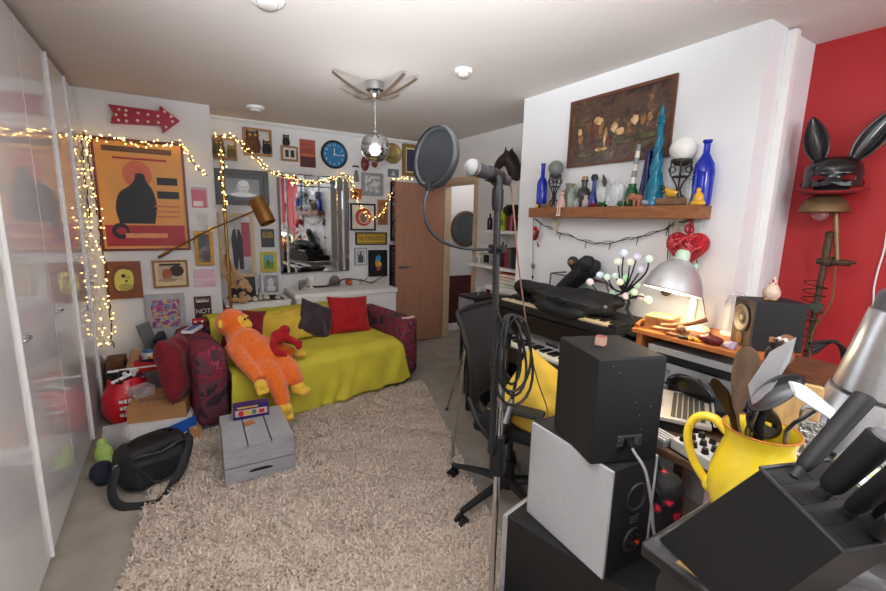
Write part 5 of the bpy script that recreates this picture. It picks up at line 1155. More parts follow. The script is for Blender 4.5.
bottle([(0, 0), (.038, 0), (.04, .01), (.04, .10), (.034, .125), (.028, .135), (.028, .15), (.036, .155), (.036, .162), (0, .162)], OLIVE, 'wide mouthed olive glass jar left of the corked bottle', P_(2.30, 569), name='glass_jar', cat='jar', group=GS)
bottle([(0, 0), (.028, 0), (.03, .008), (.03, .08), (.02, .10), (.014, .11), (.014, .125), (.02, .13), (0, .13)], M('pale_glass', (206, 216, 210), .06, alpha=.38), 'slim pale glass bottle in front of the olive jar', P_(2.25, 571), group=GS)
h = hz(583, 180, XM(2.31))
bottle([(0, 0), (.044, 0), (.046, .01), (.046, h*.5), (.036, h*.66), (.018, h*.74), (.018, h*.92), (.024, h*.94), (.024, h), (0, h)], DKG, 'squat dark glass bottle with a cork', P_(2.31, 583), [(0, h-.01), (.017, h-.01), (.019, h+.022), (0, h+.022)], CORK, group=GS)
for px, hh, m, lab in ((577, .06, GLASS, 'small stubby clear bottle left of the two below the corked bottle'), (585.5, .075, M('blush_glass', (226, 206, 200), .08, alpha=.5), 'small pinkish clear bottle in front of the corked bottle')):
    bottle([(0, 0), (.022, 0), (.024, .006), (.024, hh*.5), (.012, hh*.7), (.012, hh*.9), (.016, hh*.93), (.016, hh), (0, hh)], m, lab, P_(2.235, px), group=GS)
h = hz(592.5, 178, XM(2.3))
bottle([(0, 0), (.034, 0), (.036, .008), (.011, h*.62), (.012, h*.88), (.018, h*.9), (.018, h*.94), (0, h*.94)], M('slate_blue_glass', (54, 70, 150), .08, alpha=.85), 'blue conical flask with round dark stopper', P_(2.29, 592.5), [(0, h*.9), (.02, h*.93), (.024, h), (.016, h+.02), (0, h+.024)], BLACK, name='flask', cat='flask', group=GS)
one(B().lathe([(0, 0), (.034, 0), (.04, .012), (.036, .02), (.012, .026), (0, .028)], n=20), 'red_dish', M('ruby_resin', (110, 24, 40), .15), 'low dark red lidded dish in front of the blue flask', 'dish', P_(2.225, 595), group=GS)
CUT = M('cut_crystal', (232, 238, 238), .05, var=.02, alpha=.42); GRM = M('green_marble', (30, 120, 64), .1, trans=.4)
def crown(px, x, r, h, lab):
    t = thing('crystal_bowl', lab, 'bowl', P_(x, px), 0, GS)
    b = B(); n = 24; v = []; f = []
    prof = [(r*.5, 0), (r*.6, h*.1), (r*.95, h*.4), (r, h*.6), (r*.95, h*.75)]
    for j, (rr, z) in enumerate(prof):
        for i in range(n):
            a = 2*PI*i/n; k = 1+(.05 if i % 2 else -.05); zz = z+(h*.25 if (j == 4 and i % 4 == 0) else (h*.1 if j == 4 and i % 2 == 0 else 0)); v.append((rr*k*math.cos(a), rr*k*math.sin(a), zz))
    for j in range(4):
        for i in range(n): k = (i+1) % n; f.append([j*n+i, j*n+k, (j+1)*n+k, (j+1)*n+i])
    f.append(list(range(n))[::-1]); o = b.add(v, f).build('bowl', CUT, t, ang=20); md = o.modifiers.new('s', 'SOLIDIFY'); md.thickness = .005; md.offset = -1; bake(o, False)
crown(603, 2.28, .046, .15, 'cut crystal bowl with tall rim left of the crown shaped one'); crown(616.5, 2.26, .05, .155, 'crown shaped cut crystal bowl beside the green bottle')
b = B(); b.lathe([(.0, 0), (.042, 0), (.045, .006), (.0, .008)], ax=(-1, 0, .25), n=24); b.lathe([(.02, .008), (.028, .014), (.032, .008)], ax=(-1, 0, .25), n=24)
one(b, 'crystal_disc', CUT, 'round cut glass disc leaning in front of the crystal bowls', 'ornament', (2.302, sy(612, 2.302), SZ+.044), group=GS)
for k, (px, r_, lab) in enumerate(((600, .016, 'green glass marble left below the first crystal bowl'), (605.5, .018, 'green glass marble in middle below the first crystal bowl'), (610.5, .014, 'small green marble between the two crystal bowls'), (620, .016, 'green glass marble right below the crown shaped bowl'))):
    one(B().ball((0, 0, r_), r_, 14, 10), 'marble', GRM, lab, 'ball', P_(2.222, px), group='green marbles on the beam shelf')
b = B(); c0 = P_(2.35, 605); v = [(0, 0), (.012, .05), (.028, .12), (.026, .18), (.008, .215), (-.006, .17), (-.006, .08)]
b.prism([(-y, z) for y, z in v], -.002, .002, plane='yz'); b.tube([(0, 0, -.0), (0, -.012, .10), (0, -.016, .2)], .002, 5)
one(b, 'feather', M('grey_feather', (92, 88, 86), .8, var=.3, vs=40), 'dark grey feather standing up behind the crystal bowls', 'feather', (2.385, c0[1], SZ), group=GS, rot=(R(-14), 0, 0))
GB_ = M('green_bottle_glass', (40, 120, 62), .06, trans=.6)
h = hz(631, 184, XM(2.28))
t = bottle([(0, 0), (.036, 0), (.038, .008), (.038, h*.55), (.03, h*.72), (.022, h*.85), (.024, h), (0, h)], GB_, 'green bottle used as holder for the striped candle', P_(2.28, 630.5), group=GS)
h2 = hz(634, 145, XM(2.28))-h; cc = P_(2.28, 630.5)
t = thing('candle', 'tall grey and white striped candle in the green bottle', 'candle', (cc[0], cc[1], SZ+h), 0, GS, (R(5), 0, 0))
b = B()
for k in range(6): b.cyl((0, 0, h2*k/6), (0, 0, h2*(k+1)/6), .016-.0006*k, .016-.0006*(k+1), 14, mi=k % 2)
b.build('wax', [M('wax_white', (222, 218, 208), .5), M('wax_grey', (132, 136, 140), .5)], t)
bottle([(0, 0), (.036, 0), (.037, .01), (.034, .1), (.02, hz(644, 160, XM(2.33))), (.026, hz(644, 152, XM(2.33))), (0, hz(644, 152, XM(2.33)))], M('navy_glass', (26, 36, 110), .06, trans=.5), 'slender tapering dark blue bottle behind the turquoise one', P_(2.33, 644), group=GS)
t = thing('animal_figure', 'small terracotta elephant figure by the green bottle', 'figurine', P_(2.225, 637.5), 0, GS)
TER = M('terracotta', (166, 104, 80), .8); b = B(); b.ball((0, 0, .045), (.022, .03, .024)); b.ball((-.012, .03, .055), (.018, .018, .02)); b.tube([(-.018, .046, .055), (-.02, .055, .035), (-.02, .053, .014)], [.009, .007, .005], 8, smooth=4)
for sx in (-1, 1):
    for s2 in (-1, 1): b.cyl((sx*.012, s2*.016, 0), (sx*.012, s2*.016, .04), .009, n=10)
o = b.build('body', TER, t); remesh(o, .005, 2)
for sx in (-1, 1): B().ball((-.012+sx*.018, .028, .056), (.004, .014, .017), 10, 8).build('ear', TER, t)
# turquoise twisted decanter
TQ = M('turquoise_glass', (16, 138, 176), .07, var=.05, trans=.45)
hb = hz(653, 126, XM(2.28)); ht = hz(653, 105, XM(2.28))
t = thing('decanter', 'very tall twisted turquoise glass decanter with pointed stopper', 'decanter', P_(2.28, 652.5), 0, GS)
v = []; f = []; n, mr = 30, 46
for j in range(mr+1):
    u = j/mr; z = hb*u; r = .034*(1-u)**1.1+.0135; r = r if u < .96 else .016
    for i in range(n):
        a = 2*PI*i/n; tw = u*9; k = 1+.13*math.cos(3*(a-tw))*min(1, (1-u)*6)*min(1, u*8)
        v.append((r*k*math.cos(a), r*k*math.sin(a), z))
for j in range(mr):
    for i in range(n): k = (i+1) % n; f.append([j*n+i, j*n+k, (j+1)*n+k, (j+1)*n+i])
f += [list(range(n))[::-1], [mr*n+i for i in range(n)]]
B().add(v, f).build('twisted_body', TQ, t, ang=180)
B().lathe([(0, hb), (.014, hb), (.02, hb+.01), (.015, hb+.025), (.021, hb+.037), (.014, hb+.048), (.009, hb+.062), (.012, hb+.07), (.0, ht)], n=18).build('stopper', TQ, t)
one(B().ball((0, 0, .018), (.02, .03, .018), 12, 8), 'sea_shell', M('grey_shell', (146, 148, 156), .5, var=.3, vs=60), 'grey shell in front of the turquoise decanter', 'shell', P_(2.215, 645.5), group=GS)
b = B()
for k in range(2): b.tube([(0, .03*(k*2-1)*math.cos(a*.5)*math.exp(-a*.12)+.0, .055+.05*k+.03*math.sin(a)*math.exp(-a*.18)) for a in [i*.5 for i in range(18)]], .004, 6)
b.tube([(0, 0, 0), (0, 0, .14)], .005, 6); b.box((0, 0, .004), (.04, .04, .008))
one(b, 'scroll_iron', IRON, 'black scrolled iron ornament behind the turquoise decanter', 'ornament', P_(2.34, 660), group=GS)
t = thing('driftwood', 'low brown driftwood block under the yellow bird', 'wood', P_(2.25, 672.5), 0, GS)
b = B(); b.box((0, 0, .022), (.05, .18, .042), bev=.012); o = b.build('wood_block', M('old_wood', (120, 90, 66), .7, var=.3), t)
t = thing('bird_figure', 'yellow glass bird sitting on the driftwood block', 'figurine', (XM(2.25), sy(670, XM(2.25)), SZ+.043), 0, GS)
YG = M('amber_glass', (214, 160, 40), .15); b = B(); b.ball((0, 0, .022), (.018, .034, .022)); b.ball((0, .026, .044), .013); b.hull([(0, .036, .046), (0, .052, .042), (.005, .038, .040), (-.005, .038, .040)]); b.hull([(0, -.03, .03), (0, -.052, .042), (.01, -.025, .03), (-.01, -.025, .03), (0, -.03, .02)])
o = b.build('body', YG, t); remesh(o, .005, 2)
h = hz(688.5, 179, XM(2.26)); bottle([(0, 0), (.024, 0), (.025, .006), (.024, h*.55), (.009, h*.72), (.009, h*.95), (.012, h), (0, h)], M('pale_glass', (206, 216, 210), .06, alpha=.38), 'small clear glass bottle left of the big cobalt bottle', P_(2.26, 688.5), group=GS)
t = thing('buddha_figure', 'small golden yellow seated figure before the cobalt bottle', 'figurine', P_(2.225, 697.5), 0, GS)
b = B(); b.lathe([(0, 0), (.036, 0), (.038, .012), (.026, .024), (.026, .045), (.02, .06), (0, .066)], n=16, sx=.8); b.ball((0, 0, .076), .015); o = b.build('body', YG, t); remesh(o, .005, 3)
h = hz(700.5, 141, XM(2.30)); bottle([(0, 0), (.045, 0), (.047, .01), (.050, h*.5), (.044, h*.64), (.026, h*.74), (.016, h*.8), (.016, h*.95), (.022, h*.96), (.022, h), (0, h)], COBALT, 'large cobalt blue bottle at the right end of beam shelf', P_(2.30, 700), group=GS)

# ------------------------------------------------------------------ hung below the beam
GX = 2.385
gp_ = [on(x, y, 'x', GX) for x, y in ((533, 219), (545, 226), (558, 232), (575, 238), (592, 243), (608, 243), (625, 240), (645, 236), (665, 229), (682, 222), (697, 218))]
t = thing('light_garland', 'dark wire light garland sagging below the beam shelf', 'garland', gp_[0])
pc2 = catmull(gp_, 6); b = B(); b.tube([p-gp_[0]+Vector((rnd.uniform(-.004, .004), 0, rnd.uniform(-.006, .006))) for p in pc2], .0028, 6); b.tube([p-gp_[0]+Vector((0, 0, .008*math.sin(i*.9)+.006)) for i, p in enumerate(pc2)], .0022, 6)
for i in range(4, len(pc2), 9): b.tube([pc2[i]-gp_[0], pc2[i]-gp_[0]+Vector((-.004, .004, -.035))], .003, 5)
b.build('wire', CABLE, t)
for i in range(4, len(pc2), 9): B().ball(pc2[i]-gp_[0]+Vector((-.004, .004, -.04)), (.004, .004, .008), 8, 6).build('small_bulb', M('dead_bulb', (150, 140, 120), .3), t)
def hang(pts, label, name, x=GX, r=.0025, m=CABLE, cat='string'):
    p = [on(a, b_, 'x', x) for a, b_ in pts]; t = thing(name, label, cat, p[0]); B().tube([q-p[0] for q in p], r, 6, smooth=4).build('cord', m, t); return t, p
t, p = hang([(533.5, 219), (533, 240), (533, 262), (532.5, 280)], 'dark cord with wooden bead hanging below left shelf end', 'pendant_string')
B().ball(on(533, 266, 'x', GX)-p[0], (.016, .016, .022), 14, 10).build('bead', M('olive_wood', (120, 104, 80), .6), t); B().ball(on(532.5, 277, 'x', GX)-p[0], (.008, .008, .016), 10, 8).build('tassel', BLACK, t)
c = on(536, 235, 'x', 2.38); t = thing('hanging_bird', 'red and black bird ornament hanging below left shelf end', 'ornament', c)
b = B(); b.ball((0, 0, 0), (.016, .022, .05), rot=Matrix.Rotation(.4, 3, 'X')); b.ball((0, .012, .05), .018); b.hull([(0, .02, .05), (0, .045, .042), (.005, .02, .04), (-.005, .02, .04)]); b.hull([(-.005, -.01, -.04), (.005, -.01, -.04), (-.006, -.05, -.09), (.006, -.05, -.09), (0, -.02, -.09)])
o = b.build('body', REDC, t); remesh(o, .006, 2); B().ball((-.012, -.018, -.005), (.008, .014, .035), rot=Matrix.Rotation(.4, 3, 'X')).build('wing', BLACK, t); B().tube([(0, .01, .065), (0, .01, .18)], .0015, 5).build('thread', CABLE, t)
for px, lab in ((556, 'cream knotted macrame hanging under left bracket of the shelf'), (679, 'cream knotted macrame hanging under right bracket of the shelf')):
    c = on(px, 219, 'x', GX); t = thing('macrame', lab, 'macrame', c, 0, 'macrame knots under the beam shelf')
    b = B()
    for k in range(6): b.tube([(0, (k-2.5)*.009, .01), (0, (k-2.5)*.009+.006*math.sin(k), -.05), (0, (k-2.5)*.009*.5, -.10-.01*(k % 3))], .003, 5, smooth=3)
    b.build('strings', M('cream_string', (206, 196, 170), .8), t)
t, p = hang([(693, 219), (694, 245), (697, 262), (700, 285), (704, 305), (706, 322)], 'dark cord hanging behind the wicker heart to the lamp', 'pendant_string')
t, p = hang([(669, 222), (668.5, 240), (667, 262)], 'thin dark cord hanging at the left of the wicker heart', 'pendant_string'); 
c = on(694.5, 267, 'x', 2.36); one(B().ball((0, 0, 0), .022, 16, 12).tube([(0, 0, .02), (.01, 0, .2), (.022, 0, SZ-.07-c.z-.001)], .0012, 5), 'glass_ball', M('mint_glass', (176, 222, 204), .2), 'mint green ball hanging in front of the wicker heart', 'ornament', c)
c = on(666, 292, 'x', 2.385); t = thing('pine_cone', 'small brown cone hanging on the wall below the lamp shade', 'ornament', c); B().tube([(0, 0, .02), (0, 0, SZ-.07-c.z-.001)], .0012, 5).build('thread', CABLE, t); B().ball((0, 0, 0), (.018, .03, .024), 14, 10).build('cone', M('cone_brown', (110, 96, 78), .8, bump=.8), t)
# wicker heart
c = on(687, 248, 'x', 2.345); t = thing('wicker_heart', 'red glitter wicker heart hanging below the right shelf end', 'ornament', c, -PI/2)
def heart(s, k): return [(s*.0625*16*math.sin(a)**3*.155/.155*k, s*.0625*(13*math.cos(a)-5*math.cos(2*a)-2*math.cos(3*a)-math.cos(4*a))) for a in [2*PI*i/60 for i in range(60)]]
b = B(); hv = [Vector((x, 0, z)) for x, z in heart(.112, 1.0)]
v = []; f = []; lay = 7
for j in range(lay):
    for side in (-1,):
        pass
rings = [(1.0, .0), (.93, .026), (.78, .042), (.55, .052), (.3, .057), (.05, .06)]
for sg in (-1, 1):
    o0 = len(v)
    for s_, d_ in rings:
        for p in hv: v.append((p.x*s_, sg*d_, p.z*s_))
    for j in range(len(rings)-1):
        for i in range(60): k = (i+1) % 60; f.append([o0+j*60+i, o0+j*60+k, o0+(j+1)*60+k, o0+(j+1)*60+i])
    f.append([o0+5*60+i for i in range(60)])
RW = M('red_wicker', (190, 20, 36), .45, var=.55, vs=70, bump=1., bs=130)
b.add(v, f).build('heart_core', RW, t, ang=60)
b = B()
for k in range(130):
    a = rnd.random()*6.3; s0 = rnd.uniform(.3, .9); i = int(rnd.random()*60); p = hv[i]; q = hv[(i+rnd.randint(8, 22)) % 60]; s1 = rnd.uniform(.3, .95)
    dpt = lambda s: -.0655+.048*s**4
    b.tube([(p.x*s0, dpt(s0), p.z*s0), ((p.x*s0+q.x*s1)/2, dpt((s0+s1)/2)-.004, (p.z*s0+q.z*s1)/2), (q.x*s1, dpt(s1), q.z*s1)], .0032, 5, mi=k % 3, smooth=2)
tag(b.build('woven_twigs', [RW, M('pink_twig', (226, 96, 104), .4), M('wine_twig', (110, 14, 26), .5)], t), kind='stuff')
b = B(); b.tube([(0, 0, .05), (.004, 0, .12), (.0, 0, .19)], .008, 7); b.torus((0, 0, .10), .022, .006, (0, 1, .2), 16, 6); b.build('ribbon', REDC, t)

# ------------------------------------------------------------------ piano and keyboard against the chimney breast
PBL = M('piano_black', (20, 20, 22), .35, var=.1); IV = M('ivory_keys', (232, 226, 208), .3, var=.03); IV2 = M('old_ivory', (214, 198, 160), .35, var=.05)
def keyboard(par, x0, x1, ya, yb_, z, ivory, blackm, oct7=True):
    """white keys as one part, black keys as one part"""
    n = 52; pitch = .0235; n = int((yb_-ya)/pitch); w = B(); k_ = B()
    for i in range(n):
        y = yb_-(i+.5)*pitch; w.box(((x0+x1)/2, y, z+.009), (x1-x0, pitch-.0016, .018), bev=.0015)
        if i % 7 not in (2, 6): k_.box(((x0+.05+x1)/2, y-pitch/2, z+.0235), (x1-x0-.05, .0125, .013), bev=.002)
    w.build('white_keys', ivory, par, ang=20); k_.build('black_keys', blackm, par, ang=20)
PY0, PY1 = 1.312, 2.66
t = thing('digital_piano', 'black upright digital piano along the chimney breast', 'piano', (0, 0, 0))
b = B(); b.box((2.13, (PY0+PY1)/2, .655), (.50, PY1-PY0, .10), bev=.006); b.build('key_bed', PBL, t)
keyboard(t, 1.905, 2.045, PY0+.05, PY1-.05, .706, IV, PBL)
b = B(); b.prism([(2.045, .705), (2.10, .80), (2.38, .80), (2.38, .705)], PY0+.02, PY1-.02, plane='xz'); b.build('control_panel', M('panel_grey', (158, 158, 160), .35, .3), t)
b = B(); b.box((2.21, (PY0+PY1)/2, .86), (.37, PY1-PY0-.02, .118), bev=.006); b.build('top_box', PBL, t)
for y in (PY0+.02, PY1-.02): B().box((2.13, y, .34), (.46, .04, .60), bev=.006).build('side_panel', PBL, t)
for y in (PY0+.025, PY1-.025): B().box((1.975, y, .728), (.15, .05, .045), bev=.006).build('cheek_block', PBL, t)
B().box((2.30, (PY0+PY1)/2, .40), (.03, PY1-PY0-.08, .40)).build('back_board', PBL, t)
b = B(); b.box((2.062, 1.93, .752), (.006, .10, .024), rot=Euler((0, R(-30), 0)).to_matrix()); b.build('logo_plate', M('logo_dark', (60, 60, 62), .4), t)
b = B()
for y in (1.86, 1.93, 2.0): b.box((2.18, y, .07), (.12, .025, .012), bev=.004)
b.box((2.28, 1.93, .07), (.1, .26, .10), bev=.01); b.build('pedals', BRASS, t)
KZ = .921
t = thing('stage_keyboard', 'black electronic keyboard lying on top of the piano', 'keyboard', (0, 0, 0))
KY0, KY1 = 1.44, 2.50
B().box((2.19, (KY0+KY1)/2, KZ+.028), (.30, KY1-KY0, .054), bev=.008).build('case', M('kb_black', (34, 34, 36), .45), t)
b = B(); b.prism([(2.17, KZ+.05), (2.19, KZ+.072), (2.335, KZ+.085), (2.335, KZ+.05)], KY0+.005, KY1-.005, plane='xz'); b.build('panel', BLACK, t)
keyboard(t, 2.045, 2.165, KY0+.06, KY1-.06, KZ+.047, IV2, PBL)
b = B(); b.box((2.25, 2.20, KZ+.085), (.05, .12, .006), rot=Euler((0, R(-5), 0)).to_matrix()); b.build('display', M('display_grey', (96, 104, 100), .2), t)
for y in (KY0+.03, KY1-.03): B().box((2.10, y, KZ+.062), (.12, .055, .02), bev=.004).build('end_block', BLACK, t)
# gig bag slumped over it
gb = thing('gig_bag', 'slumped black nylon instrument bag lying over the keyboard', 'bag', (0, 0, 0))
b = B(); zz = KZ+.09
b.tube([(2.26, 2.50, zz+.04), (2.22, 2.36, zz+.075), (2.19, 2.18, zz+.065), (2.16, 1.98, zz+.05), (2.15, 1.78, zz+.045), (2.20, 1.60, zz+.035)], [.035, .055, .085, .125, .13, .085], 16, smooth=5, flat=.5)
b.ball((2.15, 1.86, zz+.06), (.14, .24, .06)); b.ball((2.24, 2.40, zz+.05), (.07, .11, .06)); b.ball((2.07, 1.90, zz-.005), (.07, .22, .05)); b.ball((2.25, 1.75, zz+.07), (.09, .2, .05))
o = b.build('bag_body', NYL, gb); remesh(o, .014, 5)
for v in o.data.vertices:
    c = v.co; v.co = c+v.normal*(.014*noise.noise(c*9)-.016*abs(noise.noise(Vector((c.x*16+c.y*7, c.y*4, c.z*16))))+.008); v.co.z = max(v.co.z, KZ+.052 if v.co.x > 2.045 else .922)
B().tube([(2.05, 1.66, zz+.06), (2.02, 1.78, zz+.07), (2.03, 1.95, zz+.075), (2.07, 2.12, zz+.085)], .005, 6, smooth=5).build('zip', M('zip_dark', (46, 46, 50), .4), gb)
b = B(); b.ball((2.10, 1.57, zz+.062), .012, 10, 8); b.build('button', STEEL, gb)
# boots, stand and odds behind the bag
LEA = M('black_leather', (30, 30, 33), .62, var=.3, vs=12, bump=.3, bs=80)
bt = thing('black_boots', 'pair of black boots upside down leaning on the wall', 'boots', (0, 0, 0))
def boot(ps, rs, soleoff, nm):
    b = B(); b.tube(ps, rs, 14, smooth=5); o = b.build(nm, LEA, bt); remesh(o, .009, 3)
p = [on(552, 300, 'x', 2.30), on(566, 284, 'x', 2.30), on(580, 272, 'x', 2.31), on(587, 262, 'x', 2.31), on(588.5, 256, 'x', 2.31)]
boot(p, [.05, .045, .05, .055, .03], 0, 'boot')
p2 = [on(560, 297, 'x', 2.34), on(578, 280, 'x', 2.345), on(592, 270, 'x', 2.345), on(597, 261, 'x', 2.345)]
boot(p2, [.045, .042, .045, .03], 0, 'boot')
q = on(573, 262, 'x', 2.27); b = B(); b.ball(q, (.03, .045, .04)); b.tube([q, on(577, 271, 'x', 2.30)], [.03, .035], 10); o = b.build('toe', LEA, bt); remesh(o, .008, 2)
b = B(); b.ball(q+Vector((-.026, -.004, .0)), (.008, .022, .018), 10, 8); b.build('heel_patch', M('tan_leather', (140, 100, 76), .6), bt)
t = thing('music_rest', 'thin brown metal music rest behind the black bag', 'music stand', (0, 0, 0)); BRM = M('brown_metal', (112, 92, 78), .45, .5)
r_ = [on(548, 300, 'x', 2.37), on(551, 273, 'x', 2.37), on(566, 272, 'x', 2.37)]; r2 = [on(582, 276, 'x', 2.38), on(606, 283, 'x', 2.38), on(611, 300, 'x', 2.38)]
b = B(); b.tube(r_, .006, 6); b.tube(r2, .006, 6); b.tube([r_[1], r2[1]], .005, 6); b.tube([r_[0], r_[0]+Vector((0, 0, -.10))], .006, 6); b.tube([r2[2], r2[2]+Vector((0, 0, -.10))], .006, 6); b.build('frame', BRM, t)
o = one(B().ball((0, 0, .05), (.05, .10, .05)).ball((0, -.06, .045), (.045, .07, .045)).ball((0, .07, .09), (.03, .03, .03)).ball((0, -.02, .095), (.03, .03, .03)), 'brown_plush', M('tan_plush', (172, 122, 82), .95, bump=.5), 'brown soft toy heap right of the boots behind the bag', 'plush toy', (2.31, on(599, 295, 'x', 2.31).y, KZ+.075)); remesh(o, .009, 3)
o = one(B().ball((0, 0, .04), (.04, .11, .045)).ball((0, .05, .03), (.045, .06, .05)), 'blue_cloth', M('denim', (58, 76, 112), .9, bump=.4), 'blue denim cloth heap left of the boots', 'cloth', (2.33, on(556, 292, 'x', 2.33).y, KZ+.08)); remesh(o, .010, 3)
o = one(B().ball((0, 0, .02), (.10, .13, .03)).ball((.0, .08, .025), (.07, .06, .03)), 'black_cloth', BLACKR, 'black cloth bundle at the right end of the piano top', 'cloth', (2.22, 1.385, .922)); remesh(o, .01, 3)
# LED tree
tb = on(628, 322, 'x', 2.26); tb = Vector((2.30, 1.415, .922))
tr = thing('light_tree', 'little black twig tree lamp with pastel ball bulbs', 'lamp', tb)
TW = M('tree_black', (34, 32, 32), .6); b = B()
def tp(px, py, x=2.26): return on(px, py, 'x', x)-tb
fork = tp(624, 293); trunk = [Vector((0, 0, 0)), tp(628, 312), tp(629, 302), fork]
b.lathe([(0, 0), (.05, 0), (.045, .012), (0, .016)], n=18); b.tube(trunk, [.011, .010, .0095, .009], 8, smooth=4); b.build('trunk', TW, tr)
PAST = [M('led_blue', (222, 232, 246), .35, emit=.12), M('led_lilac', (224, 220, 244), .35, emit=.12), M('led_mint', (216, 238, 222), .35, emit=.15), M('led_cream', (240, 238, 218), .35, emit=.15), M('led_pink', (244, 218, 216), .35, emit=.15), M('led_green', (180, 228, 186), .35, emit=.15)]
bb_ = B().ball((0, 0, 0), .019, 14, 10)
tips = [((624, 253), (622, 272), 0), ((637, 257), (632, 273), 1), ((649, 259), (645, 274), 2), ((618, 262), (620, 280), 3), ((630, 262), (628, 278), 3), ((641, 270), (632, 283), 1), ((600, 275), (612, 288), 0), ((607, 277), (614, 289), 2), ((615, 276), (619, 285), 2), ((626, 278), (625, 286), 5), ((620, 282), (621, 288), 3), ((612, 294), (617, 297), 5), ((590, 282), (604, 297), 4), ((626, 296), (625, 297), 4), ((641, 297), (634, 298), 4), ((648, 300), (640, 296), 5), ((608, 301), (616, 303), 4), ((615, 302), (619, 304), 3), ((601, 307), (611, 305), 4), ((637, 285), (631, 289), 2), ((634, 292), (631, 294), 5)]
for k, (tip, mid, mi) in enumerate(tips):
    x = 2.26+.05*math.sin(k*2.4); T_ = tp(*tip, x); Md = tp(*mid, 2.26+.03*math.sin(k*2.4))
    B().tube([fork+(trunk[2]-fork)*(.6 if tip[1] > 290 else 0), Md, T_], [.006, .005, .0035], 6, smooth=4).build('twig', TW, tr)
    B().ball(T_, .021 if k % 3 else .0235, 14, 10).build('bulb', PAST[mi], tr)

# ------------------------------------------------------------------ speakers stacked in the foreground
def oriented(name, label, near, left_dir, loc_z, group=None):
    """thing whose local x runs right-and-away along the near edge's right face, local y along the left face"""
    a = math.atan2(left_dir[1], left_dir[0])-PI/2
    return thing(name, label, 'speaker', (near[0], near[1], loc_z), a, group)
VIN = M('black_vinyl_wood', (28, 28, 30), .55, var=.25, vs=40, bump=.2, bs=120)
t = oriented('subwoofer', 'big black speaker cabinet on the floor under silver one', (1.14, .59), (-.215, .977), 0)
b = B(); b.box((.20, .275, .21), (.40, .55, .42), bev=.006); b.build('cabinet', VIN, t)
b = B(); b.box((.20, .555, .21), (.41, .03, .42), bev=.012); b.build('silver_baffle', M('baffle_silver', (196, 198, 202), .35, .3), t)
for k in (.06, .34):
    for j in (.06, .5): pass
SILV = M('speaker_silver', (196, 198, 202), .45, .1, var=.04, vs=40)
t = oriented('studio_speaker', 'silver sided speaker with black ported back, middle of stack', (1.088, .730), (.05, .998), .421)
b = B(); b.box((.005, .19, .19), (.012, .375, .38), bev=.004); b.build('silver_side', SILV, t)
b = B(); b.box((.1115, .19, .19), (.2, .372, .376), bev=.004); b.build('cabinet', M('speaker_black', (44, 44, 47), .5, var=.15), t)
b = B(); b.box((.217, .19, .19), (.011, .375, .38), bev=.004); b.build('silver_side', SILV, t)
b = B(); b.box((.1115, .3765, .19), (.22, .012, .38), bev=.004); b.build('front_baffle', M('speaker_black', (44, 44, 47), .5), t)
b = B(); b.lathe([(.030, -.028), (.034, -.004), (.046, .004), (.05, 0)], (.13, .004, .255), (0, -1, 0), n=32); b.lathe([(0, -.0285), (.031, -.0285)], (.13, .004, .255), (0, -1, 0), n=32, mi=1); b.build('bass_port', [M('port_grey', (58, 58, 60), .35), M('port_hole', (6, 6, 6), .9)], t)
b = B(); b.lathe([(0, .0005), (.036, .0005), (.037, .006), (.042, .007), (.043, 0)], (.128, .004, .10), (0, -1, 0), n=32); b.build('terminal_cup', M('port_grey', (58, 58, 60), .35), t)
for k, (dx, dz, m) in enumerate(((.012, -.006, 'r'), (-.014, -.006, 'k'), (.012, .018, 'k'), (-.014, .018, 'k'))):
    b = B(); b.cyl((.128+dx, .003, .10+dz), (.128+dx, -.014, .10+dz), .007, n=12); b.build('terminal', M('terminal_red', (214, 54, 36), .4) if m == 'r' else BLACK, t)
b = B()
for k in range(3): b.box((.128, .0035, .185-.010*k), (.05-.008*k, .001, .003))
b.build('spec_print', M('faint_gold', (96, 90, 74), .5), t, ang=0)
t = oriented('studio_speaker', 'black speaker with power socket on top of the stack', (1.054, .793), (.355, .935), .802)
b = B(); b.box((.118, .131, .174), (.236, .262, .348), bev=.008); b.build('cabinet', M('speaker_charcoal', (27, 27, 28), .6, var=.2, vs=60, bump=.15, bs=300), t)
b = B(); b.box((.13, -.001, .075), (.085, .006, .036), bev=.002); b.build('socket_plate', M('plate_dark', (70, 70, 72), .4), t)
for dx in (-.034, .034): b = B(); b.cyl((.13+dx, -.003, .075), (.13+dx, -.006, .075), .006, n=12); b.build('screw', STEEL, t)
b = B(); b.box((.125, -.004, .075), (.036, .006, .028), bev=.002); b.build('socket', BLACK, t)
b = B()
for k in range(7): b.ball((rnd.uniform(.02, .22), -.0005, rnd.uniform(.02, .33)), (.0022, .0006, .0022), 8, 5)
tag(b.build('specks', M('paint_specks', (120, 120, 116), .7), t), kind='stuff')
def toW(t, p): return Matrix.Translation(t.location) @ Matrix.Rotation(t.rotation_euler[2], 4, 'Z') @ Vector(p)
s0_ = toW(t, (.125, -.008, .075))
cb = thing('speaker_cable', 'grey lead plugged into the black top speaker', 'cable', s0_)
pp_ = [s0_]+[on(x, y, 'y', Y) for x, y, Y in ((634, 452, .70), (645, 470, .66), (651, 500, .64), (653, 525, .63), (656, 545, .62))]
B().tube([p-s0_ for p in pp_], .0045, 8, smooth=6).build('lead', M('grey_lead', (150, 148, 146), .5), cb); b = B(); b.lathe([(0, 0), (.012, 0), (.012, .02), (.008, .045), (0, .046)], (0, 0, 0), pp_[1]-s0_, n=14); b.build('plug', BLACK, cb)
rp_ = on(654, 548, 'y', .62)-s0_; b = B(); b.tube([rp_+Vector((0, 0, .028)), rp_+Vector((0, 0, -.02))], [.007, .010], 10); b.build('red_plug', M('terminal_red', (214, 54, 36), .4), cb)
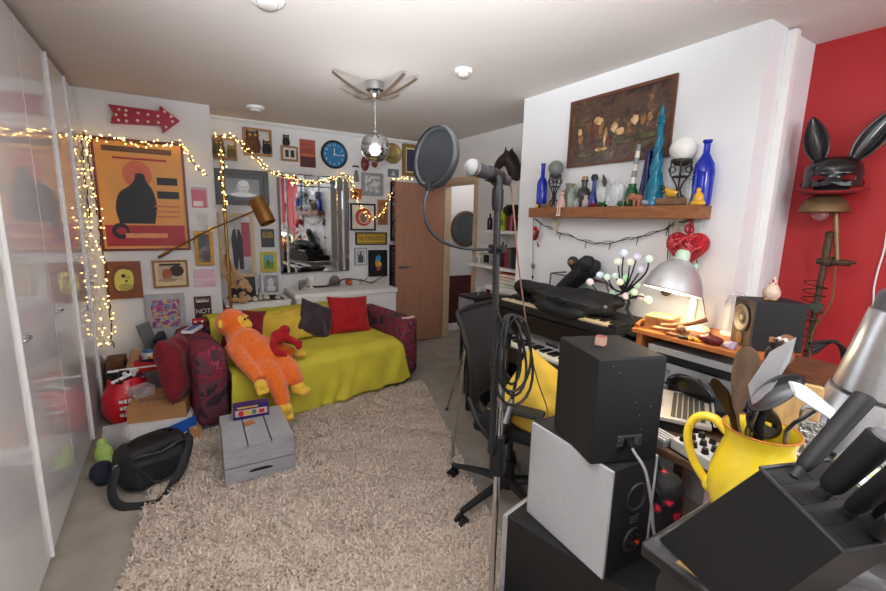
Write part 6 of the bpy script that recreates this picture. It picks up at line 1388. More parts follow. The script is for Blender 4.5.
c = toW(t, (.115, .16, .349)); t = thing('wooden_cube', 'small pink topped wooden cube on the black top speaker', 'block', on(600.5, 345, 'z', 1.151), R(20))
B().box((0, 0, .0145), (.031, .031, .029), bev=.002).build('block', M('raw_pale_wood', (196, 160, 136), .6), t); B().box((0, 0, .0295), (.029, .029, .002)).build('pink_top', M('pink_paint', (168, 92, 96), .6), t)
# ------------------------------------------------------------------ desk in the corner
DESKW = M('desk_wood', (104, 78, 58), .5, var=.2, aniso=(6, 1, 6))
t = thing('desk', 'wooden desk in the corner under the laptop and amplifiers', 'desk', (0, 0, 0))
b = B(); b.box((1.9425, .865, .705), (.885, .84, .03), bev=.004); b.build('desk_top', DESKW, t)
for x in (1.54, 2.34):
    for y in (.49, 1.16): B().box((x, y, .345), (.05, .05, .69)).build('leg', DESKW, t)
DZ_ = .7205
ORW = M('orange_pine', (186, 112, 58), .45, var=.2, vs=6, aniso=(8, 1, 8))
t = thing('desk_riser', 'orange pine riser shelf standing on the desk', 'shelf', (0, 0, 0))
b = B(); b.box((2.195, 1.022, 1.008), (.39, .60, .024), bev=.004); b.build('board', ORW, t)
for y in (.735, 1.29): B().box((2.20, y, (DZ_+.996)/2), (.36, .03, .996-DZ_), bev=.003).build('side', ORW, t)
b = B(); b.tube([(2.02, 1.31, 1.03), (2.10, 1.325, 1.045), (2.22, 1.325, 1.045), (2.34, 1.31, 1.03)], .012, 8, smooth=4); b.build('back_lip', ORW, t)
RZ_ = 1.0205
SILR = M('receiver_silver', (178, 180, 184), .35, .4, var=.03)
def box_amp(y0, y1, z0, h, label, cat, nm, disp):
    t = thing(nm, label, cat, (2.04, (y0+y1)/2, z0)); w = y1-y0
    b = B(); b.box((.14, 0, h/2), (.27, w, h), bev=.003); b.build('case', SILR, t)
    b = B(); b.box((.0, 0, h/2), (.02, w, h), bev=.003); b.build('front_panel', SILR, t)
    b = B(); b.box((-.011, .02, h*.66), (.003, w*.72, h*.26)); b.build('display', M('display_black', (16, 18, 22), .15), t)
    for k in range(disp): b = B(); b.cyl((-.008, w/2-.07-.05*k, h*.28), (-.018, w/2-.07-.05*k, h*.28), .009, n=14); b.build('button', STEEL, t)
    b = B(); b.cyl((-.008, -w/2+.06, h*.5), (-.028, -w/2+.06, h*.5), .024, n=24); b.build('volume_knob', SILR, t)
    for yy in (-w/2+.04, w/2-.04): b = B(); b.cyl((.05, yy, -.0), (.05, yy, .006), .015, n=12); b.build('foot', BLACK, t)
    return t
box_amp(.76, 1.22, DZ_, .075, 'lower silver player box on the desk under the riser', 'player', 'disc_player', 4)
box_amp(.74, 1.24, DZ_+.077, .155, 'silver amplifier stacked on the player under the riser', 'amplifier', 'amplifier', 6)
# on the riser
t = thing('wooden_box', 'square hinged wooden box at left end of the riser', 'box', (2.12, 1.235, RZ_), R(12))
B().box((0, 0, .028), (.13, .13, .056), bev=.003).build('box_body', M('box_wood', (160, 104, 60), .5, var=.2), t); B().box((0, 0, .064), (.134, .134, .014), bev=.004).build('lid', M('lid_wood', (206, 156, 98), .5, var=.2), t)
b = B(); b.box((-.068, 0, .052), (.004, .016, .016)); b.build('clasp', BRASS, t)
one(B().box((0, 0, .008), (.16, .13, .015), bev=.003), 'wooden_board', M('board_wood', (134, 84, 52), .5, var=.2), 'flat brown wooden board in front of the cream lamp base', 'board', (2.09, 1.085, RZ_), .1)
WDC = M('carved_wood', (132, 86, 56), .55, var=.25, vs=20)
t = thing('carved_pestle', 'carved wooden club leaning on the flat brown board', 'wood carving', (2.06, 1.09, RZ_+.016))
b = B(); b.tube([(-.02, .10, .018), (.0, .04, .03), (.02, -.03, .055), (.04, -.08, .085)], [.012, .010, .012, .016], 10, smooth=4); b.ball((-.02, .0, .022), (.022, .022, .02)); o = b.build('carving', WDC, t)
t = thing('carved_spoon', 'carved light wooden spoon lying on the flat brown board', 'spoon', (2.03, 1.13, RZ_+.016), R(30)); b = B(); b.tube([(0, -.08, .01), (0, .0, .012), (0, .05, .01)], [.007, .006, .009], 8); b.ball((0, .065, .012), (.017, .024, .010)); b.build('spoon_body', M('box_wood', (160, 104, 60), .5), t)
t = thing('marker_pen', 'yellow and black marker pen at riser front edge', 'pen', (2.025, 1.02, RZ_+.008), R(20)); b = B(); b.cyl((0, -.05, 0), (0, .02, 0), .008, n=12); b.build('barrel', M('marker_yellow', (236, 186, 40), .4), t); b = B(); b.cyl((0, .02, 0), (0, .06, 0), .0085, n=12); b.build('cap', BLACK, t)
o = one(B().ball((0, 0, .022), (.035, .06, .022)).hull([(0, .03, 0), (0, -.05, 0), (-.02, 0, .055), (.02, .01, .05), (.03, -.03, .0), (-.03, -.02, 0)]), 'leather_purse', M('oxblood_leather', (96, 28, 34), .4), 'dark oxblood leather purse in middle of riser front', 'purse', (2.05, .96, RZ_)); remesh(o, .007, 2)
one(B().hull([(rnd.uniform(-.025, .025), rnd.uniform(-.03, .03), rnd.uniform(0, .035)) for _ in range(16)]+[(-.02, -.02, 0), (.02, .02, 0), (.02, -.02, 0)]), 'amethyst', M('lilac_crystal', (168, 150, 176), .25), 'lump of lilac crystal beside the purse', 'crystal', (2.05, .875, RZ_), ang=10)
t = thing('glass_dome', 'clear glass dome ornament behind the black desk speaker', 'ornament', (2.32, .985, RZ_)); b = B(); b.lathe([(.048, 0), (.05, .06), (.05, .16), (.04, .195), (.02, .212), (0, .216)], n=28); b.build('dome', PLA, t); b = B(); b.lathe([(0, 0), (.053, 0), (.055, .01), (.05, .014), (0, .014)], n=28); b.build('base', WHITE, t)
# desk lamp
lb = Vector((2.24, 1.15, RZ_))
t = thing('desk_lamp', 'vintage desk lamp with wide metal dome shade and cream base', 'desk lamp', lb)
CRM = M('cream_enamel', (232, 226, 196), .4); MINT = M('mint_enamel', (196, 220, 200), .4)
b = B(); b.lathe([(0, 0), (.085, 0), (.09, .008), (.082, .02), (.04, .034), (.018, .04), (0, .04)], n=36); b.build('base', CRM, t)
b = B(); b.lathe([(.016, .036), (.015, .05), (.019, .06), (.02, .14), (.014, .16), (.012, .17)], n=18); b.build('stem', MINT, t)
apex = on(682, 258, 'x', 2.12)-lb; rc = on(671.5, 291.5, 'x', 2.08)-lb; ax = (apex-rc).normalized(); Ls = (apex-rc).length
b = B(); b.tube([(0, 0, .165), (.03, -.005, .26), apex+Vector((.05, 0, -.02)), apex+ax*.01], .009, 8, smooth=5); b.build('arm', MINT, t)
rr = .136
b = B(); b.lathe([(rr, 0), (rr+.004, .004), (rr*.97, Ls*.16), (rr*.87, Ls*.42), (rr*.66, Ls*.7), (rr*.4, Ls*.88), (rr*.2, Ls*.96), (rr*.2, Ls*.95), (rr*.38, Ls*.86), (rr*.64, Ls*.68), (rr*.85, Ls*.41), (rr*.955, Ls*.15), (rr-.004, 0)], rc, ax, n=48); b.build('shade', M('shade_aluminium', (196, 196, 198), .34, .55, var=.06), t)
b = B(); b.lathe([(rr*.94, Ls*.13), (rr*.84, Ls*.4), (rr*.63, Ls*.67), (rr*.36, Ls*.85), (0, Ls*.9)], rc, ax, n=40); b.build('shade_lining', M('lining_white', (240, 234, 214), .6), t)
b = B(); b.lathe([(.034, -.01), (.034, .03), (.03, .05), (.02, .06), (0, .062)], apex-ax*.02, ax, n=24); b.build('cap', MINT, t)
bp_ = rc+ax*(Ls*.38); b = B(); b.ball(bp_, .032, 18, 12); b.build('bulb', M('lamp_bulb', (255, 226, 170), .4, emit=14), t)
ld = bpy.data.lights.new('desk_lamp_light', 'POINT'); ld.energy = 3.2; ld.color = (1, .80, .52); ld.shadow_soft_size = .035; lo = bpy.data.objects.new('desk_lamp_light', ld); COL.objects.link(lo); lo.location = lb+rc+ax*(Ls*.08)
# desk speaker with things on it
t = thing('desk_speaker', 'small black desk speaker on the riser right end', 'speaker', (2.095, .812, RZ_), math.atan2(.76, .65)-PI/2)
b = B(); b.box((.10, .08, .108), (.20, .16, .216), bev=.004); b.build('cabinet', M('speaker_charcoal', (37, 37, 39), .6), t)
b = B(); b.box((-.004, .08, .108), (.010, .158, .212), bev=.003); b.build('front_baffle', M('baffle_brown', (70, 60, 52), .45), t)
b = B(); b.lathe([(.058, .004), (.062, .008), (.054, .012), (.045, .004), (.016, -.004), (.014, .006), (0, .009)], (-.009, .08, .13), (-1, 0, 0), n=32); b.build('woofer', M('cone_tan', (150, 134, 112), .5), t)
b = B(); b.lathe([(.024, .001), (.026, .005), (.014, .005), (0, .009)], (-.009, .08, .04), (-1, 0, 0), n=24); b.build('tweeter', M('tweeter_bronze', (130, 106, 70), .35, .5), t)
stp = toW(t, (.09, .075, .2165))
hn = thing('ceramic_hen', 'small speckled cream ceramic hen on the desk speaker', 'figurine', stp, R(15))
HEN = M('hen_cream', (220, 190, 170), .5, var=.12, vs=60)
b = B(); b.lathe([(0, 0), (.022, .0), (.032, .018), (.034, .035), (.026, .055), (.017, .07), (.013, .078), (0, .083)], n=18); b.tube([(.015, 0, .05), (.034, 0, .075), (.036, 0, .105)], [.016, .012, .004], 8, smooth=4); o = b.build('body', HEN, hn); remesh(o, .005, 3)
b = B()
for k in range(3): b.ball((-.006+.008*k, 0, .084-.003*k), (.006, .004, .009), 8, 6)
b.build('comb', REDC, hn); b = B(); b.hull([(-.014, -.005, .068), (-.014, .005, .068), (-.014, 0, .062), (-.028, 0, .064)]); b.build('beak', M('beak_yellow', (214, 160, 70), .5), hn)
for k in (-1, 1): b = B(); b.ball((-.012, k*.010, .073), .003, 8, 6); b.build('eye', BLACK, hn); b = B(); b.ball((-.02, k*.014, .004), (.014, .008, .004), 8, 6); b.build('foot', M('beak_yellow', (214, 160, 70), .5), hn)
# shelf end with the wooden monkey
t = thing('wooden_ledge', 'rough dark wooden ledge at the right end of desk', 'ledge', (0, 0, 0))
b = B(); b.box((2.10, .610, .991), (.34, .22, .03), bev=.005); b.build('plank', M('rough_wood', (112, 70, 48), .7, var=.3, bump=.4), t)
b = B(); b.box((1.98, .58, .925), (.05, .24, .04), bev=.005, rot=Euler((0, 0, R(20))).to_matrix()); b.build('rail', M('rough_wood', (112, 70, 48), .7), t)
for x in (2.06, 2.24): B().box((x, .55, (DZ_+.976)/2), (.04, .04, .976-DZ_)).build('post', M('rough_wood', (112, 70, 48), .7), t)
LZ = 1.0065
mk2 = thing('wooden_figure', 'little round headed wooden figure with big white eyes', 'figurine', (1.975, .650, LZ), R(-110))
WM = M('toy_wood', (150, 104, 78), .55, var=.15)
b = B(); b.lathe([(0, .03), (.022, .03), (.026, .045), (.024, .075), (.014, .092), (0, .095)], n=16); b.ball((0, 0, .115), (.027, .025, .026)); o = b.build('body', WM, mk2); 
for k in (-1, 1):
    B().tube([(k*.022, 0, .083), (k*.038, -.008, .06), (k*.034, -.018, .035)], [.008, .007, .007], 8, smooth=4).build('arm', WM, mk2)
    B().tube([(k*.012, 0, .035), (k*.024, -.026, .03), (k*.022, -.03, .004)], [.009, .008, .008], 8, smooth=4).build('leg', WM, mk2)
    e = B().ball((k*.011, -.021, .12), .0105, 12, 8).build('eye', WHITE, mk2); B().ball((k*.011, -.031, .12), .0035, 8, 6).build('pupil', BLACK, e)
bottle([(0, 0), (.016, 0), (.017, .004), (.017, .06), (.010, .075), (.008, .08), (.008, .10), (0, .10)], BLACK, 'miniature black bottle with silver label by wooden figure', (1.985, .700, LZ), [(0, .098), (.011, .098), (.011, .116), (0, .116)], M('cork', (176, 132, 90), .9), name='bottle')
bpy.data.objects[-1] if False else None
# laptops, mixer and clutter on the desk
AL = M('laptop_silver', (186, 184, 180), .35, .4, var=.03); KEYS = M('laptop_keys', (44, 44, 46), .5)
def laptop(label, c, rz, z, w, d, lid, tint=AL, keym=KEYS):
    t = thing('laptop', label, 'laptop', (c[0], c[1], z), rz)     # local -x is the user's side
    b = B(); b.box((0, 0, .010), (d, w, .018), bev=.004); b.build('base', tint, t)
    b = B()
    for r_ in range(6):
        for k in range(13): b.box((-.01+.105-.021*r_-.0, (k-6)*(w*.86/13), .0205), (.0165, w*.86/13-.004, .004))
    b.build('keys', keym, t, ang=0)
    b = B(); b.box((-d*.34, 0, .0195), (.07, .10, .001)); b.build('trackpad', M('trackpad', (170, 168, 164), .3), t)
    if lid is not None:
        hb_ = B(); hb_.cyl((d/2, -w*.4, .016), (d/2, w*.4, .016), .006, n=10); hb_.build('hinge', BLACK, t)
        l = B(); l.box((.115, 0, .004), (.23, w, .008), bev=.003); q = l.build('lid', tint, t, loc=(d/2+.004, 0, .020), rot=(0, -lid, 0))
        s = B(); s.box((.115, 0, .0085), (.21, w-.02, .001)); s.build('screen', M('screen_dark', (16, 17, 20), .08), q)
    return t
one(B().box((0, 0, .022), (.22, .30, .044), bev=.006), 'laptop_stand', M('tan_board', (40, 38, 38), .5, var=.15), 'low black stand under the open laptop', 'stand', (1.80, .94, DZ_), R(-62))
laptop('open silver laptop with dark keys on the low black stand', (1.80, .94), R(-62), DZ_+.0455, .34, .25, R(10))
COPP = M('bronze_case', (164, 122, 78), .35, .4); laptop('bronze tinted keyboard below the silver laptop at desk edge', (1.71, .66), R(-20), DZ_, .28, .15, None, COPP, M('bronze_keys', (112, 84, 56), .45))
t = thing('audio_mixer', 'small white audio mixer with black knobs by the jug', 'mixer', (1.578, .695, DZ_), R(-14))
b = B(); b.box((0, 0, .022), (.14, .20, .042), bev=.006); b.build('case', M('mixer_white', (206, 206, 204), .4), t); b = B(); b.box((0, 0, -.0), (.15, .21, .004)); b.build('base', BLACK, t)
for i in range(3):
    for j in range(4): b = B(); b.cyl((-.045+.045*i, -.07+.046*j, .043), (-.045+.045*i, -.07+.046*j, .062), .013, .010, 14); b.build('knob', BLACK, t)
t = thing('midi_keyboard', 'short strip keyboard with grey stripes beside the mixer', 'keyboard', (1.56, .87, DZ_+.0), R(-12)); b = B(); b.box((0, 0, .012), (.08, .12, .024), bev=.003); b.build('case', GREYM, t)
for k in range(4): b = B(); b.box((-.028+.018*k, 0, .027), (.010, .11, .006), bev=.001); b.build('slider_strip', M('strip_pale', (196, 198, 202), .4), t)
CLU = 'gadgets heaped before the silver amplifier'
for k, (x, y, s, lab, m) in enumerate(((1.93, 1.20, (.07, .10, .05), 'black gadget box furthest left in the desk heap', BLACK), (1.96, 1.12, (.05, .07, .07), 'dark grey adapter left of middle in the desk heap', GREYM), (1.90, 1.13, (.05, .05, .03), 'dark brown leather case in front of the desk heap', M('brown_leather', (84, 58, 44), .6)))):
    one(B().box((0, 0, s[2]/2), s, bev=.008), 'gadget', m, lab, 'gadget', (x, y, DZ_), rnd.random(), CLU)
t = thing('cable_heap', 'tangle of dark cables in the heap beside amplifier', 'cables', (1.90, 1.22, DZ_)); b = B()
for k in range(7): b.tube([(rnd.uniform(-.06, .05), rnd.uniform(-.07, .07), rnd.uniform(.008, .09)) for _ in range(5)], .005, 6, smooth=5)
tag(b.build('cables', CABLE, t), kind='stuff')
t = thing('sunglasses_case', 'dark rounded lid shaped case leaning on the amplifier', 'case', (1.965, .98, DZ_+.0), R(-12)); b = B(); b.ball((0, 0, .075), (.022, .13, .075), 24, 14); b.build('shell', M('glossy_black', (24, 24, 26), .15), t)
# backpack under the desk edge
t = thing('backpack', 'small black backpack with red flower print behind the silver speaker', 'backpack', (1.415, .80, .421), R(-12))
b = B(); b.box((0, 0, .14), (.13, .24, .27), bev=.05); b.box((-.045, 0, .09), (.05, .20, .14), bev=.022); o = b.build('bag_body', ramp_mat('flower_nylon', 'voronoi', 15, [(0, (230, 44, 62)), (.2, (150, 28, 44)), (.27, (26, 24, 27)), (1, (26, 24, 27))], .7, dist=.12, bump=.2), t); remesh(o, .010, 4)
B().tube([(-.05, -.11, .19), (-.066, -.08, .245), (-.066, 0, .262), (-.066, .08, .245), (-.05, .11, .19)], .005, 6, smooth=5).build('zip', M('zip_dark', (46, 46, 50), .4), t)
B().tube([(.0, -.04, .27), (.0, -.025, .295), (.0, .025, .295), (.0, .04, .27)], .007, 8, smooth=5).build('grab_loop', NYL, t)

# ------------------------------------------------------------------ red wall: industrial lamp, mask
IRN = M('rusty_iron', (84, 66, 52), .6, .5, var=.35, vs=30, bump=.3); BRZ = M('aged_bronze', (128, 104, 74), .42, .7, var=.2)
t = thing('industrial_lamp', 'rusty industrial pole lamp with bronze bowl shade by red wall', 'lamp', (2.80, .81, 0))
O = Vector((2.80, .81, 0)); b = B(); b.lathe([(0, 0), (.10, 0), (.105, .02), (.09, .035), (.03, .05), (0, .055)], n=28); b.build('base', IRN, t)
rT, rB = on(829.5, 235, 'x', 2.80)-O, Vector((-.02, .02, .05)); b = B(); b.cyl(rB, rT, .014, n=14); b.build('pole', IRN, t)
dr = (rT-rB).normalized(); b = B(); b.ball(rT, .02); b.cyl(rT-dr*.03, rT-dr*.10, .018, n=14); b.build('top_valve', IRN, t)
jt = on(832, 262, 'x', 2.80)-O; b = B(); b.cyl(jt+Vector((0, .06, .0)), jt+Vector((0, -.07, .0)), .016, n=14); b.cyl(jt+Vector((0, .03, 0)), jt+Vector((0, .0, 0)), .026, n=14); b.cyl(jt+Vector((0, -.09, .004)), jt+Vector((0, -.05, 0)), .007, n=8); b.build('cross_joint', IRN, t)
tp_ = on(834.5, 214, 'x', 2.80)-O; b = B(); b.cyl(jt+Vector((0, -.02, 0)), tp_+Vector((0, 0, .03)), .012, n=14); b.build('shade_arm', BRZ, t)
bc_ = on(823.5, 212.5, 'x', 2.79)-O
b = B(); b.lathe([(.098, 0), (.102, .003), (.094, .035), (.075, .065), (.045, .084), (.02, .09), (0, .091), (0, .086), (.042, .079), (.071, .06), (.09, .033), (.096, .002)], bc_, n=40); b.build('bowl_shade', BRZ, t)
b = B(); b.ball(bc_+Vector((0, .012, -.008)), (.036, .036, .034)); b.build('bulb', M('rose_bulb', (206, 150, 146), .12, trans=.5), t)
b = B(); n = 150; b.tube([rT+(rB-rT)*(.16+.36*(i/n))+Vector((.036*math.cos(i*.52)*(1 if i < 70 else .7), .05*math.sin(i*.52)*(1 if i < 60 else .6)+.018, 0)) for i in range(n)], .0028, 5); b.build('spring', M('spring_wire', (70, 52, 46), .4, .7), t)
q = rT+(rB-rT)*.29; b = B(); b.ball(q+Vector((-.03, .035, 0)), (.028, .03, .025)); b.build('round_valve', M('maroon_valve', (80, 34, 38), .4), t); b = B(); b.lathe([(0, 0), (.03, 0), (.03, .012), (0, .014)], q+Vector((-.02, -.01, .06)), (-1, .2, 0), n=18); b.build('gauge', M('verdigris', (70, 84, 76), .5), t)
b = B(); b.tube([jt+Vector((-.01, -.02, -.02)), jt+Vector((-.02, -.03, -.20)), jt+Vector((-.02, .02, -.36)), jt+Vector((-.02, .01, -.60))], .004, 6, smooth=5); b.build('flex', M('olive_flex', (104, 90, 56), .6), t)
# hat and rabbit mask resting on the bowl
view = Vector((-.95, -.31, 0)).normalized(); ma = math.atan2(view.y, view.x)+PI/2
ht_ = thing('red_hat', 'dark red felt hat with black crown resting on lamp shade', 'hat', (O.x+bc_.x-.0, O.y+bc_.y-.012, bc_.z+.082), ma)
b = B(); v = []; f = []; n = 48
prof = [(.062, .010), (.085, .006), (.11, .010), (.132, .022), (.134, .028), (.11, .017), (.085, .013), (.062, .017)]
for rr_, z in prof:
    for i in range(n):
        a = 2*PI*i/n; v.append((rr_*math.cos(a)*1.06, rr_*math.sin(a)*.95, z+.010*math.cos(2*a)*((rr_-.06)/.07)))
for j in range(len(prof)-1):
    for i in range(n): k = (i+1) % n; f.append([j*n+i, j*n+k, (j+1)*n+k, (j+1)*n+i])
b.add(v, f).build('brim', M('oxblood_felt', (140, 34, 42), .8, var=.1), ht_, ang=60)
b = B(); b.lathe([(.064, .010), (.066, .05), (.06, .075), (.03, .082), (0, .083)], n=32, sx=1.05); b.build('crown', M('black_felt', (24, 22, 24), .85), ht_)
mkz = bc_.z+.082+.024
rm = thing('rabbit_mask', 'glossy black rabbit mask with tall ears on the red hat', 'mask', (ht_.location.x, ht_.location.y, mkz), ma)
rm.scale = (1.2, 1.12, 1.12)
MG = M('mask_black', (20, 20, 22), .18, var=.1, coat=.5)
v = []; f = []; nu, nv = 26, 20
def mp(u, w):
    a = (u-.5)*PI*1.05; x = .094*math.sin(a); y = -.088*math.cos(a)
    z = .135*w; top = max(0, (w-.55)/.45); s = math.sqrt(max(0, 1-top**2*.9)); x *= s; y *= s
    y -= .018*math.exp(-((u-.5)/.06)**2)*math.exp(-((w-.12)/.12)**2); y -= .014*math.exp(-((abs(u-.5)-.16)/.1)**2)*math.exp(-((w-.42)/.08)**2)
    return (x, y, z+.012)
ids = {}
for j in range(nv+1):
    for i in range(nu+1): v.append(mp(i/nu, j/nv))
def hole(u, w): return ((abs(u-.5)-.155)/.085)**2+((w-.26-.25*(abs(u-.5)-.155))/.085)**2 < 1
for j in range(nv):
    for i in range(nu):
        if hole((i+.5)/nu, (j+.5)/nv): continue
        k = j*(nu+1)+i; f.append([k, k+1, k+nu+2, k+nu+1])
o = B().add(v, f).build('face', MG, rm, ang=180)
md = o.modifiers.new('so', 'SOLIDIFY'); md.thickness = .004; md = o.modifiers.new('ss', 'SUBSURF'); md.levels = 1; md.render_levels = 1; bake(o)
def ear(bx, tx, tz, wmax, nm):
    base_ = Vector((bx, -.02, .125)); tip = Vector((tx, -.0, tz)); d = tip-base_; L = d.length; dn_ = d.normalized(); sd = dn_.cross(Vector((0, -1, 0))).normalized(); fr_ = Vector((0, -1, 0)); v = []; f = []; n, m = 14, 9
    for j in range(n+1):
        u = j/n; w = wmax*(math.sin(PI*min(1, (u*.93+.07)))**.75)*(1-.25*u)+.002
        for i in range(m):
            s = i/(m-1)*2-1; v.append(base_+d*u+sd*(w*s)+fr_*(.030*(s*s-.55)*min(1, w/wmax)*1.1))
    for j in range(n):
        for i in range(m-1): k = j*m+i; f.append([k, k+1, k+m+1, k+m])
    o = B().add(v, f).build(nm, MG, rm, ang=180); md = o.modifiers.new('so', 'SOLIDIFY'); md.thickness = .007; md.offset = 0; md = o.modifiers.new('ss', 'SUBSURF'); md.levels = 1; md.render_levels = 1; bake(o)
ear(-.052, -.095, .325, .046, 'ear'); ear(.052, .165, .345, .046, 'ear')
b = B(); b.tube([mp(.08, .2), Vector(mp(.0, .1))+Vector((.0, .06, 0)), (0, .09, .03), Vector(mp(1, .1))+Vector((0, .06, 0)), mp(.92, .2)], .0025, 6, smooth=5); b.build('elastic', M('elastic_black', (28, 28, 28), .8), rm)
t, p = hang([(887, 232), (884, 250), (878, 270), (874, 288), (873, 306), (868, 330)], 'thin white cable hanging down the red wall at right', 'pendant_string', 2.915, .004, WHITE, 'cable')
# black cables behind the desk end
t = thing('hanging_cable', 'bunch of black cables looping at the right desk end', 'cables', (2.36, .62, .97)); b = B()
for k in range(4): b.tube([(-.05+.02*k, .06, .09-.02*k), (.03+.01*k, .0, .10), (.06, -.05, .04-.03*k), (.04, -.06, -.10), (.03-.02*k, -.05, -.23)], .0065, 7, smooth=5)
b.build('cable_bunch', CABLE, t)

# ------------------------------------------------------------------ foreground worktop with knives, jug and canisters
WT = .95
t = thing('side_unit', 'dark cupboard unit in the near right corner under knife block', 'cupboard', (0, 0, 0))
b = B(); b.box((1.375, .135, .455), (1.24, .50, .91)); b.build('carcass', M('unit_dark', (48, 46, 46), .5), t)
b = B(); b.box((1.375, .145, .925), (1.285, .545, .03), bev=.004); b.build('worktop', M('worktop_dark', (34, 33, 33), .35, var=.4, vs=20), t)
for x in (1.07, 1.68): b = B(); b.box((x, .392, .44), (.60, .016, .84), bev=.002); b.build('door', M('unit_dark', (48, 46, 46), .5), t)
t = thing('acrylic_tray', 'dark marbled tray with cork patch under the knife block', 'tray', (.80, .255, .9405), R(-2))
b = B(); b.box((.065, .0, .004), (.30, .30, .008), bev=.002); 
b.build('tray_floor', ramp_mat('marbled_resin', 'noise', 8, [(.35, (34, 34, 36)), (.5, (78, 78, 80)), (.62, (44, 44, 46))], .2, const=False), t)
b = B(); b.box((-.05, .0, .0095), (.05, .18, .003), bev=.001); b.build('cork_patch', M('cork_speckle', (168, 130, 84), .9, var=.4, vs=60), t)
KB = .9505
A_ = Vector((.755, .398, KB)); B_ = Vector((.698, .236, 1.205)); C_ = Vector((.661, .1285, 1.165)); D_ = Vector((.695, .226, KB))
wv = Vector((.944, -.33, 0))*.128
t = thing('knife_block', 'big slanted black knife block in the right foreground', 'knife block', A_)
def rel(p): return p-A_
nrm = (B_-A_).normalized(); 
b = B(); pts8 = [rel(p) for p in (A_, B_, C_, D_)]; pts8 += [p+wv for p in pts8]
b.add(pts8, [[0, 1, 2, 3], [4, 5, 6, 7], [0, 1, 5, 4], [1, 2, 6, 5], [2, 3, 7, 6], [3, 0, 4, 7]])
o = b.build('block', M('block_black', (20, 20, 22), .65, var=.1, vs=30), t, ang=10)
md = o.modifiers.new('b', 'BEVEL'); md.width = .003; md.segments = 2; bake(o, False)
sf = (C_-B_); sn = sf.cross(wv).normalized(); sn = sn if sn.dot(nrm) > 0 else -sn
slots = [(.16, .26, .05), (.16, .70, .05), (.42, .28, .055), (.42, .72, .05), (.66, .30, .055), (.70, .74, .05), (.90, .45, .08)]
for u, w, ln in slots:
    c = rel(B_)+sf*u+wv*w; b = B(); e1, e2 = sf.normalized()*.009, wv.normalized()*(ln/2)
    b.add([c-e1-e2+sn*.0008, c+e1-e2+sn*.0008, c+e1+e2+sn*.0008, c-e1+e2+sn*.0008, c-e1-e2, c+e1-e2, c+e1+e2, c-e1+e2], [[0, 1, 2, 3], [4, 5, 6, 7], [0, 1, 5, 4], [1, 2, 6, 5], [2, 3, 7, 6], [3, 0, 4, 7]])
    b.build('slot', M('slot_black', (10, 10, 11), .7), t, ang=0)
b = B(); k0 = [rel(B_)+sf*u+wv*w+sn*.001 for u, w in ((.0, .0), (1, 0), (1, 1), (0, 1))]
b.tube(k0+[k0[0]], .003, 6); b.build('rim', M('rim_grey', (48, 48, 51), .5), t)
HB = M('handle_black', (20, 20, 22), .55, var=.08)
GK = 'knives in the slanted block'
def knife(u, w, tip_px, tip_z, label, r0=.0115, r1=.0135, cap=False):
    base = B_+sf*u+wv*w+sn*.001; tip = on(tip_px[0], tip_px[1], 'z', tip_z); d = (tip-base).normalized(); L = (tip-base).length
    t = thing('kitchen_knife', label, 'knife', base, 0, GK)
    b = B(); b.tube([(0, 0, 0), d*.012, d*.022, d*L*.4, d*L*.75, d*L*.97, d*L], [r0*.55, r0*.6, r0, r0*1.12, r1*1.05, r1*1.1, r1*.9], 16, smooth=3, flat=.72); b.build('handle', HB, t)
    q = B(); q.tube([-d*.003, d*.014], r0*.64, 12); q.build('bolster', M('bolster_grey', (40, 40, 42), .5), t)
    if cap: e = B(); e.lathe([(0, .001), (r1*.85, .001), (r1*.75, .004), (0, .005)], d*L, d, n=18); e.build('end_cap', M('cap_grey', (92, 92, 95), .4), t)
knife(.15, .34, (866, 396), 1.315, 'black handled knife highest in the block, nearest the jug', cap=False)
knife(.42, .40, (884, 437), 1.30, 'thick black handled knife with grey end cap, second in block', .014, .016, True)
knife(.66, .46, (905, 470), 1.28, 'third black handled knife down in the slanted block', .013, .015)
knife(.74, .80, (915, 500), 1.25, 'black knife handle half hidden behind third one', .012, .013)
knife(.92, .55, (905, 523), 1.24, 'lowest black handled knife in the slanted block', .013, .015)
t = thing('scissors', 'black handled kitchen scissors lying low beside the block', 'scissors', on(800, 575, 'z', 1.0)); O2 = t.location
b = B(); e = on(884, 548, 'z', 1.03)-O2; b.tube([(0, 0, 0), e*.4+Vector((0, 0, .012)), e*.8+Vector((0, 0, .014)), e], [.010, .018, .021, .016], 14, smooth=5, flat=.7); b.build('handle', HB, t)
# yellow jug
JY = M('jug_yellow', (234, 204, 48), .22, var=.05, vs=8, coat=.4); JB = Vector((.975, .338, KB))
jg = thing('jug', 'bright yellow ceramic jug holding kitchen utensils', 'jug', JB)
b = B(); prof = [(0, .001), (.058, .001), (.064, .006), (.074, .03), (.080, .06), (.078, .10), (.068, .14), (.060, .165), (.060, .182), (.0665, .20), (.064, .202), (.056, .184), (.056, .165), (.064, .14), (.072, .10), (.073, .06), (.06, .012), (0, .01)]
b.lathe(prof, n=44); b.build('body', JY, jg)
b = B(); b.torus((0, 0, .2005), .0652, .0022, n=44); b.build('rim', M('terracotta_rim', (190, 112, 40), .5), jg)
hd_ = on(692, 440, 'z', 1.08)-JB; hdir = Vector((hd_.x, hd_.y, 0)).normalized()
def hp(r, z): return hdir*r+Vector((0, 0, z))
b = B(); b.tube([hp(.056, .175), hp(.085, .195), hp(.115, .185), hp(.128, .145), hp(.115, .095), hp(.088, .055), hp(.074, .045)], [.013, .0115, .011, .011, .011, .011, .012], 12, smooth=6, flat=.8); b.ball(hp(.075, .043), (.014, .014, .018)); b.build('handle', JY, jg)
GU = 'utensils in the yellow jug'
def uten(name, label, cat='utensil'): return thing(name, label, cat, JB+Vector((0, 0, .012)), 0, GU)
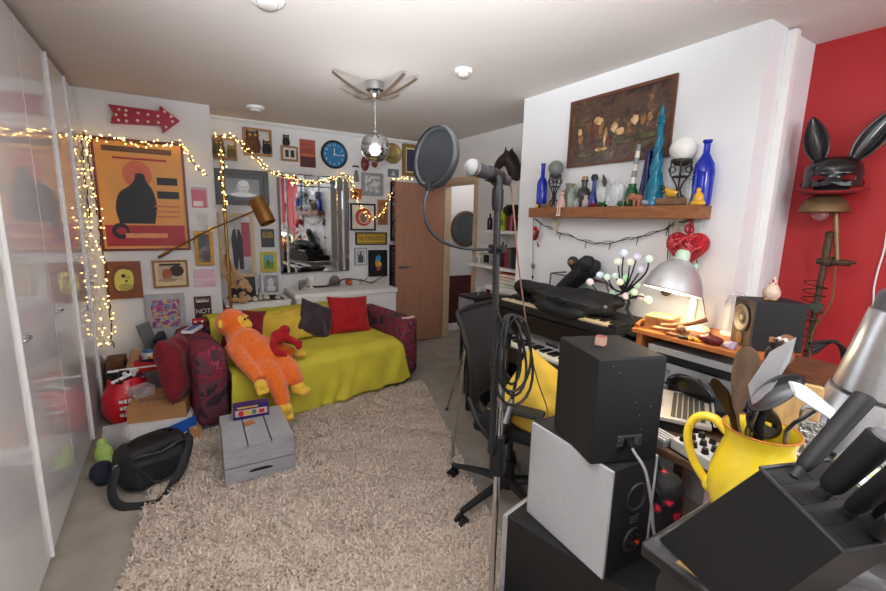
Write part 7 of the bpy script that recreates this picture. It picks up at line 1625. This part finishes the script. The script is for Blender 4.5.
def jp_(px, py, y): return on(px, py, 'y', y)-JB-Vector((0, 0, .012))
OLDW = M('worn_wood', (128, 102, 82), .7, var=.3, vs=8, aniso=(8, 8, 1)); NYB = M('nylon_black', (28, 28, 30), .35)
def strap_blade(pts, ws, nrm_, th, mi=0, b=None):
    b = b or B(); v = []; f = []; nrm_ = Vector(nrm_).normalized()
    for i, p in enumerate(pts):
        p = Vector(p); d = (Vector(pts[min(i+1, len(pts)-1)])-Vector(pts[max(i-1, 0)])).normalized(); s = d.cross(nrm_).normalized()
        for a, c in ((-1, -1), (1, -1), (1, 1), (-1, 1)): v.append(p+s*(ws[i]*a)+nrm_*(th*c))
    for i in range(len(pts)-1):
        for q in range(4): f.append([i*4+q, i*4+(q+1) % 4, i*4+4+(q+1) % 4, i*4+4+q])
    f += [[0, 1, 2, 3], [len(v)-1, len(v)-2, len(v)-3, len(v)-4]]
    return b.add(v, f, mi)
vdir = Vector((-.93, -.33, .15))
u = uten('wooden_spatula', 'worn wooden spatula with flat rounded head in the jug', 'spatula')
p0, p1, p2, p3 = Vector((.0, -.02, .0)), jp_(735, 424, .365), jp_(741, 388, .36), jp_(749.5, 347, .35)
pts = [p0, p1, p1*.5+p2*.5, p2, p2*.6+p3*.4, p2*.25+p3*.75, p2*.08+p3*.92, p3]
strap_blade(catmull(pts, 3), [(.007, .008, .010, .0165, .0205, .019, .013, .003)[min(7, int(i/3))]*(1-(i % 3)/3)+(.007, .008, .010, .0165, .0205, .019, .013, .003)[min(7, int(i/3)+1)]*((i % 3)/3) for i in range(22)], vdir, .004).build('spatula_body', OLDW, u)
u = uten('steel_slice', 'pointed grey steel cake slice leaning right in the jug', 'cake slice')
b = B(); q0, q1, q2 = jp_(752, 406, .33), jp_(796.5, 337, .31), jp_(748, 385, .33)
q3 = jp_(768, 396, .33); ns = Vector((-.9, -.4, .2)).normalized()*.0012
tri = [q0, q3, jp_(790, 361, .312), q1, jp_(770, 352, .32), q2]
b.add([p-ns for p in tri]+[p+ns for p in tri], [[0, 1, 2, 3, 4, 5], [6, 7, 8, 9, 10, 11]]+[[i, (i+1) % 6, 6+(i+1) % 6, 6+i] for i in range(6)]); b.build('blade', M('dull_steel', (168, 170, 172), .55, .6), u, ang=10)
b = B(); b.tube([(.0, -.0, 0), jp_(748, 430, .345), q0*.5+q3*.5], [.006, .006, .004], 8); b.build('handle', STEEL, u)
def ladle(name, label, c, axl, axs, base, r_, slots=False):
    u = uten(name, label, 'ladle'); b = B(); c = Vector(c); nrm_ = Vector(axl).cross(Vector(axs)).normalized()
    M3 = Matrix((Vector(axl).normalized(), Vector(axs).normalized(), nrm_)).transposed(); v = []; f = []; n, m = 30, 7
    L1, L2 = Vector(axl).length, Vector(axs).length
    for j in range(m+1):
        s = j/m
        for i in range(n): a = 2*PI*i/n; v.append(c+M3 @ Vector((L1*s*math.cos(a), L2*s*math.sin(a), -.30*min(L1, L2)*(1-s*s)*2*(-1 if nrm_.dot(vdir) > 0 else 1)*-1)))
    for j in range(m):
        for i in range(n):
            k = (i+1) % n
            if slots and 2 <= j <= 4 and (i % 6) < 2 : continue
            f.append([j*n+i, j*n+k, (j+1)*n+k, (j+1)*n+i])
    o = b.add(v, f).build('bowl', NYB, u, ang=180); md = o.modifiers.new('s', 'SOLIDIFY'); md.thickness = .0035; md.offset = 0; bake(o)
    b = B(); b.tube([Vector((.005, -.01, .0)), Vector(base), c-Vector(axs)*.0+(Vector(base)-c).normalized()*min(L1, L2)*.8], [.008, .0085, .007], 10, smooth=4, flat=.7); b.build('handle', NYB, u)
ec = jp_(777, 392, .315); ladle('ladle', 'large black nylon spoon tilted right over the jug', ec, jp_(805, 379, .30)-ec, (jp_(779, 401, .315)-ec)*1.3+vdir*.018, jp_(758, 430, .335), .03)
ec = jp_(765, 423, .33); ladle('slotted_spoon', 'smaller black slotted spoon lower in front of jug', ec, jp_(750, 410, .335)-ec, (jp_(775, 412, .325)-ec)*1.0, jp_(757, 448, .335), .02, True)
for k, (tp2, lab) in enumerate((((713.5, 378), 'bronze coloured spoon leaning left in the jug'), ((719, 384), 'second dark bronze spoon leaning left in jug'))):
    u = uten('table_spoon', lab, 'spoon'); T2 = jp_(tp2[0], tp2[1], .375); m2 = jp_(733+2*k, 420, .365); BRZS = M('bronze_spoon', (110, 84, 58), .3, .8)
    dd = (T2-m2); pts = [Vector((.02, -.02, 0)), m2, m2+dd*.4, m2+dd*.6, m2+dd*.8, m2+dd*.94, T2]; strap_blade(pts, [.004, .004, .006, .010, .0105, .007, .002], vdir, .0022).build('spoon_body', BRZS, u, ang=60)
# graters, board and odd things right of the jug
t = thing('chopping_board', 'pale wooden chopping board leaning behind the graters', 'chopping board', (1.215, .365, WT-.0095), R(-62), rot=None)
b = B(); b.box((0, 0, .125), (.10, .016, .25), bev=.007); b.build('board', M('board_pale', (186, 148, 98), .55, var=.2, aniso=(6, 6, 1)), t); t.rotation_euler = (R(-6), 0, R(-70))
def at_(px, py, z): return on(px, py, 'z', z)
t = thing('box_grater', 'steel hand grater standing right of the jug', 'grater', (1.13, .30, WT-.0095), R(-60))
b = B(); b.box((0, 0, .105), (.05, .010, .20), bev=.003); b.build('grating_plate', M('grater_steel', (160, 160, 160), .3, .9, bump=1., bs=120), t); b = B(); b.tube([(-.022, 0, .20), (-.02, 0, .232), (.02, 0, .232), (.022, 0, .20)], .005, 8, smooth=5); b.build('handle', STEEL, t)
sp0, sp1 = on(793, 389, 'y', .27), on(836, 417, 'y', .225)
t = thing('whisk_comb', 'white ridged plastic comb utensil lying over the graters', 'utensil', sp0); d = sp1-sp0
b = B(); side = Vector((d.y, -d.x, 0)).normalized()
for k in range(9): o_ = Vector((0, 0, 0))+Vector((.15, .0, -.35))*0; b.tube([Vector((0, 0, .0))+side*(.0035*(k-4))*(.6)+Vector((0, 0, -.0022*(k-4))), d*.5+side*(.006*(k-4))+Vector((0, 0, .004-.0035*(k-4))), d+side*(.0035*(k-4))*.6+Vector((0, 0, -.0022*(k-4)))], .0028, 6, smooth=3)
b.build('ridges', M('comb_white', (204, 206, 206), .5), t); b = B(); b.tube([d*.55+Vector((0, 0, -.01)), d*.5+Vector((.03, .04, -.10)), Vector((1.10, .25, WT))-sp0], .004, 6, smooth=4); b.build('support_wire', STEEL, t)
t = thing('peeler', 'bent steel strap peeler between the graters and knives', 'utensil', (1.00, .225, WT-.0095), 0)
b = B(); strap_blade(catmull([(0, 0, .0), (.0, .0, .14), (.01, -.005, .20), (.04, -.03, .215), (.07, -.05, .19), (.075, -.052, .16)], 5), [.011]*26, (-.5, -.8, .3), .0015, b=b); b.build('strap', STEEL, t)
pl = thing('glass_plate', 'green and violet swirled glass plate behind the knives', 'plate', (1.30, .13, WT-.0095), 0)
b = B(); b.lathe([(0, .004), (.09, .004), (.13, .014), (.165, .034), (.167, .037), (.13, .02), (.09, .010), (0, .009)], n=44); b.build('dish', ramp_mat('swirl_glass', 'wave', 3.2, [(0, (206, 210, 190)), (.3, (150, 170, 40)), (.45, (214, 206, 90)), (.6, (220, 224, 214)), (.75, (60, 64, 150)), (.9, (224, 226, 220))], .12, dist=5, const=False), pl)
# silver canisters
CAN = M('canister_silver', (200, 202, 206), .28, .8, var=.05, vs=6, aniso=(1, 1, 12)); CXX, CYY = 1.70, .255
def canister(label, z0, r0, r1, h, lid):
    t = thing('silver_canister', label, 'canister', (CXX, CYY, z0), 0, 'stacked silver canisters')
    b = B(); b.lathe([(0, .001), (r0-.006, .001), (r0, .004), (r1, h), (r1-.004, h+.002), (0, h+.002)], n=64); b.build('body', CAN, t)
    b = B(); b.lathe([(r0+.0005, 0), (r0+.003, .003), (r0-.0005, .008)], n=64); b.build('foot_band', BLACK, t)
    if lid: b = B(); b.lathe([(r1-.006, h), (r1-.012, h+.045), (r1-.03, h+.062), (0, h+.066)], n=48); b.build('lid', M('lid_grey', (78, 78, 82), .4), t)
    vd = Vector((-CXX, -CYY, 0)).normalized(); a0 = math.atan2(vd.y, vd.x)-.14; zz = h*(.30 if lid else .62); rr_ = r0+(r1-r0)*(zz/h)+.001
    b = B()
    for k in range(3): a = a0+.075*(k-1); b.torus((rr_*math.cos(a), rr_*math.sin(a), zz), .0065, .0011, (math.cos(a), math.sin(a), .15), 16, 5)
    b.build('emblem', M('emblem_dark', (50, 50, 54), .4), t)
canister('lower wide silver cone canister behind the knives', WT-.0095, .228, .178, .155, False)
canister('upper silver cone canister with dark lid by red wall', 1.099, .170, .123, .235, True)
t = thing('magazine', 'white and red printed paper in the bottom right corner', 'paper', (.80, .02, WT-.0095), R(20)); b = B(); b.box((0, 0, .004), (.20, .15, .006)); b.build('paper', PALE, t); b = B(); b.lathe([(0, .0075), (.04, .0075), (.04, .0082), (0, .0083)], (.03, .02, 0), n=24); b.build('red_print', POR, t)
# ------------------------------------------------------------------ light
w = bpy.data.worlds.new('world'); S.world = w; w.use_nodes = True
nt = w.node_tree; bg = nt.nodes['Background']
sky = nt.nodes.new('ShaderNodeTexSky'); sky.sky_type = 'HOSEK_WILKIE'; sky.turbidity = 4; sky.sun_direction = (0.2, .6, .8)
nt.links.new(sky.outputs[0], bg.inputs[0]); bg.inputs[1].default_value = .6
def light(kind, name, loc, power, col=(1, 1, 1), size=None, rot=None, sy=None):
    d = bpy.data.lights.new(name, kind); d.energy = power; d.color = col
    o = bpy.data.objects.new(name, d); COL.objects.link(o); o.location = loc
    if rot: o.rotation_euler = rot
    if kind == 'AREA': d.shape = 'RECTANGLE'; d.size = size; d.size_y = sy or size
    elif size: d.shadow_soft_size = size
    return o
light('AREA', 'window_daylight', (1.475, -1.78, 1.55), 15, (.93, .97, 1), 2.2, (PI/2, 0, 0), 1.4)
fl = light('SPOT', 'bounced_flash', (-.05, -.08, 1.68), 420, (.93, .97, 1), .06)
fl.data.spot_size = R(84); fl.data.spot_blend = 1.0; fl.rotation_euler = (Vector((.42, .78, 2.5))-fl.location).to_track_quat('-Z', 'Y').to_euler()
light('POINT', 'left_fill_light', (-.2, .1, 2.05), 9, (.93, .97, 1), .25)  # added soft fill beside the camera, no fitting hangs here
light('POINT', 'right_fill_light', (1.25, -.55, 2.05), 24, (.93, .97, 1), .25)  # added out-of-view fill that brightens the wardrobe fronts
light('POINT', 'middle_lamp_light', (1.2, 2.85, 1.98), 4.5, (.97, .98, 1), .3)
light('POINT', 'hall_light', (3.5, 4.4, 2.2), 4.5, (1, .97, .95), .15)
S.view_settings.view_transform = 'Standard'; S.view_settings.look = 'None'; S.view_settings.gamma = 1; S.view_settings.exposure = 1.0
S.cycles.use_denoising = True
S.cycles.max_bounces = 8; S.cycles.diffuse_bounces = 4; S.cycles.glossy_bounces = 4; S.cycles.transmission_bounces = 8; S.cycles.transparent_max_bounces = 8
S.cycles.caustics_reflective = False; S.cycles.caustics_refractive = False; S.cycles.sample_clamp_indirect = 6
